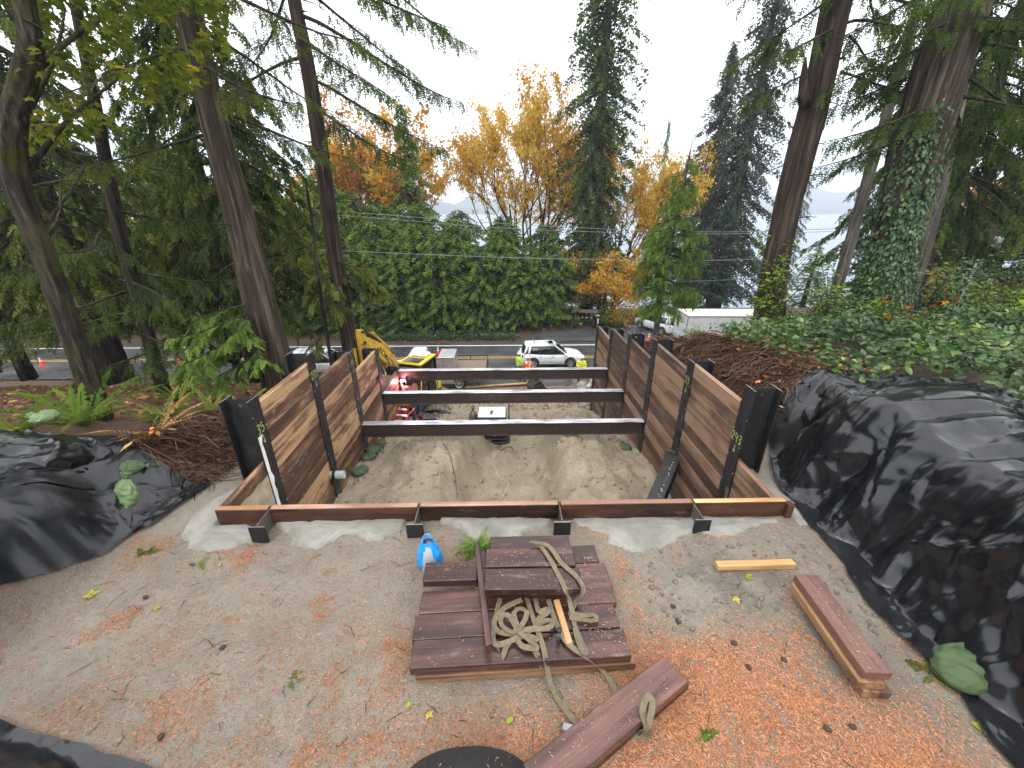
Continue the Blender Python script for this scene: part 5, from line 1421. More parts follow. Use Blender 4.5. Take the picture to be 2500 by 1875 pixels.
# ------------------------------------------------------------------ traffic cones
def make_cone(label, loc):
    e = empty('traffic_cone', loc, random.uniform(0, 1.5)); tag(e, label, 'traffic cone', 'orange traffic cones')
    mk('base_plate', box(-0.19, 0.19, -0.19, 0.19, 0, 0.03, 0.008), M['cone_red'], e)
    mk('cone_body', lathe([(0.15, 0.03), (0.14, 0.06), (0.035, 0.68), (0.025, 0.70)], 18), M['cone_red'], e, True)
    for z_ in (0.34, 0.50):
        r0 = 0.14 - 0.105 * (z_ - 0.06) / 0.62 + 0.003
        mk('reflective_band', loft([[(r_ * math.cos(a), r_ * math.sin(a), zz) for a in np.linspace(0, 2 * math.pi, 18, endpoint=False)] for r_, zz in ((r0, z_), (r0 - 0.105 * 0.09 / 0.62, z_ + 0.09))]), M['reflective_white'], e, True)
for lab, u, v_ in (('traffic cone farthest left on the road line', 105, 893), ('traffic cone on the road centre line between the left trunks', 440, 880), ('traffic cone on the near shoulder between the left trunks', 450, 935), ('traffic cone on the road behind the flatbed truck', 1070, 866), ('small cone on the driveway right of the wall piles', 1583, 833), ('traffic cone seen over the second left pile', 758, 864)):
    p = at(u, v_, Z=-6.8); z_ = -6.72 if p[1] > 33.3 else float(road_z(p[1]))
    make_cone(lab, (p[0], p[1], z_ + 0.006 if p[1] > 25.6 else gz(p[0], p[1])))

# ------------------------------------------------------------------ mailbox shelter across the road
p0, p1 = at(1402, 796, Z=-6.7), at(1448, 797, Z=-6.7)
e = empty('mailbox_stand', ((p0[0] + p1[0]) / 2, p0[1], -6.72), R(-4)); tag(e, 'roofed wooden stand with black mailboxes across the road', 'mailbox stand')
hw_ = (p1[0] - p0[0]) / 2
for s in (-1, 1): mk('post', box(s * hw_ - 0.07, s * hw_ + 0.07, -0.07, 0.07, 0, 1.45), M['weathered'], e)
mk('shelf', box(-hw_ - 0.1, hw_ + 0.1, -0.22, 0.22, 0.82, 0.88), M['weathered'], e)
for i in range(4):
    x_ = -hw_ + 0.30 + i * (2 * hw_ - 0.6) / 3
    b_ = mk('mailbox', prism([(x_ - 0.11, 0.885), (x_ + 0.11, 0.885), (x_ + 0.11, 1.05), (x_ + 0.06, 1.13), (x_ - 0.06, 1.13), (x_ - 0.11, 1.05)], -0.25, 0.22), M['black_plastic'], e)
    mk('number_tag', box(x_ - 0.07, x_ + 0.07, -0.258, -0.252, 0.91, 0.96), M['reflective_white'], b_)
mk('roof', join(xf(box(-hw_ - 0.35, hw_ + 0.35, -0.5, 0.02, 0, 0.05), (0, 0, 1.62), (R(24), 0, 0)), xf(box(-hw_ - 0.35, hw_ + 0.35, -0.02, 0.5, 0, 0.05), (0, 0, 1.62), (R(-24), 0, 0))), M['roofing'], e)
p = at(1452, 797, Z=-6.7)
e = empty('marker_post', (p[0] + 0.12, p[1] - 0.3, -6.73)); tag(e, 'brown post with a white number plate beside the mailboxes', 'post')
mk('post', box(-0.16, 0.16, -0.12, 0.12, 0, 1.15, 0.01), M['bark_red'], e); mk('post_cap', box(-0.18, 0.18, -0.14, 0.14, 1.153, 1.22, 0.02), M['stone_pale'], e); mk('number_plate', box(0.0, 0.10, -0.13, -0.123, 0.45, 0.92), M['reflective_white'], e)

# ------------------------------------------------------------------ utility pole and overhead wires
e = empty('utility_pole', (25.95, 22.0, -5.5)); tag(e, 'brown wooden utility pole with conduit and transformer on the right', 'utility pole')
mk('pole', tube([(0, 0, 0), (0.02, 0, 4), (0.0, 0, 8.6)], [0.21, 0.19, 0.15], 16), M['pole_wood'], e, True)
mk('conduit', tube([(-0.30, -0.12, 1.5), (-0.28, -0.12, 4), (-0.24, -0.12, 7.0)], 0.055, 8), M['rim_grey'], e, True)
mk('conduit_brackets', join(*[box(-0.33, 0.0, -0.16, -0.10, z_, z_ + 0.04) for z_ in np.arange(2.5, 7, 0.9)]), M['dark_grey'], e)
mk('transformer', lathe([(0.0, 0), (0.18, 0), (0.19, 0.6), (0.12, 0.68), (0, 0.68)], 14), M['rim_grey'], e, True, loc=(0.42, -0.05, 7.3))
mk('crossarm', box(-1.2, 1.2, -0.06, 0.06, 8.2, 8.32), M['pole_wood'], e)
mk('insulators', join(*[cyl((x_, 0, 8.32), (x_, 0, 8.45), 0.04, 8) for x_ in (-1.05, -0.4, 0.4, 1.05)]), M['rim_grey'], e)
def wire(label, pts, Ys, r=0.013):
    w3 = [at(u, v_, Y=Y_) for (u, v_), Y_ in zip(pts, Ys)]
    tag(mk('overhead_wire', tube(smooth_path(w3, 10), r, 5), M['wire']), label, 'wire', 'overhead wires along the road')
wire('uppermost overhead wire across the trees', [(300, 490), (830, 517), (1250, 547), (1700, 566), (2100, 556), (2420, 543)], [27, 27, 27, 25.5, 23.5, 22])
wire('overhead wire just below the uppermost one', [(300, 497), (830, 526), (1250, 558), (1700, 571), (2100, 563), (2420, 549)], [27.4, 27.4, 27.4, 26, 24, 22])
wire('thick overhead cable lowest over the green hedge', [(300, 590), (830, 612), (1250, 629), (1700, 636), (2100, 622), (2410, 606)], [27, 27, 27, 25.5, 23.5, 22], 0.016)
wire('short service cable low behind the thin hemlock', [(1500, 686), (1700, 686), (2000, 672), (2380, 655)], [27, 26, 24, 22], 0.012)

# cables on the pit floor
def floor_cable(label, pix, mat, r=0.012):
    pts = []
    for u, v_ in pix:
        z_ = -2.4
        for _ in range(6):
            p = at(u, v_, Z=z_); z_ = 0.5 * z_ + 0.5 * gz(p[0], p[1])
        pts.append((p[0], p[1], gz(p[0], p[1]) + r + 0.012))
    sp_ = smooth_path(pts, 8)
    for q in sp_: q[2] = max(q[2], gz(q[0], q[1]) + r * 0.8)
    tag(mk('welding_cable', tube(sp_, r, 5), M[mat]), label, 'cable', 'cables on the pit floor')
floor_cable('cable running straight from the generator towards the camera', [(1238, 1085), (1237, 1120), (1234, 1160), (1228, 1190), (1230, 1215)], 'cable_tan', 0.010)
floor_cable('cable curving over the left side of the pit channel', [(1232, 1195), (1205, 1165), (1170, 1135), (1140, 1132), (1130, 1145), (1150, 1180), (1165, 1217)], 'cable_tan', 0.010)
floor_cable('thin dark cable along the left berm', [(1075, 1080), (1095, 1110), (1108, 1150), (1118, 1217)], 'cable_dark', 0.009)
floor_cable('dark cable looped beside the generator', [(1222, 1088), (1215, 1095), (1225, 1100), (1245, 1092), (1255, 1100)], 'cable_dark', 0.012)
floor_cable('pale cord in the channel below the generator', [(1205, 1135), (1218, 1165), (1240, 1180), (1236, 1200), (1224, 1217)], 'stone_pale', 0.008)
# ------------------------------------------------------------------ people
def person(label, loc, rz, mats, pose, hat='hat_white', tape=True):
    """pose: joint name -> (x, y, z) in metres, facing +y"""
    e = empty('person', loc, rz); e.scale = (1.07,) * 3 if hat != 'hood' else (1.0,) * 3; tag(e, label, 'person', 'workers on the site')
    J = dict(pose); look = J.pop('look', (0, 1, 0))
    B = [('pelvis', 'waist', 'top'), ('waist', 'chest', 'top'), ('chest', 'neck', 'top'), ('neck', 'jaw', 'skin'), ('jaw', 'brow', 'skin'), ('brow', 'crown', 'skin')]
    Rr = {'pelvis': (.16, .12), 'waist': (.155, .12), 'chest': (.19, .13), 'neck': (.062, .062), 'jaw': (.075, .085), 'brow': (.085, .10), 'crown': (.06, .07)}
    for s in 'LR':
        B += [('chest', 'sho' + s, 'top'), ('sho' + s, 'elb' + s, 'top'), ('elb' + s, 'wri' + s, 'top'), ('wri' + s, 'pal' + s, 'skin'),
              ('pelvis', 'hip' + s, 'leg'), ('hip' + s, 'kne' + s, 'leg'), ('kne' + s, 'ank' + s, 'leg'), ('ank' + s, 'hee' + s, 'boot'), ('hee' + s, 'toe' + s, 'boot')]
        Rr.update({'sho' + s: (.085, .085), 'elb' + s: (.062, .062), 'wri' + s: (.045, .045), 'pal' + s: (.042, .022), 'hip' + s: (.115, .115), 'kne' + s: (.082, .082), 'ank' + s: (.065, .065), 'hee' + s: (.055, .05), 'toe' + s: (.05, .035)})
        w, p = Vector(J['wri' + s]), Vector(J['pal' + s]); d = (p - w).normalized(); sd = d.cross(Vector((0.3, 1, 0.2))).normalized()
        J['pal' + s] = tuple(w + d * 0.075)
        for i, (o, ln) in enumerate(((-0.027, .065), (-0.009, .075), (0.009, .070), (0.027, .055))):
            a = Vector(J['pal' + s]) + sd * o + d * 0.02; k = a + d * ln * 0.55; t = k + (d + sd.cross(d) * 0.6).normalized() * ln * 0.5
            for nm, q in (('f%da%s' % (i, s), a), ('f%db%s' % (i, s), k), ('f%dc%s' % (i, s), t)): J[nm] = tuple(q); Rr[nm] = (.009, .009)
            B += [('pal' + s, 'f%da%s' % (i, s), 'skin'), ('f%da%s' % (i, s), 'f%db%s' % (i, s), 'skin'), ('f%db%s' % (i, s), 'f%dc%s' % (i, s), 'skin')]
        a = w + d * 0.03 + sd * -0.035; t = a + (d - sd * 0.7).normalized() * 0.055
        J['tha' + s] = tuple(a); J['thb' + s] = tuple(t); Rr['tha' + s] = Rr['thb' + s] = (.011, .011)
        B += [('wri' + s, 'tha' + s, 'skin'), ('tha' + s, 'thb' + s, 'skin')]
    names = list(J.keys()); ix = {n: i for i, n in enumerate(names)}
    me = bpy.data.meshes.new('body'); me.from_pydata([J[n] for n in names], [(ix[a], ix[b]) for a, b, _ in B], [])
    o = bpy.data.objects.new('body_tmp', me); COL.objects.link(o)
    sk = o.modifiers.new('s', 'SKIN'); sk.use_smooth_shade = True
    sb = o.modifiers.new('d', 'SUBSURF'); sb.levels = 1; sb.render_levels = 1
    for n in names:
        v_ = me.skin_vertices[0].data[ix[n]]; v_.radius = Rr[n]; v_.use_root = (n == 'pelvis')
    dg = bpy.context.evaluated_depsgraph_get(); dg.update()
    m2 = bpy.data.meshes.new_from_object(o.evaluated_get(dg)); bpy.data.objects.remove(o)
    m2.name = 'body'; m2.materials.clear()
    order = ['top', 'leg', 'skin', 'boot', 'tape']
    for q in order: m2.materials.append(M[mats.get(q, 'tape_silver')])
    A_ = np.array([J[a] for a, b, c in B]); B_ = np.array([J[b] for a, b, c in B]); K_ = np.array([order.index(c) for a, b, c in B])
    nf = len(m2.polygons); C_ = np.zeros(nf * 3); m2.polygons.foreach_get('center', C_); C_ = C_.reshape(-1, 3)
    AB = B_ - A_; t = np.clip(((C_[:, None] - A_[None]) * AB[None]).sum(-1) / ((AB ** 2).sum(-1) + 1e-9), 0, 1)
    mi = K_[np.linalg.norm(C_[:, None] - A_[None] - t[..., None] * AB[None], axis=-1).argmin(1)]
    if tape:
        zz = C_[:, 2] - J['pelvis'][2]
        mi[(mi == 0) & (((zz > 0.10) & (zz < 0.15)) | ((zz > 0.25) & (np.abs(np.abs(C_[:, 0] - J['chest'][0]) - 0.10) < 0.025)))] = 4
    m2.polygons.foreach_set('material_index', mi.astype(np.int32)); m2.polygons.foreach_set('use_smooth', np.ones(nf, bool))
    obj('body', m2, e)
    # face and hat
    br = Vector(J['brow']); cr = Vector(J['crown']); up = (cr - br).normalized(); fw = Vector(look).normalized(); sdv = fw.cross(up).normalized(); up = sdv.cross(fw)
    rotm = Matrix((sdv, fw, up)).transposed().to_euler()
    ft = [xf(prism([(0, 0.035), (0.028, 0), (0, -0.005)], -0.012, 0.012, 'x'), (0, 0.095, -0.035)), box(-0.025, 0.025, 0.088, 0.097, -0.075, -0.068)]
    for s in (-1, 1): ft += [box(s * 0.033 - 0.012, s * 0.033 + 0.012, 0.09, 0.098, -0.004, 0.006), xf(box(-0.008, 0.008, -0.02, 0.02, -0.03, 0.03), (s * 0.09, 0, -0.02))]
    mk('face', join(*ft), M[mats['skin']], e, loc=br, rot=rotm)
    if hat == 'hood':
        hv = lathe([(0.0, 0.16), (0.08, 0.145), (0.125, 0.08), (0.135, 0.0), (0.13, -0.12), (0.10, -0.17)], 16)
        mk('welding_hood', hv, M['weld_hood'], e, True, loc=br + fw * 0.02, rot=rotm)
        mk('hood_window', box(-0.055, 0.055, 0.135, 0.15, -0.03, 0.03), M['car_glass'], e, loc=br + fw * 0.02, rot=rotm)
    else:
        hv = lathe([(0.0, 0.165), (0.06, 0.155), (0.105, 0.11), (0.120, 0.045), (0.122, 0.02)], 18)
        brim = loft([[((r_ * (1 + 0.0)) * math.cos(a), r_ * math.sin(a) + (0.02 if r_ > .13 and math.sin(a) > 0 else 0), z_) for a in np.linspace(0, 2 * math.pi, 20, endpoint=False)] for r_, z_ in ((0.12, 0.03), (0.152, 0.018), (0.152, 0.010), (0.12, 0.016))])
        mk('hard_hat', join(hv, brim), M[hat], e, True, loc=br + up * 0.025, rot=rotm)
        mk('hair', lathe([(0.09, 0.03), (0.098, 0.0), (0.085, -0.05)], 14), M['hair'], e, True, loc=br - fw * 0.012, rot=rotm)
    return e
def stand(lean=0.0, armL=None, armR=None, look=(0, 1, 0), stance=0.11):
    P = {'pelvis': (0, 0, .95), 'waist': (0, .01, 1.10), 'chest': (0, lean * .6, 1.34), 'neck': (0, lean, 1.50), 'jaw': (0, lean + .03, 1.58), 'brow': (0, lean + .03, 1.67), 'crown': (0, lean + .02, 1.75), 'look': look}
    for s, k in (('L', -1), ('R', 1)):
        P.update({'sho' + s: (k * .19, lean * .9, 1.42), 'elb' + s: (k * .26, lean - .02, 1.14), 'wri' + s: (k * .25, lean + .10, .92), 'pal' + s: (k * .24, lean + .13, .85), 'hip' + s: (k * .09, 0, .90), 'kne' + s: (k * (stance + .01), .03, .50), 'ank' + s: (k * stance, -.02, .11), 'hee' + s: (k * stance, -.04, .045), 'toe' + s: (k * (stance + .03), .17, .035)})
    for s, a in (('L', armL), ('R', armR)):
        if a: P['elb' + s], P['wri' + s], P['pal' + s] = a
    return P
base = {'leg': 'trousers', 'skin': 'skin', 'boot': 'boots', 'tape': 'tape_silver'}
def on_road(u, v_):
    z_ = -6.2
    for _ in range(12):
        q = at(u, v_, Z=z_); z_ = 0.6 * z_ + 0.4 * float(road_z(q[1]))
    return (q[0], q[1], float(road_z(q[1])))
p = on_road(1266, 928); person('worker in a lime green jacket and white hard hat', p, R(-55), dict(base, top='hivis_green'), stand(0.03, stance=0.12))
p = on_road(1288, 941); person('worker in an orange jacket with his back to the pit', p, R(6), dict(base, top='hivis_orange'), stand(0.02, armL=((-.28, .05, 1.16), (-.14, .24, 1.10), (-.05, .27, 1.12)), stance=0.17))
p = on_road(1416, 938); person('worker in a yellow vest below the front of the white SUV', p, R(170), dict(base, top='hivis_yellow'), stand(0.08, armL=((-.26, .12, 1.18), (-.10, .28, 1.14), (-.02, .30, 1.16)), armR=((.26, .12, 1.18), (.10, .28, 1.20), (.02, .30, 1.20))))
# welder at the left end of the farthest strut
wx, wy = -3.02, 12.45
ps = stand(0.16, armL=((-.20, .30, 1.26), (-.05, .50, 1.38), (0.0, .56, 1.42)), armR=((.24, .22, 1.22), (.10, .45, 1.30), (.03, .52, 1.34)), look=(0, 1, -0.15), stance=0.16)
person('welder in a dark hood bent towards the glowing arc', (wx, wy, gz(wx, wy) - 0.02), R(62), dict(base, top='welder_jacket', leg='denim'), ps, hat='hood', tape=False)
ax, ay, az = -3.50, 12.70, -1.62
bm = bmesh.new(); bmesh.ops.create_icosphere(bm, subdivisions=2, radius=0.045)
for v_ in bm.verts: v_.co *= random.uniform(0.75, 1.3)
am = bpy.data.meshes.new('welding_arc'); bm.to_mesh(am); bm.free(); am.materials.append(M['arc_light'])
tag(obj('welding_arc', am, None, (ax, ay, az)), 'bright pink-white welding arc on the left wall pile', 'welding arc')
ld = bpy.data.lights.new('arc_lamp', 'POINT'); ld.energy = 20; ld.color = (1.0, 0.28, 0.34); ld.shadow_soft_size = 0.05
lo = bpy.data.objects.new('arc_lamp', ld); lo.location = (ax + 0.06, ay - 0.08, az); link(lo)
# ------------------------------------------------------------------ foliage building blocks
def unit(a):
    return a / (np.linalg.norm(a, axis=-1, keepdims=True) + 1e-9)
def frond_proto(n, width=0.42, droop=0.25, slim=0.11, sweep=0.75):
    V, F = [], []
    for i in range(n):
        s = (i + 0.6) / n
        for sd in (-1, 1):
            l = width * (1 - 0.72 * s ** 1.3) * (0.75 + 0.25 * math.sin(i * 2.7 + sd))
            bx, bz = s * 0.96, -droop * s * s
            dx, dy = sweep * 0.62, sd * 0.78
            tip = (bx + dx * l, dy * l, bz - 0.30 * l)
            m = (bx + dx * l * 0.5, dy * l * 0.5, bz - 0.06 * l)
            nx, ny = -dy * slim * 0.55, dx * slim * 0.55 * sd * sd
            k = len(V)
            V += [(bx, 0, bz), (m[0] + nx, m[1] + ny, m[2]), tip, (m[0] - nx, m[1] - ny, m[2])]
            F.append((k, k + 1, k + 2, k + 3))
    k = len(V)
    V += [(0.7, 0, -droop * .49), (0.85, 0.05, -droop * .75), (1.05, 0, -droop * 1.15), (0.85, -0.05, -droop * .75)]
    F.append((k, k + 1, k + 2, k + 3))
    return np.array(V), np.array(F)
FR_FINE = frond_proto(8, 0.40, 0.22, 0.13)
FR_MID = frond_proto(5, 0.46, 0.25, 0.20)
FR_COARSE = frond_proto(4, 0.50, 0.30, 0.26)
FR_TINY = frond_proto(2, 0.55, 0.30, 0.34)
FR_WISP = frond_proto(5, 0.36, 0.35, 0.11)
FR_HANG = frond_proto(4, 0.30, 0.45, 0.17, 1.0)
FR_FERN = frond_proto(15, 0.22, 0.50, 0.10, 0.3)
_a = np.linspace(0, 2 * math.pi, 11)[:-1]
_r = np.array([1, .42, .86, .40, .62, .22, .62, .40, .86, .42])
LEAF5 = (np.vstack([[(0, 0, 0)], np.stack([np.cos(_a) * _r * 0.55 + 0.3, np.sin(_a) * _r * 0.55, 0.05 * np.cos(2 * _a)], -1)]), np.array([(0, 1 + i, 1 + (i + 1) % 10) for i in range(10)]))
LEAF4 = (np.array([(0, 0, 0), (0.45, 0.36, 0.07), (1, 0, -0.04), (0.45, -0.36, 0.07)]), np.array([(0, 3, 2, 1)]))
LEAFOV = (np.array([(0, 0, 0), (0.30, 0.27, 0.06), (0.72, 0.24, 0.05), (1, 0, -0.06), (0.72, -0.24, 0.05), (0.30, -0.27, 0.06), (0.5, 0, -0.015)]), np.array([(0, 6, 2, 1), (6, 3, 3, 2), (0, 5, 4, 6), (6, 4, 3, 3)]))
LEAFQ = (np.array([(0, 0, 0), (0.38, 0.30, 0.06), (0.85, 0.17, 0.03), (1, 0, -0.05), (0.85, -0.17, 0.03), (0.38, -0.30, 0.06)]), np.array([(0, 3, 2, 1), (0, 5, 4, 3)]))
LEAFOV = (LEAFOV[0], np.array([(0, 6, 1), (1, 6, 2), (2, 6, 3), (3, 6, 4), (4, 6, 5), (5, 6, 0)]))

def scatter(proto, pos, d, up, sc, tint):
    pv, pf = proto
    d = unit(d); side = unit(np.cross(up, d)); n = np.cross(d, side)
    sc = np.broadcast_to(np.asarray(sc, float), (len(pos),))
    V = pos[:, None, :] + sc[:, None, None] * (pv[None, :, 0:1] * d[:, None, :] + pv[None, :, 1:2] * side[:, None, :] + pv[None, :, 2:3] * n[:, None, :])
    F = pf[None] + (np.arange(len(pos)) * len(pv))[:, None, None]
    return V.reshape(-1, 3), F.reshape(-1, pf.shape[1]), np.repeat(tint, len(pv))
def cat_sc(*parts):
    V, F, T, n = [], [], [], 0
    for v, f, t in parts:
        V.append(v); F.append(f + n); T.append(t); n += len(v)
    return np.concatenate(V), np.concatenate(F), np.concatenate(T)
def foliage_mesh(name, sc, mat):
    me = mesh_data(name, sc[0], sc[1], M[mat])
    set_attr(me, 'tint', sc[2])
    return me
def rvec(g, n, zs=1.0):
    v = g.normal(size=(n, 3)); v[:, 2] *= zs
    return unit(v)

def btubes(paths, rads, n):
    """many thin tubes at once; groups paths by their point count"""
    Vs, Fs, off = [], [], 0
    groups = {}
    for p, r in zip(paths, rads): groups.setdefault(len(p), []).append((p, r))
    for m, lst in groups.items():
        P = np.array([q[0] for q in lst], float); Rr = np.array([q[1] for q in lst], float)
        T = unit(np.gradient(P, axis=1)); ref = np.where(np.abs(T[..., 2:3]) < 0.9, np.array([0, 0, 1.0]), np.array([1.0, 0, 0]))
        U = unit(np.cross(T, ref)); W = np.cross(T, U); a = np.linspace(0, 2 * math.pi, n, endpoint=False)
        V = P[:, :, None, :] + Rr[:, :, None, None] * (np.cos(a)[None, None, :, None] * U[:, :, None, :] + np.sin(a)[None, None, :, None] * W[:, :, None, :])
        N = len(lst); i = np.arange(N * m * n).reshape(N, m, n); j = np.roll(i, -1, axis=2)
        F = np.stack([i[:, :-1], j[:, :-1], j[:, 1:], i[:, 1:]], -1).reshape(-1, 4)
        Vs.append(V.reshape(-1, 3)); Fs.append(F + off); off += N * m * n
    return np.concatenate(Vs), np.concatenate(Fs)

def conifer(seed, h, rad, nbr, h0=0.05, fl=0.6, per=14, droop=0.35, proto=FR_MID, hang=0.35, up_tip=0.0, jit=0.25, flat=1.0, dense=1.0, core=0):
    """returns (branch VF, foliage). rad(f) crown radius over height fraction f"""
    g = np.random.default_rng(seed)
    br, brr, P, D, U, S, T = [], [], [], [], [], [], []
    for i in range(nbr):
        f = h0 + (1 - h0) * ((i + g.uniform(0, 1)) / nbr)
        z = h * f; az = g.uniform(0, 2 * math.pi); r = rad(f) * g.uniform(1 - jit * 1.6, 1 + jit * 0.6)
        if r < 0.15: continue
        m = 5; t = np.linspace(0, 1, m)
        dirx, diry = math.cos(az), math.sin(az)
        zz = z - droop * r * t ** 1.4 + up_tip * r * t ** 3
        bend = 0.12 * r * np.sin(t * 3 + g.uniform(0, 6)) * t
        pts = np.stack([dirx * r * t - diry * bend, diry * r * t + dirx * bend, zz], -1)
        br.append(pts); brr.append(np.linspace(0.012 + 0.010 * r, 0.005, m))
        n = max(3, int(per * r * dense))
        tt = g.uniform(0.18, 1.0, n) ** 0.8
        p = np.stack([np.interp(tt, t, pts[:, k]) for k in range(3)], -1)
        sgn = g.choice([-1, 1], n)
        fw = np.stack([np.full(n, dirx), np.full(n, diry), np.full(n, -droop * 0.9)], -1)
        lat = np.stack([-diry * sgn, dirx * sgn, np.zeros(n)], -1)
        dd = fw * g.uniform(0.35, 1.0, (n, 1)) + lat * g.uniform(0.2, 0.9, (n, 1)) + np.array([0, 0, -1.0]) * (hang * g.uniform(0.2, 1.5, (n, 1)))
        P.append(p + g.normal(0, 0.04 * fl, (n, 3))); D.append(dd); U.append(np.array([0, 0, 1.0]) * flat + rvec(g, n) * 0.45)
        S.append(fl * g.uniform(0.55, 1.15, n) * (0.75 + 0.25 * r / (rad(f) + 0.01)))
        T.append(np.clip(0.02 + 0.62 * tt + g.normal(0, 0.20, n), 0, 1))  # tint rises along the branch, painting highlights into the tips
    if core:
        f = g.uniform(h0, 0.97, core); az = g.uniform(0, 6.28, core); rr = np.array([rad(q) for q in f]) * g.uniform(0.05, 0.5, core)
        dv = np.stack([np.cos(az), np.sin(az), g.uniform(-1.3, -0.2, core)], -1)
        P.append(np.stack([np.cos(az) * rr, np.sin(az) * rr, h * f], -1)); D.append(dv); U.append(np.array([0, 0, 1.0]) + rvec(g, core) * 0.5); S.append(fl * g.uniform(0.6, 1.1, core)); T.append(np.clip(g.normal(0.35, 0.2, core), 0, 1))
    P, D, U, S, T = (np.concatenate(q) for q in (P, D, U, S, T))
    return btubes(br, brr, 3), scatter(proto, P, D, U, S, T)

def trunk_vf(pts, rad, n=20, ridge=0.10, seed=0, k=8, flare=0.0, base_lobes=5):
    p = smooth_path(pts, k); m = len(p)
    r = np.interp(np.linspace(0, 1, m), np.linspace(0, 1, len(rad)), rad)
    zrel = np.linspace(0, 1, m)
    g = np.random.default_rng(seed); ph = g.uniform(0, 6, 6)
    def lump(i, a):
        q = 1 + ridge * (0.5 * np.sin(a * 7 + ph[0] + 1.5 * np.sin(zrel[i] * 5)) + 0.35 * np.sin(a * 13 + ph[1] + 2 * np.sin(zrel[i] * 9)) + 0.5 * fbm(a * 2.2 + seed, a * 0 + zrel[i] * 14, 3))
        fl = flare * math.exp(-zrel[i] * 16)
        return q + fl * (0.6 + 0.4 * np.sin(a * base_lobes + ph[2]))
    return tube(p, r, n, True, lump)

def tree(name, label, base, cat='tree', group=None):
    e = empty(name, base); tag(e, label, cat, group)
    return e
def rel(pts, b): return [tuple(np.array(p) - np.array(b)) for p in pts]

# ------------------------------------------------------------------ shared crowns
def mk_crown(seed, mat, **kw):
    bvf, sc = conifer(seed, **kw)
    return mesh_data('branches', bvf[0], bvf[1], M['twig']), foliage_mesh('crown', sc, mat)
dome = lambda r: (lambda f: r * math.sqrt(max(0.0, 1 - (max(0, f - 0.42) / 0.585) ** 2)) * min(1, 0.6 + f * 1.4) + 0.1)
cone = lambda r, p=0.9: (lambda f: r * (1 - f) ** p + 0.12)
column = lambda r: (lambda f: r * (min(1, 0.45 + f * 2.2)) * (1 - max(0, (f - 0.35) / 0.65) ** 1.5 * 0.85))
HEDGE = [mk_crown(11 + i, ['needles_mid', 'needles_hedge'][i], h=9.0, rad=dome(2.7), nbr=230, h0=0.16, fl=0.50, per=14, droop=0.28, proto=FR_TINY, hang=0.45, jit=0.35) for i in range(2)]
SHADE = [mk_crown(31 + i, 'needles_dark', h=13.0, rad=cone(4.2, 0.7), nbr=130, h0=0.10, fl=0.60, per=14, droop=0.42, proto=FR_TINY, hang=0.5) for i in range(2)]
FIR = [mk_crown(41, 'needles_dark', h=16.0, rad=cone(3.6), nbr=170, h0=0.08, fl=0.50, per=16, droop=0.22, proto=FR_TINY, hang=0.25, up_tip=0.18),
       mk_crown(42, 'needles_blue', h=10.0, rad=cone(2.8), nbr=120, h0=0.05, fl=0.42, per=17, droop=0.12, proto=FR_TINY, hang=0.12, up_tip=0.15)]
TALL = mk_crown(51, 'needles_dark', h=44.0, rad=lambda f: 3.7 * min(1, 0.55 + f * 3) * (1 - max(0, (f - 0.35) / 0.65) ** 1.4 * 0.7), nbr=760, h0=0.05, fl=0.64, per=7.5, droop=0.50, proto=FR_TINY, hang=1.2, core=3200, jit=0.4)
TALLG = mk_crown(52, 'needles_grey', h=30.0, rad=cone(5.6, 0.8), nbr=620, h0=0.08, fl=0.57, per=7.5, droop=0.42, proto=FR_TINY, hang=1.0, core=2500, jit=0.4)
SPIRE = mk_crown(53, 'needles_mid', h=17.0, rad=cone(3.1, 0.8), nbr=170, h0=0.06, fl=0.58, per=14, droop=0.34, proto=FR_TINY, hang=0.5, core=500)

def conifer_tree(label, loc, crown, scale, rz, trunk_r=0.22, h=9.0, name='conifer_tree', group='trees across the road', mat='bark_dark', th=0.95, root=0.4):
    e = tree(name, label, loc, 'tree', group); e.rotation_euler[2] = rz
    sx = scale if isinstance(scale, tuple) else (scale,) * 3
    pts = [(0.02 * math.sin(i * 2.1 + rz), 0.02 * math.cos(i * 1.7), h * sx[2] * th * i / 6) for i in range(7)]
    pts[0] = (0, 0, -root)
    mk('trunk', trunk_vf(pts, [trunk_r * 1.25, trunk_r, trunk_r * 0.75, trunk_r * 0.45, 0.03], 10, 0.1, int(rz * 10), 3, 0.3), M[mat], e, True)
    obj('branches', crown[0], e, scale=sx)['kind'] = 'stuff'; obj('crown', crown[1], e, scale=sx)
    return e

# hedge of young cedars across the road
hx = [(-15.8, 38.2, 1.10), (-13.6, 37.0, 0.98), (-11.7, 38.4, 1.08), (-9.6, 37.1, 0.97), (-7.9, 38.6, 1.04), (-5.9, 37.2, 0.92), (-4.0, 38.4, 0.98), (-2.1, 37.3, 0.90), (-0.3, 38.6, 0.93), (1.6, 37.6, 0.86), (3.4, 38.7, 0.86), (5.2, 39.3, 0.84), (-17.8, 37.3, 1.0)]
hl = ['behind the excavator boom', 'left of the boom top', 'over the flatbed truck', 'above the boom elbow', 'over the cone on the road', 'third left of the white SUV', 'second left of the white SUV', 'just left of the white SUV', 'directly above the SUV tail', 'above the SUV roof', 'left of the mailbox stand', 'nearest the mailbox stand', 'farthest left, beside the slim trunk']
for (x, y, s), w in zip(hx, hl):
    conifer_tree('bushy green hedge cedar across the road, %s' % w, (x, y, -6.95), HEDGE[int(abs(x)) % 2], (s * random.uniform(0.85, 1.2), s, s * random.uniform(0.82, 1.14)), random.uniform(0, 6), 0.16, 9.0, 'hedge_cedar', 'hedge cedars across the road')

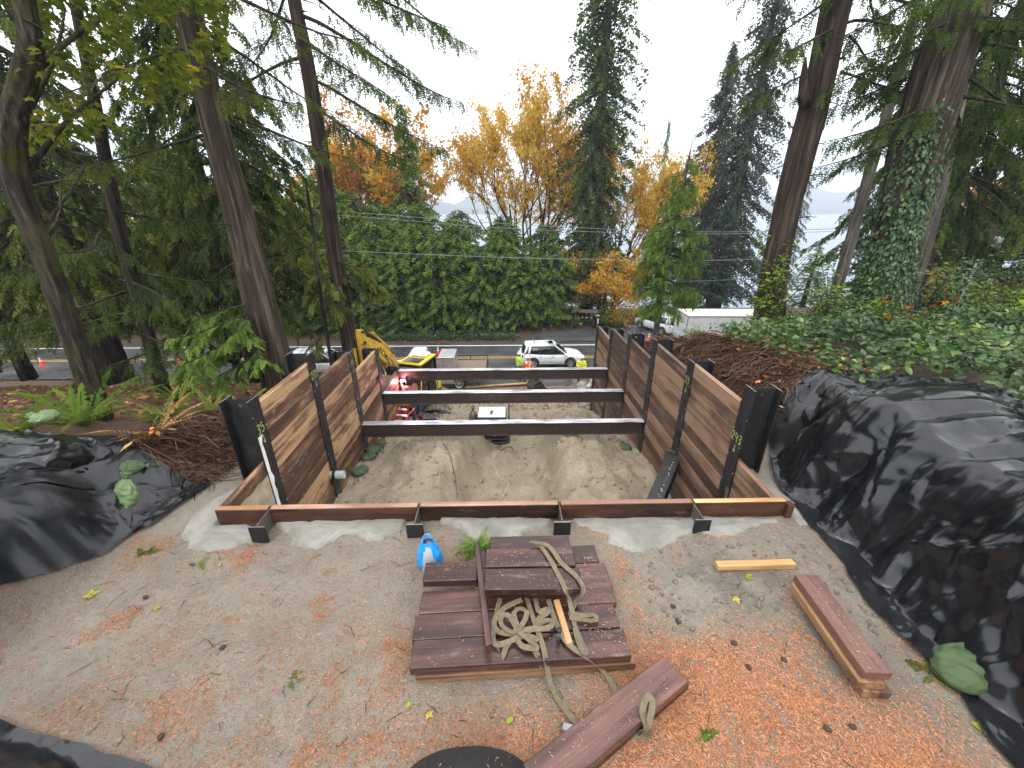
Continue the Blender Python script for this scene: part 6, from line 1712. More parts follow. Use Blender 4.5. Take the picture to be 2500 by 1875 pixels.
for x, y, s_, w in ((-16.5, 45.5, 1.45, 'behind the excavator arm'), (-12.6, 44.5, 1.30, 'behind the orange maple foot'), (-8.4, 45.0, 1.32, 'below the cedar spire'), (-4.6, 45.5, 1.22, 'left of the golden maple foot'), (9.3, 46.0, 1.05, 'behind the mailbox stand'), (0.2, 46.5, 1.16, 'under the golden maple'), (4.6, 45.5, 1.08, 'left of the tall cedar foot')):
    conifer_tree('second-row green cedar across the road, %s' % w, (x, y, -7.1), HEDGE[int(abs(x * 3)) % 2], (s_ * 1.05, s_ * 1.05, s_), random.uniform(0, 6), 0.2, 9.0, 'hedge_cedar', 'second row of cedars across the road')
# tall cedar, spires and firs behind
p = at(1432, 745, Y=43)
conifer_tree('very tall dark cedar rising past the top edge behind the mailboxes', (p[0], 43, -7.0), TALL, 1.0, 0.4, 0.55, 42.0, 'tall_cedar', None, 'bark_cedar')
p = at(1008, 600, Y=47)
conifer_tree('slim pointed cedar spire left of the yellow maple', (p[0], 47, -7.6), SPIRE, (1.35, 1.35, 1.28), 1.2, 0.25, 17.0, 'pointed_cedar', None)
p = at(930, 600, Y=50)
conifer_tree('broken-topped cedar behind the orange maple', (p[0], 50, -7.6), SPIRE, (1.2, 1.2, 0.95), 2.6, 0.25, 17.0, 'pointed_cedar', None)
p = at(1755, 700, Y=46)
conifer_tree('tall grey-green cedar with sloping left side before the lake', (p[0], 46, -7.2), TALLG, (0.98, 0.98, 1.22), 0.9, 0.5, 30.0, 'tall_cedar', None, 'bark_cedar')
p = at(1690, 700, Y=53)
conifer_tree('full grey-green cedar behind the blue spruce, left of its taller twin', (p[0], 53, -8.0), TALLG, (1.15, 1.15, 0.95), 3.9, 0.5, 30.0, 'tall_cedar', None, 'bark_cedar')
p = at(1885, 700, Y=52)
conifer_tree('thin grey-green cedar just left of the dark right trunk', (p[0], 52, -8.5), TALLG, (0.55, 0.55, 0.80), 1.7, 0.3, 30.0, 'tall_cedar', None, 'bark_cedar')
p = at(1735, 700, Y=40)
conifer_tree('blue-green spruce behind the thin leaning hemlock', (p[0], 40, -7.0), FIR[1], (1.15, 1.15, 1.12), 0.3, 0.22, 10.0, 'blue_spruce', None)
conifer_tree('pale distant spruce top against the white sky', (45.0, 125, -13), SPIRE, (0.95, 0.95, 2.35), 0.3, 0.5, 17.0, 'distant_spruce', None)
p = at(1730, 600, Y=36)
conifer_tree('small dark conifer between the hemlock and the big trunk', (p[0], 38.5, -6.9), FIR[0], (0.62, 0.62, 0.50), 2.2, 0.2, 16.0, 'dark_fir', None)
# right-hand wood
RIGHT_NEAR = []
rt = [(2125, 30, FIR[0], (0.85, 0.85, 1.0), 'layered dark fir between the two big right trunks', -6.5), (2210, 33, SHADE[1], (1.2, 1.2, 1.5), 'dark cedar behind the ivy trunk', -6.6),
      (2330, 27, SHADE[0], (0.95, 0.95, 1.3), 'dark cedar left of the utility pole', -5.5), (2440, 34, FIR[0], (1.3, 1.3, 1.15), 'broad fir behind the utility pole', -6.6), (2560, 24, FIR[0], (1.15, 1.15, 1.05), 'fir branches entering from the right edge', -4.5),
      (1990, 52, FIR[0], (0.75, 0.75, 0.55), 'fir low before the lake right of the big dark trunk', -8.5), (2640, 30, SHADE[1], (1.3, 1.3, 1.6), 'dark cedar outside the right edge of the wood', -5.5)]
for u, Y_, cr, s, lab, z0 in rt:
    p = at(u, 640, Y=Y_)
    conifer_tree(lab, (p[0], Y_, z0), cr, s, random.uniform(0, 6), 0.3, 16.0 if cr in FIR[:1] else 13.0, 'dark_conifer', 'conifers of the right-hand wood')
for i, (x, y, z0, s_, lab) in enumerate([(18.2, 17.5, -2.0, (0.95, 0.95, 1.35), 'dark cedar behind the ivy trunk, nearest its right side'), (23.5, 16.5, -1.5, (1.0, 1.0, 1.4), 'dark cedar filling the upper right corner'), (21.5, 22.5, -4.0, (1.1, 1.1, 1.5), 'dark cedar in the second row of the right wood'), (29.0, 19.0, -2.5, (1.1, 1.1, 1.4), 'dark cedar at the right picture edge')]):
    RIGHT_NEAR.append((x, y, z0, s_, lab))
# left wood, near side of the road and beyond it
lt_ = [(-8.6, 14.2, -1.9, (0.80, 0.80, 1.15), 'dark cedar just left of the first slim trunk'), (-13.5, 13.0, -1.3, (0.85, 0.85, 1.25), 'dark cedar behind the mossy leaning maple'), (-17.5, 17.5, -3.0, (1.0, 1.0, 1.4), 'dark cedar between the mossy maple and the road'), (-12.5, 19.0, -3.8, (0.95, 0.95, 1.5), 'dark cedar behind the big left trunk'), (-22.5, 13.5, -1.5, (1.0, 1.0, 1.35), 'dark cedar at the left picture edge'), (-25, 20, -4, (1.15, 1.15, 1.5), 'tall dark cedar far left before the road')]
SHADE_HI = [mk_crown(61 + i, ['needles_dark', 'needles_olive'][i], h=13.0, rad=lambda f: 3.4 * (0.75 + 0.5 * (1 - f)) * (1 - max(0, (f - 0.5) / 0.5) ** 2), nbr=125, h0=0.20, fl=0.42, per=15, droop=0.50, proto=FR_MID, hang=0.7) for i in range(2)]
for i, (x, y, z, s, lab) in enumerate(lt_):
    conifer_tree(lab, (x, y, z), SHADE_HI[i % 2], s, random.uniform(0, 6), 0.24, 13.0, 'dark_cedar', 'cedars of the left-hand wood', 'bark_dark')
for i, (x, y, z, s, lab) in enumerate(RIGHT_NEAR):
    conifer_tree(lab, (x, y, z + 2.8), SHADE_HI[i % 2], s, random.uniform(0, 6), 0.24, 13.0, 'dark_cedar', 'cedars of the right-hand wood', 'bark_dark', root=4.0)
fl_ = [(-20, 38, 1.15), (-23.5, 40, 1.3), (-27, 38, 1.2), (-31, 41, 1.4), (-35, 38, 1.3), (-40, 40, 1.5), (-46, 39, 1.5), (-52, 41, 1.6), (-18, 44, 1.5), (-26, 47, 1.8), (-36, 48, 1.9), (-60, 40, 1.7)]
for i, (x, y, s) in enumerate(fl_):
    w = ['nearest the slim trunk', 'second from the slim trunk', 'third from the slim trunk', 'behind the left cones', 'behind the big left trunk', 'behind the mossy maple', 'left of the mossy maple', 'at the left edge', 'in the second row by the slim trunk', 'in the second row behind the big trunk', 'in the second row behind the cones', 'past the left edge'][i]
    conifer_tree('green tree across the road on the left, %s' % w, (x, y, -7.0), (HEDGE if i % 3 else SHADE)[i % 2], (s, s, s * 1.05), random.uniform(0, 6), 0.2, 9.0 if i % 3 else 13.0, 'roadside_tree', 'trees across the road on the left')

# ------------------------------------------------------------------ maples
def maple(seed, h, spread, nlimb=6, leaves=9000, ls=0.22, base_h=0.09, proto=LEAF4, up=0.6, r0=0.28, leaf_from=1):
    g = np.random.default_rng(seed)
    br, brr, ends = [], [], []
    def grow(p, d, ln, r, lev):
        m = 4; pts = [p]; q = p.copy(); dd = d.copy()
        for i in range(m):
            dd = unit(dd + g.normal(0, 0.13, 3) + np.array([0, 0, 0.06 * up])); q = q + dd * ln / m; pts.append(q.copy())
        pts = np.array(pts)
        br.append(pts); brr.append(np.linspace(r, r * 0.55, m + 1))
        if lev >= leaf_from: ends.append(pts[1:])
        if lev < 4:
            for _ in range(3 if lev < 2 else 2 + int(g.random() < 0.5)):
                t = g.uniform(0.45, 1.0); b = pts[int(round(t * m))]
                nd = unit(dd + rvec(g, 1)[0] * (0.62 if lev else 0.5) + np.array([0, 0, 0.12 * up]))
                grow(b, nd, ln * g.uniform(0.52, 0.78), r * 0.5, lev + 1)
    for i in range(nlimb):
        az = 2 * math.pi * (i + g.uniform(-0.3, 0.3)) / nlimb; tilt = g.uniform(0.10, 1.05) * spread / h * 2.2
        d = unit(np.array([math.cos(az) * tilt, math.sin(az) * tilt, 1.0]))
        grow(np.array([0.1 * math.cos(az), 0.1 * math.sin(az), h * base_h]), d, h * 0.36, r0 * 0.5, 0)
    br.append(np.array([(0, 0, -0.4), (0.03, 0, h * base_h * 0.5), (0, 0, h * base_h * 1.1)])); brr.append([r0 * 1.2, r0, r0 * 0.8])
    E_ = np.concatenate(ends)
    k = g.integers(0, len(E_), leaves)
    P = E_[k] + g.normal(0, 0.20, (leaves, 3)) * np.array([1, 1, 0.7])
    D = rvec(g, leaves) + np.array([0, 0, -0.5]); U = rvec(g, leaves) + np.array([0, 0, 0.8])
    T = np.clip(0.5 + 0.35 * (fbm(P[:, 0] * 0.6 + seed, P[:, 2] * 0.6, 3)) + g.normal(0, 0.18, leaves), 0, 1)
    return btubes(br, brr, 4), scatter(proto, P, D, U, ls * g.uniform(0.7, 1.25, leaves), T)
def maple_tree(label, loc, mat, seed, bk='bark_dark', name='maple_tree', scale=(1, 1, 1), rz=0, **kw):
    e = tree(name, label, loc, 'tree', 'autumn maples'); e.rotation_euler[2] = rz; e.scale = scale
    b, s = maple(seed, **kw)
    mk('limbs', b, M[bk], e, True); obj('crown', foliage_mesh('crown', s, mat), e)
    return e
p = at(1290, 760, Y=48); maple_tree('large golden yellow maple fanning out in the centre', (p[0], 48, -7.4), 'maple_yellow', 5, h=19.5, spread=6.6, nlimb=9, leaves=34000, ls=0.22, scale=(1.12, 0.7, 1.42))
p = at(1495, 745, Y=47); maple_tree('yellow-orange maple right of the tall cedar', (p[0], 47, -7.2), 'maple_yellow', 8, h=15.5, spread=6.5, nlimb=8, leaves=19000, ls=0.22, scale=(1.15, 0.8, 1.45))
p = at(1465, 745, Y=40.5); maple_tree('low bright yellow maple above the mailbox stand', (p[0] + 0.6, 40.5, -7.0), 'maple_yellow', 18, h=6.6, spread=3.4, nlimb=9, leaves=13000, ls=0.20, r0=0.16, scale=(1.35, 1.2, 1.25))
p = at(905, 600, Y=52); maple_tree('orange maple behind the cedar hedge on the left', (p[0], 52, -8.0), 'maple_gold', 21, h=18.5, spread=6.5, nlimb=9, leaves=30000, ls=0.26, scale=(1.35, 0.9, 1.3))
p = at(600, 600, Y=55); maple_tree('orange-yellow maple glimpsed between the two left trunks', (p[0], 55, -8.5), 'maple_orange', 25, h=17, spread=7, nlimb=7, leaves=16000, ls=0.28)
p = at(440, 600, Y=44); maple_tree('yellow-green maple across the road behind the big left trunk', (p[0], 44, -7.2), 'maple_green', 27, h=19, spread=8, nlimb=8, leaves=22000, ls=0.27)
maple_tree('yellow-green maple on the near slope left of the big left cedar', (-15.5, 22.0, -5.4), 'maple_green', 28, h=13, spread=6, nlimb=8, leaves=12000, ls=0.22)
maple_tree('yellow-green maple on the near slope at the left edge', (-25.0, 16.5, -3.0), 'maple_green', 29, h=13, spread=7, nlimb=8, leaves=9000, ls=0.22)
p = at(2370, 600, Y=38); maple_tree('orange maple in the right-hand wood', (p[0], 38, -7.0), 'maple_orange', 31, h=17, spread=6, nlimb=7, leaves=11000, ls=0.26)
p = at(2330, 700, Y=25); maple_tree('yellow maple sprays left of the utility pole', (p[0], 26, -5.5), 'maple_yellow', 33, h=8.0, spread=4.0, nlimb=6, leaves=2500, ls=0.22, r0=0.1)

# ------------------------------------------------------------------ big trunks close by
def big_trunk(name, label, pix, Y, rad, mat, ridge=0.10, seed=0, flare=0.5, top_extra=None, base_z=None, n=30):
    pts = [at(u, v_, Y=Y) for u, v_ in pix]
    b = (pts[0][0], Y, gz(pts[0][0], Y) - 0.05 if base_z is None else base_z)
    pts[0] = (pts[0][0] + (pts[0][0] - pts[1][0]) * 0.0, Y, b[2] - 0.3)
    d = np.array(pts[-1]) - np.array(pts[-2]); d = d / np.linalg.norm(d)
    pts += [tuple(np.array(pts[-1]) + d * q) for q in (top_extra or (4, 9))]
    e = tree(name, label, b, 'tree', None)
    mk('trunk', trunk_vf(rel(pts, b), rad, n, ridge, seed, 10, flare), M[mat], e, True)
    return e, b, pts
def boughs(e, b, specs, mat, seed, proto=FR_FINE, fl=0.5, per=16, droop=0.5, hang=0.7, twig_r=1.0, dense=1.0):
    """specs: (origin xyz world, azimuth, length) for single limbs with hanging sprays"""
    g = np.random.default_rng(seed); br, brr, parts = [], [], []
    for (o, az, ln) in specs:
        m = 8; t = np.linspace(0, 1, m)
        dx, dy = math.cos(az), math.sin(az); bend = 0.10 * ln * np.sin(t * 4 + g.uniform(0, 6)) * t
        pts = np.stack([o[0] + dx * ln * t - dy * bend, o[1] + dy * ln * t + dx * bend, o[2] - droop * ln * t ** 1.3 + 0.18 * ln * t ** 3], -1) - np.array(b)
        br.append(pts); brr.append(np.linspace(0.014 + 0.009 * ln, 0.006, m) * twig_r)
        subs = [(pts, t)]
        for _ in range(int(4 * ln)):
            s = g.uniform(0.2, 0.95); q = np.array([np.interp(s, t, pts[:, k]) for k in range(3)]); sg = g.choice([-1, 1]); l2 = ln * 0.28 * (1.15 - s) + 0.25
            a2 = az + sg * g.uniform(0.5, 1.1); tt2 = np.linspace(0, 1, 4)
            p2 = np.stack([q[0] + math.cos(a2) * l2 * tt2, q[1] + math.sin(a2) * l2 * tt2, q[2] - 0.55 * l2 * tt2 ** 1.3], -1)
            br.append(p2); brr.append([0.008, 0.006, 0.005, 0.003]); subs.append((p2, tt2))
        for p2, tt2 in subs:
            L2 = np.linalg.norm(np.diff(p2, axis=0), axis=1).sum(); n = max(4, int(per * L2 * dense))
            s = g.uniform(0.12, 1, n); q = np.stack([np.interp(s, tt2, p2[:, k]) for k in range(3)], -1)
            d0 = unit(p2[-1] - p2[0]); sg = g.choice([-1, 1], n)[:, None]; lat = np.array([-d0[1], d0[0], 0])[None] * sg
            dd = d0[None] * g.uniform(0.3, 1, (n, 1)) + lat * g.uniform(0.2, 0.9, (n, 1)) + np.array([0, 0, -1.0]) * hang * g.uniform(0.3, 1.5, (n, 1))
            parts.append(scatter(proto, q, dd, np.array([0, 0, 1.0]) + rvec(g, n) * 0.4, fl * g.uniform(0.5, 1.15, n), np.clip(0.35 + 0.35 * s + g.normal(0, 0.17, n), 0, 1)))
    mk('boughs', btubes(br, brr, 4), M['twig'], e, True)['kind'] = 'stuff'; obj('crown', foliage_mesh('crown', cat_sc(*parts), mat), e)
def stubs(e, b, pts, n, seed, rr, mat='twig'):
    g = np.random.default_rng(seed); out = []; P = np.array(pts)
    for _ in range(n):
        k = g.uniform(0.25, len(P) - 2.2); i = int(k); q = P[i] * (1 - k + i) + P[i + 1] * (k - i) - np.array(b); az = g.uniform(0, 6.28); ln = g.uniform(0.15, 0.7)
        d = np.array([math.cos(az), math.sin(az), g.uniform(-0.3, 0.2)])
        out.append(tube([q + d * rr * 0.7, q + d * (rr + ln * 0.5), q + d * (rr + ln) + np.array([0, 0, -0.12 * ln])], [0.018, 0.012, 0.006], 4, False))
    mk('dead_stubs', join(*out), M[mat], e)['kind'] = 'stuff'

g0 = np.random.default_rng(99)
# big left cedar
e, b, pts = big_trunk('cedar_tree', 'big straight cedar trunk on the left, streaked pale bark', [(690, 945), (640, 760), (590, 550), (530, 330), (455, 0)], 9.6, [0.36, 0.33, 0.27, 0.22, 0.17, 0.10], 'bark_cedar', 0.10, 3, 0.45)
sp = [((b[0], 9.6, z), a, l) for z, a, l in [(5.6, 0.2, 2.6), (6.3, -0.7, 3.0), (6.9, 0.9, 3.0), (7.6, -0.2, 3.4), (8.4, 2.6, 3.4), (6.6, 3.4, 2.8), (8.9, -1.2, 3.6), (9.5, 0.4, 3.8), (7.2, 2.0, 3.0), (9.2, 3.6, 3.6), (10.2, -0.6, 4), (5.2, 3.9, 2.4)]]
boughs(e, b, sp, 'needles_olive', 71, FR_WISP, 0.22, 22, 0.5, 1.0)
stubs(e, b, pts, 30, 5, 0.24)
# low bright boughs at its foot
sp = [((b[0] - 0.2, 9.3, z), a, l) for z, a, l in [(1.55, 3.9, 1.5), (1.2, 4.4, 1.7), (0.9, 3.6, 1.5), (1.5, 5.0, 1.1), (0.55, 4.1, 1.4), (1.75, 3.2, 1.3), (0.8, 5.3, 0.9)]]
e2 = tree('young_cedar', 'bright green young cedar sprays in front of the big left trunk', (b[0] - 0.25, 9.2, b[2])); 
mk('trunk', tube([(0, 0, 0), (0.05, 0.05, 1.2), (0.1, 0.1, 2.2)], [0.04, 0.03, 0.012], 6), M['twig'], e2, True)
boughs(e2, (b[0] - 0.25, 9.2, b[2]), sp, 'needles_mid', 72, FR_FINE, 0.27, 34, 0.35, 0.45)
# slimmer left trunk
e, b, pts = big_trunk('cedar_tree', 'slimmer reddish trunk right of the big left cedar', [(860, 870), (822, 650), (795, 450), (758, 200), (718, 0)], 13.0, [0.26, 0.23, 0.20, 0.17, 0.13, 0.08], 'bark_red', 0.06, 4, 0.3)
sp = [((b[0], 13.0, z), a, l) for z, a, l in [(6.3, -0.5, 3.4), (7.0, 0.35, 3.6), (7.8, -0.9, 3.8), (8.3, 0.05, 4.2), (9.0, 0.8, 3.8), (9.4, -0.35, 4.6), (10.2, 0.3, 4.8), (10.8, -0.7, 4.6), (11.5, 0.0, 5.0), (8.8, 2.5, 3.6), (7.4, 3.3, 3.4), (9.8, 3.0, 4.0), (10.6, 2.2, 4.0), (11.2, 3.7, 4.2), (12.2, 0.5, 5), (12.4, -0.3, 5)]]
boughs(e, b, sp, 'needles_dark', 73, FR_WISP, 0.27, 17, 0.62, 1.3)
stubs(e, b, pts, 26, 6, 0.18)
sp = [((b[0] + 0.1, 12.8, z), a, l) for z, a, l in [(1.9, -0.4, 1.3), (1.5, 3.6, 1.1), (1.7, 0.1, 1.2), (2.3, -0.2, 1.1), (2.0, 2.8, 1.0)]]
e2 = tree('young_hemlock', 'soft green hemlock sprays at the foot of the slimmer trunk', (b[0] + 0.3, 12.7, b[2]))
mk('trunk', tube([(0, 0, 0), (0, 0.05, 1.6), (0.03, 0.1, 3.6)], [0.035, 0.025, 0.01], 6), M['twig'], e2, True)
boughs(e2, (b[0] + 0.3, 12.7, b[2]), sp, 'needles_olive', 74, FR_FINE, 0.36, 24, 0.3, 0.5)
# thin pole stem between the two left trunks
e, b, pts = big_trunk('sapling', 'thin bare sapling stem between the two left trunks', [(803, 870), (780, 700), (765, 560), (752, 480)], 11.0, [0.05, 0.042, 0.036, 0.025, 0.012], 'bark_dark', 0.05, 9, 0.2, (0.2, 0.4), n=10)
sp = [((b[0], 11.0, z), a, l) for z, a, l in [(2.2, -0.6, 1.0), (2.9, 3.3, 1.2), (1.5, 0.4, 0.9), (3.4, 2.6, 1.2), (0.6, 4.6, 0.8)]]
boughs(e, b, sp, 'needles_olive', 75, FR_FINE, 0.3, 16, 0.5, 0.8)
# mossy leaning maple at far left
e, b, pts = big_trunk('mossy_maple', 'mossy leaning maple trunk at the far left', [(252, 1050), (205, 900), (150, 740), (95, 590), (40, 440), (35, 300), (75, 120), (60, 0)], 6.4, [0.155, 0.14, 0.135, 0.13, 0.13, 0.12, 0.10, 0.08, 0.05], 'bark_moss', 0.20, 7, 0.35, (1.5, 3))
lims = []
for q0, q1, q2, r_ in (((30, 480), (160, 300), (330, 160), .05), ((90, 600), (140, 540), (150, 440), .04), ((60, 200), (180, 90), (300, 20), .05), ((40, 330), (130, 150), (160, 20), .045), ((100, 560), (170, 470), (210, 400), 0.025)):
    w3 = [at(*q0, Y=6.4), at(*q1, Y=6.9), at(*q2, Y=7.6)]; lims.append(tube(smooth_path(rel(w3, b), 6), np.linspace(r_, 0.012, 13), 6, False))
mk('limbs', join(*lims), M['bark_moss'], e, True)
g = np.random.default_rng(17)
n = 3600
uu, vv_ = g.uniform(40, 560, n), g.uniform(-160, 420, n) ; yy_ = g.uniform(6.2, 10.5, n)
keep = (vv_ < 470 - 0.55 * uu + 90 * fbm(uu / 60, vv_ / 60, 3)) & (fbm(uu / 90 + 3, vv_ / 70, 3) > -0.18)
P = np.array([at(a_, b_, Y=c_) for a_, b_, c_ in zip(uu[keep], vv_[keep], yy_[keep])]) - np.array(b)
n = len(P)
obj('crown', foliage_mesh('crown', scatter(LEAF5, P, rvec(g, n) + np.array([0, 0, -0.4]), rvec(g, n) * 0.6 + np.array([0, 0, 0.9]), 0.17 * g.uniform(0.7, 1.3, n), np.clip(0.42 + 0.4 * fbm(P[:, 0], P[:, 2], 3) + g.normal(0, 0.16, n), 0, 1)), 'maple_green'), e)
# second small left trunk
e, b, pts = big_trunk('slender_conifer', 'slender dark conifer trunk right of the mossy maple', [(405, 975), (370, 850), (335, 720), (300, 600), (265, 430), (240, 300)], 10.2, [0.16, 0.15, 0.14, 0.12, 0.10, 0.07], 'bark_dark', 0.06, 8, 0.25, (2, 4), n=14)
sp = [((b[0], 10.2, z), a, l) for z, a, l in [(0.9, -0.5, 2.2), (1.4, 3.7, 2.6), (1.9, 4.4, 2.2), (2.4, 0.3, 2.4), (2.9, 3.1, 2.8), (3.3, 5.2, 2.4), (3.8, 1.0, 2.4), (4.4, 3.6, 2.6), (0.6, 5.5, 1.8), (1.2, 2.8, 2.4), (4.9, 0.0, 2.6), (5.4, 4.0, 2.6), (0.3, 4.0, 1.7), (2.2, 5.9, 2.4)]]
boughs(e, b, sp, 'needles_dark', 76, FR_WISP, 0.27, 22, 0.30, 0.7)
# bare leaning stick
tag(mk('dead_stem', tube(rel([at(193, 1010, Y=8.0), at(180, 880, Y=8.0), at(190, 830, Y=8.0)], (0, 0, 0)), [0.022, 0.018, 0.014], 6), M['twig']), 'thin dead stem standing left of the mossy maple', 'stem')

# right: dark trunk
e, b, pts = big_trunk('cedar_tree', 'dark thick trunk right of the white box, broken stub high up', [(1880, 820), (1885, 700), (1912, 550), (1948, 400), (1985, 270), (2045, 0)], 12.0, [0.44, 0.35, 0.33, 0.33, 0.32, 0.30, 0.26, 0.2], 'bark_red', 0.11, 12, 0.5)
q = at(1975, 215, Y=11.8); mk('broken_stub', trunk_vf(rel([at(1963, 260, Y=11.85), at(1962, 190, Y=11.8), at(1966, 140, Y=11.8)], b), [0.13, 0.09, 0.03], 8, 0.2, 3, 3), M['bark_red'], e, True)
sp = [((b[0], 12.0, z), a, l) for z, a, l in [(7.2, 2.9, 2.2), (7.9, 3.6, 2.6), (8.6, 2.4, 2.8), (7.6, 0.3, 2.6), (8.4, -0.6, 3.0), (9.2, 0.8, 3.2), (9.9, -0.2, 3.4), (6.9, -0.4, 2.0), (9.6, 3.1, 3.0), (7.9, 4.8, 2.2), (9.0, 5.2, 2.4)]]
boughs(e, b, sp, 'needles_dark', 77, FR_WISP, 0.26, 24, 0.55, 0.9)
stubs(e, b, pts, 10, 15, 0.32)
# right: giant ivy trunk
e, b, pts = big_trunk('ivy_cedar', 'giant furrowed cedar trunk wrapped in ivy on the right', [(2125, 800), (2150, 690), (2190, 540), (2235, 380), (2285, 200), (2350, 0)], 11.0, [0.60, 0.46, 0.46, 0.50, 0.50, 0.47, 0.42, 0.36], 'bark_cedar', 0.13, 14, 0.35, n=36)
sp = [((b[0], 11.0, z), a, l) for z, a, l in [(6.6, 0.2, 3.0), (7.2, -0.5, 3.4), (7.9, 0.7, 3.4), (8.5, 0.0, 3.8), (7.0, 2.6, 2.8), (7.8, 3.3, 3.0), (8.8, 2.2, 3.2), (9.3, -0.8, 3.8), (9.8, 0.4, 4), (6.2, 5.4, 2.4), (7.4, 4.9, 2.6), (8.2, 5.6, 3.2), (8.9, 4.4, 3), (6.8, 1.2, 3), (5.6, 2.9, 2.6), (6.2, 3.3, 3.0), (7.5, 2.9, 3.4), (8.4, 3.6, 3.4), (9.4, 3.0, 3.6), (6.0, 0.5, 3.0), (7.6, -0.1, 3.6), (9.0, 0.2, 4)]]
boughs(e, b, sp, 'needles_dark', 78, FR_WISP, 0.29, 19, 0.50, 0.85)
g = np.random.default_rng(81)
P3 = smooth_path(pts, 10); n = 11000
kk_ = g.uniform(0, 1, n) ** 1.25
# ivy climbs thick low down, thinning to a tongue on the camera side
idx = kk_ * 0.52 * (len(P3) - 1); i0 = idx.astype(int); C_ = P3[i0] + (P3[i0 + 1] - P3[i0]) * (idx - i0)[:, None]
az = np.where(g.random(n) < 0.75, g.normal(-2.2, 0.75 - 0.35 * kk_, n), g.uniform(0, 6.28, n))
rr_ = np.interp(kk_ * 0.52, np.linspace(0, 1, 8), [0.60, 0.46, 0.46, 0.50, 0.50, 0.47, 0.42, 0.36]) * 1.04 + np.abs(g.normal(0, 0.11, n)) * (1.15 - kk_) + 0.02
nrm = np.stack([np.cos(az), np.sin(az), g.normal(0, 0.2, n)], -1)
keep = (kk_ < 0.62 + 0.38 * fbm(az * 1.5, kk_ * 6, 3)) | (g.random(n) < 0.15)
C_, nrm, rr_, kk_ = C_[keep], nrm[keep], rr_[keep], kk_[keep]; n = len(C_)
obj('ivy', foliage_mesh('ivy', scatter(LEAFQ, C_ + nrm * rr_[:, None] - np.array(b), np.array([0, 0, -1.0]) + rvec(g, n) * 0.7, nrm + rvec(g, n) * 0.5, 0.105 * g.uniform(0.5, 1.35, n), np.clip(g.normal(0.42, 0.26, n), 0, 1)), 'leaf_ivy'), e)
# second pale stems behind the ivy trunk
big_trunk('cedar_tree', 'pale grey trunk just right of the ivy trunk', [(2235, 700), (2262, 560), (2300, 400), (2330, 260)], 15.0, [0.30, 0.27, 0.25, 0.22, 0.18], 'bark_grey', 0.06, 21, 0.2, (3, 6), n=18)
big_trunk('cedar_tree', 'thin pale trunk left of the ivy trunk', [(2040, 720), (2068, 620), (2100, 500), (2150, 330)], 16.0, [0.20, 0.19, 0.17, 0.14, 0.1], 'bark_grey', 0.05, 22, 0.2, (3, 6), n=14)
# slim leaning hemlock before the white box
e, b, pts = big_trunk('leaning_hemlock', 'thin leaning hemlock trunk with drooping green sprays', [(1605, 850), (1608, 740), (1626, 640), (1655, 520), (1668, 450), (1682, 385)], 19.0, [0.15, 0.13, 0.11, 0.08, 0.05, 0.02, 0.01], 'bark_grey', 0.05, 31, 0.2, (0.4, 0.8), n=12)
sp = []
g = np.random.default_rng(83)
pz = np.array([q[2] for q in pts]); pxx = np.array([q[0] for q in pts])
for i in range(105):
    z = g.uniform(pz[0] + 3.3, pz[5] + 0.1); f = (z - pz[0]) / (pz[5] - pz[0])
    sp.append(((float(np.interp(z, pz, pxx)), 19.0, z), g.uniform(0, 6.28), (2.5 * (1 - f) ** 0.8 + 0.5) * g.uniform(0.55, 1.05)))
boughs(e, b, sp, 'needles_mid', 84, FR_WISP, 0.36, 17, 0.30, 0.9)

# ------------------------------------------------------------------ shrubs, ferns, ground cover
def leaf_shrub(name, label, base, n, rx, rz_, mat, size, proto, seed, stems=9, cat='shrub', lean=(0, 0), group=None):
    g = np.random.default_rng(seed); e = empty(name, base); tag(e, label, cat, group)
    br, brr, ends = [], [], []
    for _ in range(stems):
        a = g.uniform(0, 6.28); q = np.array([0, 0, 0.0]); d = unit(np.array([math.cos(a) * rx / rz_ * 0.7 + lean[0], math.sin(a) * rx / rz_ * 0.7 + lean[1], 1.0])); pts = [q]
        for i in range(5): d = unit(d + g.normal(0, 0.16, 3) + np.array([0, 0, -0.05])); q = q + d * rz_ * g.uniform(0.16, 0.26); pts.append(q)
        br.append(np.array(pts)); brr.append(np.linspace(0.012, 0.003, 6) * (1 + rz_ * 0.3)); ends.append(np.array(pts)[1:])
    E_ = np.concatenate(ends); k = g.integers(0, len(E_), n); P = E_[k] + g.normal(0, 0.11 * rx + 0.03, (n, 3))
    mk('stems', btubes(br, brr, 4), M['twig'], e)
    obj('leaves', foliage_mesh('leaves', scatter(proto, P, rvec(g, n, 0.4), rvec(g, n) * 0.6 + np.array([0, 0, 1.0]), size * g.uniform(0.6, 1.25, n), np.clip(g.normal(0.5, 0.24, n), 0, 1)), mat), e)
    return e
def gb(u, v_, Y): p = at(u, v_, Y=Y); return (p[0], Y, gz(p[0], Y))
leaf_shrub('vine_shrub', 'yellow-green leafy vine growing up the dark right trunk', gb(1835, 820, 11.2), 620, 0.75, 2.5, 'leaf_bright', 0.13, LEAFOV, 201, 12, lean=(0.12, 0))
leaf_shrub('bush', 'green leafy bush between the two right trunks', gb(2020, 800, 11.6), 900, 0.9, 1.9, 'leaf_salal', 0.12, LEAFQ, 202, 14)
leaf_shrub('bush', 'light green bush left of the ivy trunk foot', gb(1960, 815, 11.0), 600, 0.7, 1.2, 'leaf_bright', 0.10, LEAFOV, 203, 12)
leaf_shrub('bush', 'mixed green bush right of the ivy trunk', gb(2245, 780, 11.5), 900, 0.9, 1.7, 'leaf_salal', 0.12, LEAFQ, 204, 14)
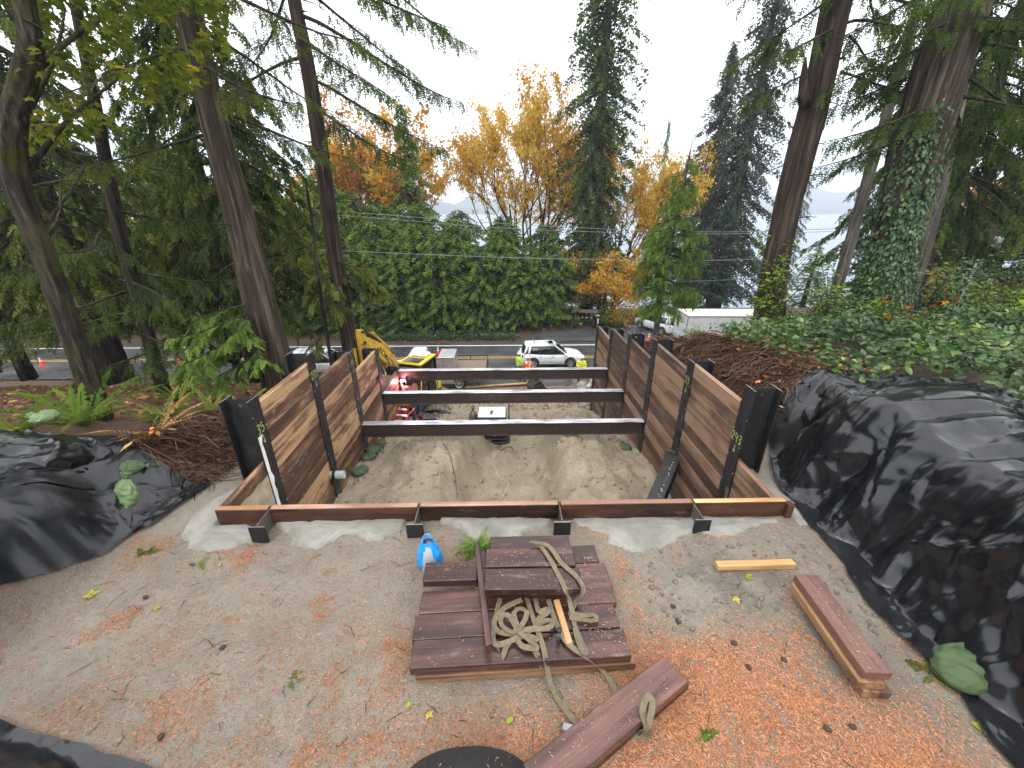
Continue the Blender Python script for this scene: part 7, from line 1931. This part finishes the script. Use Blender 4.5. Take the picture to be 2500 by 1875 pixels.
for i, (u, v_, Y_, h_, mt, w) in enumerate(((2050, 800, 10.2, 0.9, 'leaf_salal', 'in front of the ivy trunk'), (2330, 775, 10.8, 1.1, 'leaf_salal', 'below the utility pole'), (2410, 770, 10.0, 1.0, 'leaf_bright', 'left of the yellow sapling'), (2160, 800, 9.6, 0.7, 'leaf_bright', 'low before the ivy trunk'), (2480, 760, 11.5, 1.3, 'leaf_salal', 'at the right edge under the round shrub'), (1905, 815, 11.2, 0.8, 'leaf_bright', 'right at the dark trunk foot'))):
    leaf_shrub('bush', 'knee-high mixed shrub on the right bank, %s' % w, gb(u, v_, Y_), 420, 0.75, h_, mt, 0.10, LEAFQ, 240 + i, 12, group='shrubs on the right bank')
leaf_shrub('maple_sapling', 'small maple sapling with orange leaves right of the ivy trunk', gb(2210, 810, 9.0), 38, 0.5, 1.0, 'maple_orange', 0.20, LEAF5, 205, 7)
leaf_shrub('maple_sapling', 'yellow-leaved sapling at the right edge', gb(2470, 800, 8.5), 70, 0.5, 0.9, 'leaf_bright', 0.15, LEAF5, 206, 6)
leaf_shrub('yellow_bush', 'golden yellow bush left of the white vehicle', (11.7, 38.8, -6.9), 2600, 1.8, 2.2, 'maple_yellow', 0.16, LEAF4, 207, 26)
leaf_shrub('green_bush', 'yellow-green bush between mailboxes and golden bush', (9.9, 39.2, -6.9), 1500, 1.3, 1.5, 'leaf_bright', 0.15, LEAF4, 208, 18)
leaf_shrub('dark_bush', 'dark rounded bush right of the mailboxes', (10.7, 38.2, -6.9), 1500, 0.9, 1.2, 'leaf_salal', 0.14, LEAF4, 209, 16)
leaf_shrub('round_shrub', 'big rounded green shrub at the right edge below the pole', gb(2470, 720, 17.0), 6000, 2.3, 3.4, 'leaf_salal', 0.14, LEAFQ, 210, 34)
leaf_shrub('low_bush', 'low leafy growth on the bank before the white box', gb(1700, 825, 12.8), 420, 0.7, 0.45, 'leaf_bright', 0.09, LEAFOV, 211, 12)
leaf_shrub('low_bush', 'low leafy growth on the bank nearest the hemlock', gb(1650, 822, 13.6), 320, 0.6, 0.40, 'leaf_bright', 0.09, LEAFOV, 212, 10)
leaf_shrub('low_bush', 'small leafy sprig by the top of the left wall', (-4.55, 6.35, gz(-4.55, 6.35)), 60, 0.2, 0.35, 'leaf_bright', 0.08, LEAFOV, 213, 6)

def fern(label, base, n, ln, seed, a0=0, a1=6.28, brown=False):
    g = np.random.default_rng(seed); e = empty('sword_fern', base); tag(e, label, 'fern', 'sword ferns')
    az = np.linspace(a0, a1, n, endpoint=False) + g.normal(0, 0.2, n)
    d = np.stack([np.cos(az), np.sin(az), g.uniform(0.9, 2.2, n)], -1)
    sc = scatter(FR_FERN, np.zeros((n, 3)) + g.normal(0, 0.03, (n, 3)), d, np.array([0, 0, 1.0]) + 0 * d, ln * g.uniform(0.7, 1.2, n), np.clip(g.normal(0.8 if brown else 0.5, 0.2, n), 0, 1))
    obj('fronds', foliage_mesh('fronds', sc, 'leaf_litter' if brown else 'leaf_fern'), e)
for lab, x, y, n, ln, sd in (('sword fern at the left edge above the tarp', -7.3, 5.35, 14, 0.8, 301), ('sword fern with a long frond left of the mossy maple', -6.75, 5.9, 13, 0.9, 302), ('sword fern right of the mossy maple foot', -5.85, 6.2, 14, 0.6, 303), ('upright fern on the left bank edge', -5.6, 6.9, 12, 0.6, 304), ('fern behind the left tarp top', -6.3, 5.4, 12, 0.6, 305), ('small fern on the bank nearest the left pile', -5.35, 7.6, 10, 0.45, 306), ('sword fern beyond the left picture tarp corner', -8.0, 4.9, 14, 0.8, 307), ('fern low behind the slender left conifer', -7.6, 8.6, 12, 0.7, 308)):
    fern(lab, (x, y, gz(x, y)), n, ln, sd)
fern('brown withered fern hanging off the left bank', (-5.28, 5.35, gz(-5.28, 5.35) + 0.12), 16, 0.6, 311, -2.2, 1.4, True)

def stuff_leaves(name, label, pts, d, up, size, tint, proto, mat):
    o = obj(name, foliage_mesh(name, scatter(proto, pts, d, up, size, tint), mat)); tag(o, label, name.replace('_', ' '), kind='stuff'); return o
def ground_pts(g, n, x0, x1, y0, y1, mask=None, lift=(0.0, 0.0)):
    x, y = g.uniform(x0, x1, n), g.uniform(y0, y1, n)
    if mask is not None:
        k = mask(x, y); x, y = x[k], y[k]
    return np.stack([x, y, ground(x, y) + g.uniform(*lift, len(x))], -1)
# salal and bramble on the right bank
g = np.random.default_rng(401)
def salal_mask(x, y):
    e_ = np.interp(y, [3, 5.2, 6.2, 7, 8, 9.5, 11, 13, 16], [5.9, 5.6, 5.2, 5.3, 5.4, 5.4, 5.5, 5.9, 7])
    return (x > e_ + 0.35 * fbm(x * 1.2, y * 1.2, 3)) & (fbm(x * 0.8 + 2, y * 0.8, 3) > -0.55) & ~((x > 11.5) & (y < 8) & (fbm(x * 0.5, y * 0.5, 2) > 0.1))
P = np.concatenate([ground_pts(g, 34000, 5.2, 17, 2.2, 15, salal_mask, (0.02, 0.42)), ground_pts(g, 17000, 5.4, 11.5, 2.6, 9.5, salal_mask, (0.02, 0.34))]); cl_ = sstep(fbm(P[:, 0] * 1.6 + 5, P[:, 1] * 1.6, 3), -0.25, 0.35); P[:, 2] += 0.30 * cl_ * sstep(P[:, 1], 10.5, 8); P = P[g.random(len(P)) < 0.25 + 0.75 * cl_]; P[:, 2] -= 0.30 * sstep(P[:, 1], 8.5, 11.5) * sstep(P[:, 0], 11.0, 8.5) * g.random(len(P)); P = P[~((P[:, 1] > 10.3) & (P[:, 0] < 8.4))]; P = P[(P[:, 1] < 12.3 + 2 * fbm(P[:, 0], P[:, 1], 2)) | (P[:, 0] > 9)]; n = len(P)
stuff_leaves('salal_cover', 'glossy green salal covering the right bank', P, rvec(g, n, 0.35), rvec(g, n) * 1.1 + np.array([-0.1, -0.3, 1.0]), 0.105 * g.uniform(0.4, 1.4, n), np.clip(0.36 + 0.45 * fbm(P[:, 0] * 0.9, P[:, 1] * 0.9, 3) + g.normal(0, 0.24, n), 0, 1), LEAFQ, 'leaf_salal')
# ivy strip across the road
P = ground_pts(g, 9000, -13, 1.4, 33.6, 36.6, lambda x, y: (y > 33.9 + 0.25 * fbm(x, y, 2)) & (y < 35.9 - 0.9 * sstep(x, -1.5, 1.4)), (0.05, 0.55)); n = len(P)
stuff_leaves('ivy_strip', 'low green ivy strip along the far road edge', P, rvec(g, n, 0.4), rvec(g, n) * 0.7 + np.array([0, 0, 1.0]), 0.17 * g.uniform(0.6, 1.2, n), np.clip(g.normal(0.5, 0.22, n), 0, 1), LEAF4, 'leaf_ivy')
# undergrowth behind the road hedge, dark low
P = ground_pts(g, 9000, -60, 22, 36.5, 48, None, (0.0, 1.6)); n = len(P)
stuff_leaves('undergrowth', 'dark tangled undergrowth beneath the roadside trees', P, rvec(g, n, 0.4), rvec(g, n) * 0.7 + np.array([0, 0, 1.0]), 0.34 * g.uniform(0.6, 1.2, n), np.clip(g.normal(0.35, 0.22, n), 0, 1), LEAF4, 'leaf_ivy')
P = ground_pts(g, 5000, 15, 40, 14, 34, lambda x, y: (x > 0.85 * y + 4), (0.0, 1.0)); n = len(P)
stuff_leaves('undergrowth', 'green undergrowth beneath the right-hand wood', P, rvec(g, n, 0.4), rvec(g, n) * 0.7 + np.array([0, 0, 1.0]), 0.26 * g.uniform(0.6, 1.2, n), np.clip(g.normal(0.4, 0.22, n), 0, 1), LEAF4, 'leaf_salal')
# fallen leaves: left slope, verges
def left_mask(x, y): return (x < -4.8)
P = np.concatenate([ground_pts(g, 11000, -24, -4.8, 6.0, 25.0, None, (0.005, 0.03)), ground_pts(g, 2200, 2, 16, 36.4, 39.5, lambda x, y: y > np.interp(x, [2, 4, 9, 12, 20], [34.5, 36.6, 37.4, 38.3, 39.5]), (0.005, 0.03)), ground_pts(g, 900, -12, 3, 33.3, 34.3, None, (0.005, 0.03)), ground_pts(g, 1600, 4.7, 6.6, 6, 15, None, (0.01, 0.05)), ground_pts(g, 900, -6, 6, 15, 21, None, (0.005, 0.02))]); n = len(P)
stuff_leaves('fallen_leaves', 'brown and tan fallen leaves on the slope and verges', P, rvec(g, n, 0.25), rvec(g, n) * 0.35 + np.array([0, 0, 1.0]), 0.15 * g.uniform(0.5, 1.2, n), np.clip(g.normal(0.5, 0.25, n), 0, 1), LEAF4, 'leaf_litter')
# torn roots hanging from both banks
def roots(name, label, n, side, seed, ylim):
    g = np.random.default_rng(seed)
    y = g.uniform(*ylim, n); x = side * (4.55 + 1.1 * g.random(n) ** 1.2); z = ground(x, y) + g.uniform(-0.02, 0.10, n); l = g.uniform(0.15, 0.65, n)[:, None]
    d = unit(np.stack([-side * g.uniform(0.2, 1.0, n), g.normal(0, 0.8, n), g.uniform(-0.8, 0.15, n)], -1)); a = np.stack([x, y, z], -1)
    m_ = a + d * l * 0.5 + g.normal(0, 0.05, (n, 3)); c = a + d * l + np.array([0, 0, -0.25]) * l + g.normal(0, 0.05, (n, 3))
    for q in (m_, c): q[:, 2] = np.maximum(q[:, 2], ground(q[:, 0], q[:, 1]) + 0.01)
    r = g.uniform(0.003, 0.014, n)[:, None] * np.array([1, 0.8, 0.4])
    V, F = btubes(np.stack([a, m_, c], 1), r, 3); me = mesh_data(name, V, F, M['root_brown']); set_attr(me, 'tint', np.repeat(g.random(n), 9))
    tag(obj(name, me), label, 'roots', kind='stuff')
roots('root_mat', 'torn brown roots hanging from the right bank', 3400, 1, 501, (6.2, 15.0))
roots('root_mat', 'torn brown roots and twigs on the left bank edge', 1900, -1, 502, (5.0, 9.5))
# ------------------------------------------------------------------ orange needle litter and small things on the terrace
g = np.random.default_rng(601)
def litter_density(x, y):
    d = 0.12 + 0 * x
    n1 = fbm(x * 2.1 + 1, y * 2.1, 4, 0.6); n2 = fbm(x * 5.3, y * 5.3 + 8, 3)
    d = d + 0.85 * sstep(n1 + 0.35 * n2, 0.22, 0.55)
    # thick carpet right of the stack
    core = np.exp(-(((x - 1.75) / 0.95) ** 4 + ((y - 1.95) / 0.62) ** 4))
    core2 = np.exp(-(((x - 2.45) / 1.0) ** 4 + ((y - 1.55) / 0.45) ** 4)) * 0.9
    core3 = np.exp(-(((x - 0.2) / 0.9) ** 2 + ((y - 1.72) / 0.25) ** 2)) * 0.75
    d = d + np.clip(core + core2 + core3, 0, 1) * (2.3 + 0.9 * n1 + 0.6 * n2)
    for cx, cy, r, a in ((-3.15, 3.62, 0.20, 1.6), (-2.75, 1.98, 0.30, 1.0), (-1.7, 2.55, 0.35, 0.5), (-1.25, 1.9, 0.35, 0.5), (-4.3, 3.75, 0.25, 1.2), (-2.2, 2.3, 0.3, 0.4), (1.35, 3.05, 0.3, 0.8), (-3.3, 2.6, 0.3, 0.5), (-3.6, 1.9, 0.28, 0.8), (-2.0, 1.6, 0.25, 0.8), (-0.95, 2.6, 0.2, 0.9), (-0.9, 3.4, 0.25, 0.5)):
        d = d + a * np.exp(-((x - cx) ** 2 + (y - cy) ** 2) / r ** 2) * (0.6 + n2)
    grey = np.exp(-(((x - 2.3) / 0.9) ** 2 + ((y - 3.15) / 0.45) ** 2)) + np.exp(-(((x - 1.75) / 0.28) ** 2 + ((y - 2.62) / 0.2) ** 2)) + np.exp(-(((x - 3.5) / 0.35) ** 2 + ((y - 2.6) / 0.5) ** 2)) * 0.7
    return np.clip(d * (1 - 0.85 * np.clip(grey, 0, 1)), 0, 3.2)
N = 900000
x, y = g.uniform(-5.0, 4.2, N), g.uniform(1.25, 4.05, N)
keep = g.random(N) * 3.2 < litter_density(x, y)
far = np.abs(y) > 3.0
x, y = x[keep], y[keep]
inst = (x < np.interp(y, [1.5, 3, 5], [-4.9, -4.75, -4.6])) | (x > 3.95)
x, y = x[~inst], y[~inst]
if len(x) > 150000: x, y = x[:150000], y[:150000]
z = ground(x, y) + g.uniform(0.002, 0.010, len(x))
NEED = (np.array([(0, 0.02, 0), (0.45, -0.085, 0.09), (1, 0.04, 0.0)]), np.array([(0, 1, 2)]))
P = np.stack([x, y, z], -1); n = len(P)
sc = scatter(NEED, P, rvec(g, n, 0.18), rvec(g, n) * 0.25 + np.array([0, 0, 1.0]), g.uniform(0.010, 0.040, n), np.clip(g.normal(0.55, 0.22, n) - 0.20 * (x < 0), 0, 1))
tag(obj('needle_litter', foliage_mesh('needle_litter', sc, 'needle_litter')), 'orange cedar needle litter scattered over the terrace', 'litter', kind='stuff')
# needles caught on boards and tarps
def on_boards(n, x0, x1, y0, y1, z):
    return np.stack([g.uniform(x0, x1, n), g.uniform(y0, y1, n), np.full(n, z)], -1)
rr = [on_boards(230, -0.8, 1.08, 2.2, 3.0, 0.203), on_boards(380, 0.75, 1.08, 2.2, 3.3, 0.203), on_boards(90, -0.18, 0.72, 2.75, 2.95, 0.424), on_boards(90, -0.18, 0.70, 3.02, 3.22, 0.419), on_boards(60, -0.82, -0.32, 2.97, 3.15, 0.304), on_boards(110, 2.98, 3.15, 2.0, 2.85, 0.294), on_boards(60, -0.65, 0.05, 1.3, 1.5, 0.30)]
# along the tilted near plank
t_ = g.uniform(-0.65, 0.65, 130); s_ = g.uniform(-0.1, 0.1, 130); ca, sa = math.cos(R(29.5)), math.sin(R(29.5))
rr.append(np.stack([0.80 + t_ * ca - s_ * sa, 1.75 + t_ * sa + s_ * ca, np.full(130, 0.209)], -1))
P = np.concatenate(rr); n = len(P)
sc = scatter(NEED, P, rvec(g, n, 0.05), np.array([0, 0, 1.0]) + rvec(g, n) * 0.1, g.uniform(0.006, 0.034, n), np.clip(g.normal(0.7, 0.2, n), 0, 1))
tag(obj('needle_litter', foliage_mesh('needle_litter', sc, 'needle_litter')), 'pale needles sprinkled on the stacked boards', 'litter', kind='stuff')
# clods and pebbles
bm = bmesh.new(); bmesh.ops.create_icosphere(bm, subdivisions=1, radius=1.0); bm.verts.ensure_lookup_table()
IC = (np.array([v_.co[:] for v_ in bm.verts]) * (1 + 0.25 * np.random.default_rng(3).normal(size=(len(bm.verts), 1)) * 0.6), np.array([[v_.index for v_ in f.verts] for f in bm.faces])); bm.free()
OCT = (np.array([(1, 0, 0), (-1, 0.1, 0), (0.1, 1, 0.1), (0, -1, -0.1), (0.1, 0.1, 0.8), (0, 0, -0.8)]), np.array([(0, 2, 4), (2, 1, 4), (1, 3, 4), (3, 0, 4), (2, 0, 5), (1, 2, 5), (3, 1, 5), (0, 3, 5)]))
def clods(name, label, n, region, smin, smax, mat, seed, mask=None):
    g = np.random.default_rng(seed); P = ground_pts(g, n, *region, mask, (0.0, 0.006)); n = len(P)
    V, F, T = scatter(OCT if n > 900 else IC, P, rvec(g, n), rvec(g, n), smin + (smax - smin) * g.random(n) ** 3, g.random(n))
    me = mesh_data(name, V, F, M[mat], True); set_attr(me, 'tint', T); tag(obj(name, me), label, 'clods', kind='stuff')
clods('pit_clods', 'clods of sand strewn over the pit floor', 1800, (-3.5, 3.5, 6.5, 14.5), 0.010, 0.075, 'clod_sand', 611)
clods('grit', 'small stones and crumbs on the terrace', 1100, (-4.5, 4.0, 1.3, 4.05), 0.003, 0.011, 'stone_grey', 612)
clods('mud_crumbs', 'grey mud crumbs around the lone offcut', 420, (1.3, 3.8, 2.5, 3.7), 0.005, 0.030, 'mud_grey', 613)
clods('verge_rubble', 'rubble heaped where the pit meets the road', 500, (-1, 4.0, 15, 19.5), 0.03, 0.14, 'clod_sand', 614)
# single leaves, twigs, cones
LM = mesh_data('leaf_y', LEAF5[0], LEAF5[1], M['maple_yellow']); set_attr(LM, 'tint', np.full(len(LEAF5[0]), 1.0))
LO = mesh_data('leaf_o', LEAFOV[0], LEAFOV[1], M['leaf_bright']); set_attr(LO, 'tint', np.full(len(LEAFOV[0]), 1.0))
for lab, (u, v_), s, me_ in (('yellow star-shaped maple leaf near the left tarp', (235, 1460), 0.17, LM), ('yellow leaf below the honey-coloured offcut', (1832, 1412), 0.13, LO), ('yellow leaf left of the small board pile', (1805, 1452), 0.12, LM), ('tiny yellow leaf below the board stack', (1012, 1715), 0.06, LO), ('pale green maple leaf below the board stack', (1052, 1738), 0.10, LM), ('small yellow leaf near the bottom edge', (1245, 1768), 0.07, LO), ('yellow-green leaf by the torn tarp point', (2440, 1770), 0.16, LO), ('faded leaf beside the torn tarp point', (2385, 1762), 0.14, LO), ('tan leaf on the ground left of the concrete spill', (540, 1372), 0.06, LO), ('yellow scrap of leaf on the left part of the terrace', (400, 1478), 0.07, LO), ('pale leaf beside the right tarp skirt', (2030, 1322), 0.08, LO), ('yellow leaf caught by the right tarp edge', (2150, 1437), 0.13, LM)):
    p = at(u, v_, Z=0.01); z = gz(p[0], p[1]) + 0.016
    tag(obj('fallen_leaf', me_, None, (p[0] - s * 0.4, p[1], z), (R(random.uniform(-8, 8)), R(random.uniform(-8, 8)), random.uniform(0, 6)), (s, s, s)), lab, 'leaf', 'single leaves on the terrace')
def sprig(label, loc, n, ln, seed, mat='needles_mid', up=0.5):
    g = np.random.default_rng(seed); e = empty('cedar_sprig', loc); tag(e, label, 'sprig', 'green sprigs on the terrace')
    az = g.uniform(0, 6.28, n); d = np.stack([np.cos(az), np.sin(az), g.uniform(0.0, up, n)], -1)
    obj('spray', foliage_mesh('spray', scatter(FR_FINE, g.normal(0, 0.03, (n, 3)) * np.array([1, 1, 0.1]), d, np.array([0, 0, 1.0]) + 0 * d, ln * g.uniform(0.6, 1.1, n), np.clip(g.normal(0.6, 0.2, n), 0, 1)), mat), e)
sprig('bushy green cedar sprig lying behind the stack', (-0.34, 3.52, 0.14), 26, 0.24, 621, up=0.9)
for lab, u, v_, n, ln, sd in (('flat green sprig near the left concrete spill', 355, 1350, 6, 0.20, 622), ('small olive sprig in the middle of the terrace', 715, 1655, 5, 0.12, 623), ('dark green twig on the orange carpet', 1700, 1805, 4, 0.16, 624), ('withered sprig by the right sandbag', 2270, 1640, 7, 0.22, 625), ('little green sprig left of centre by the spill', 480, 1375, 3, 0.13, 626)):
    p = at(u, v_, Z=0.01); sprig(lab, (p[0], p[1], gz(p[0], p[1]) + 0.012), n, ln, sd, 'needles_olive' if n > 4 else 'needles_mid', 0.2)
g = np.random.default_rng(631); out = []
P = ground_pts(g, 150, -4.4, 3.8, 1.4, 3.9)
for q in P:
    a = g.uniform(0, 6.28); l = g.uniform(0.04, 0.22); d = np.array([math.cos(a), math.sin(a), 0]) * l; m_ = q + d * 0.5 + np.array([g.normal(0, .02), g.normal(0, .02), 0.012])
    out.append(tube([q + np.array([0, 0, 0.008]), m_, q + d + np.array([0, 0, 0.008])], [0.0028, 0.0025, 0.0012], 4, False))
tag(mk('fallen_twigs', join(*out), M['twig']), 'thin dark twigs scattered over the terrace', 'twigs', kind='stuff')
g = np.random.default_rng(641)
cm = mesh_data('cone_body', *lathe([(0.0, 0), (0.012, 0.004), (0.020, 0.018), (0.018, 0.034), (0.008, 0.05), (0.0, 0.054)], 9), M['ply_cone'], True)
for i, (u, v_) in enumerate(((396, 1792), (552, 1575), (360, 1458), (1798, 1578), (1905, 1607), (1820, 1626), (2007, 1777), (2150, 1597), (2090, 1780), (1650, 1480), (1662, 1520))):
    p = at(u, v_, Z=0.01)
    tag(obj('fir_cone', cm, None, (p[0], p[1], gz(p[0], p[1]) + 0.012), (R(80), 0, g.uniform(0, 6)), (1.1,) * 3), ['reddish cone near the bottom left tarp', 'dark cone on the bare middle ground', 'dark cone below the left tarp', 'dark cone on the orange carpet nearest the muddy plank', 'dark cone on the orange carpet centre', 'reddish cone on the orange carpet', 'dark cone low on the orange carpet', 'dark cone beside the small board pile', 'dark cone below the small board pile', 'clod-like cone right of the stack', 'cone half sunk in mud right of the stack'][i], 'fir cone', 'cones on the terrace')
# crushed plastic cup by the muddy plank, pink paint mark at the left corner
p = at(1375, 1775, Z=0.02); e = empty('plastic_cup', (p[0], p[1], gz(p[0], p[1]) + 0.03), 0.3); tag(e, 'crushed clear plastic cup beside the muddy plank', 'cup')
mk('cup', xf(lathe([(0.028, 0), (0.034, 0.05), (0.04, 0.09), (0.037, 0.088), (0.03, 0.03)], 14), (0, 0, 0), (R(85), 0, 0.8), (1, 0.7, 1)), M['clear_film'], e, True)
p = at(548, 1268, Z=0.05); tag(mk('marker_ribbon', ribbon([[(0, 0, 0), (0.02, 0.01, 0.035), (0.05, -0.01, 0.02), (0.06, 0.01, 0.045)]], 0.02), M['mark_pink'], None, loc=(p[0], p[1], 0.06)), 'bright pink ribbon scrap at the left front corner', 'ribbon')
p = at(268, 1077, Y=5.3); tag(mk('marker_ribbon', ribbon([[(0, 0, 0), (0.02, 0.01, 0.06), (0.06, -0.01, 0.05), (0.05, 0.02, 0.12)]], 0.05), M['mark_orange'], None, loc=(-5.15, 5.15, 0.75)), 'orange ribbon hanging under the withered fern', 'ribbon')
tag(mk('marker_ribbon', ribbon([[(0, 0, 0), (0.02, 0.01, 0.03), (0.05, -0.01, 0.02), (0.07, 0.02, 0.04)]], 0.025), M['mark_orange'], None, loc=at(1845, 935, Y=6.3)), 'red ribbon on the root bank above the first right pile', 'ribbon')

# ------------------------------------------------------------------ air
hb = box(-3600, 4600, -40, 2800, -40, 190)
hk = bpy.data.materials.new('haze_air'); hk.use_nodes = True; hk.node_tree.nodes.clear()
ho = hk.node_tree.nodes.new('ShaderNodeOutputMaterial'); hv = hk.node_tree.nodes.new('ShaderNodeVolumePrincipled')
hv.inputs['Color'].default_value = (0.80, 0.88, 1.0, 1); hv.inputs['Density'].default_value = 0.00055; hv.inputs['Anisotropy'].default_value = 0.0
hk.node_tree.links.new(hv.outputs[0], ho.inputs['Volume'])
tag(mk('haze', hb, hk), kind='stuff')
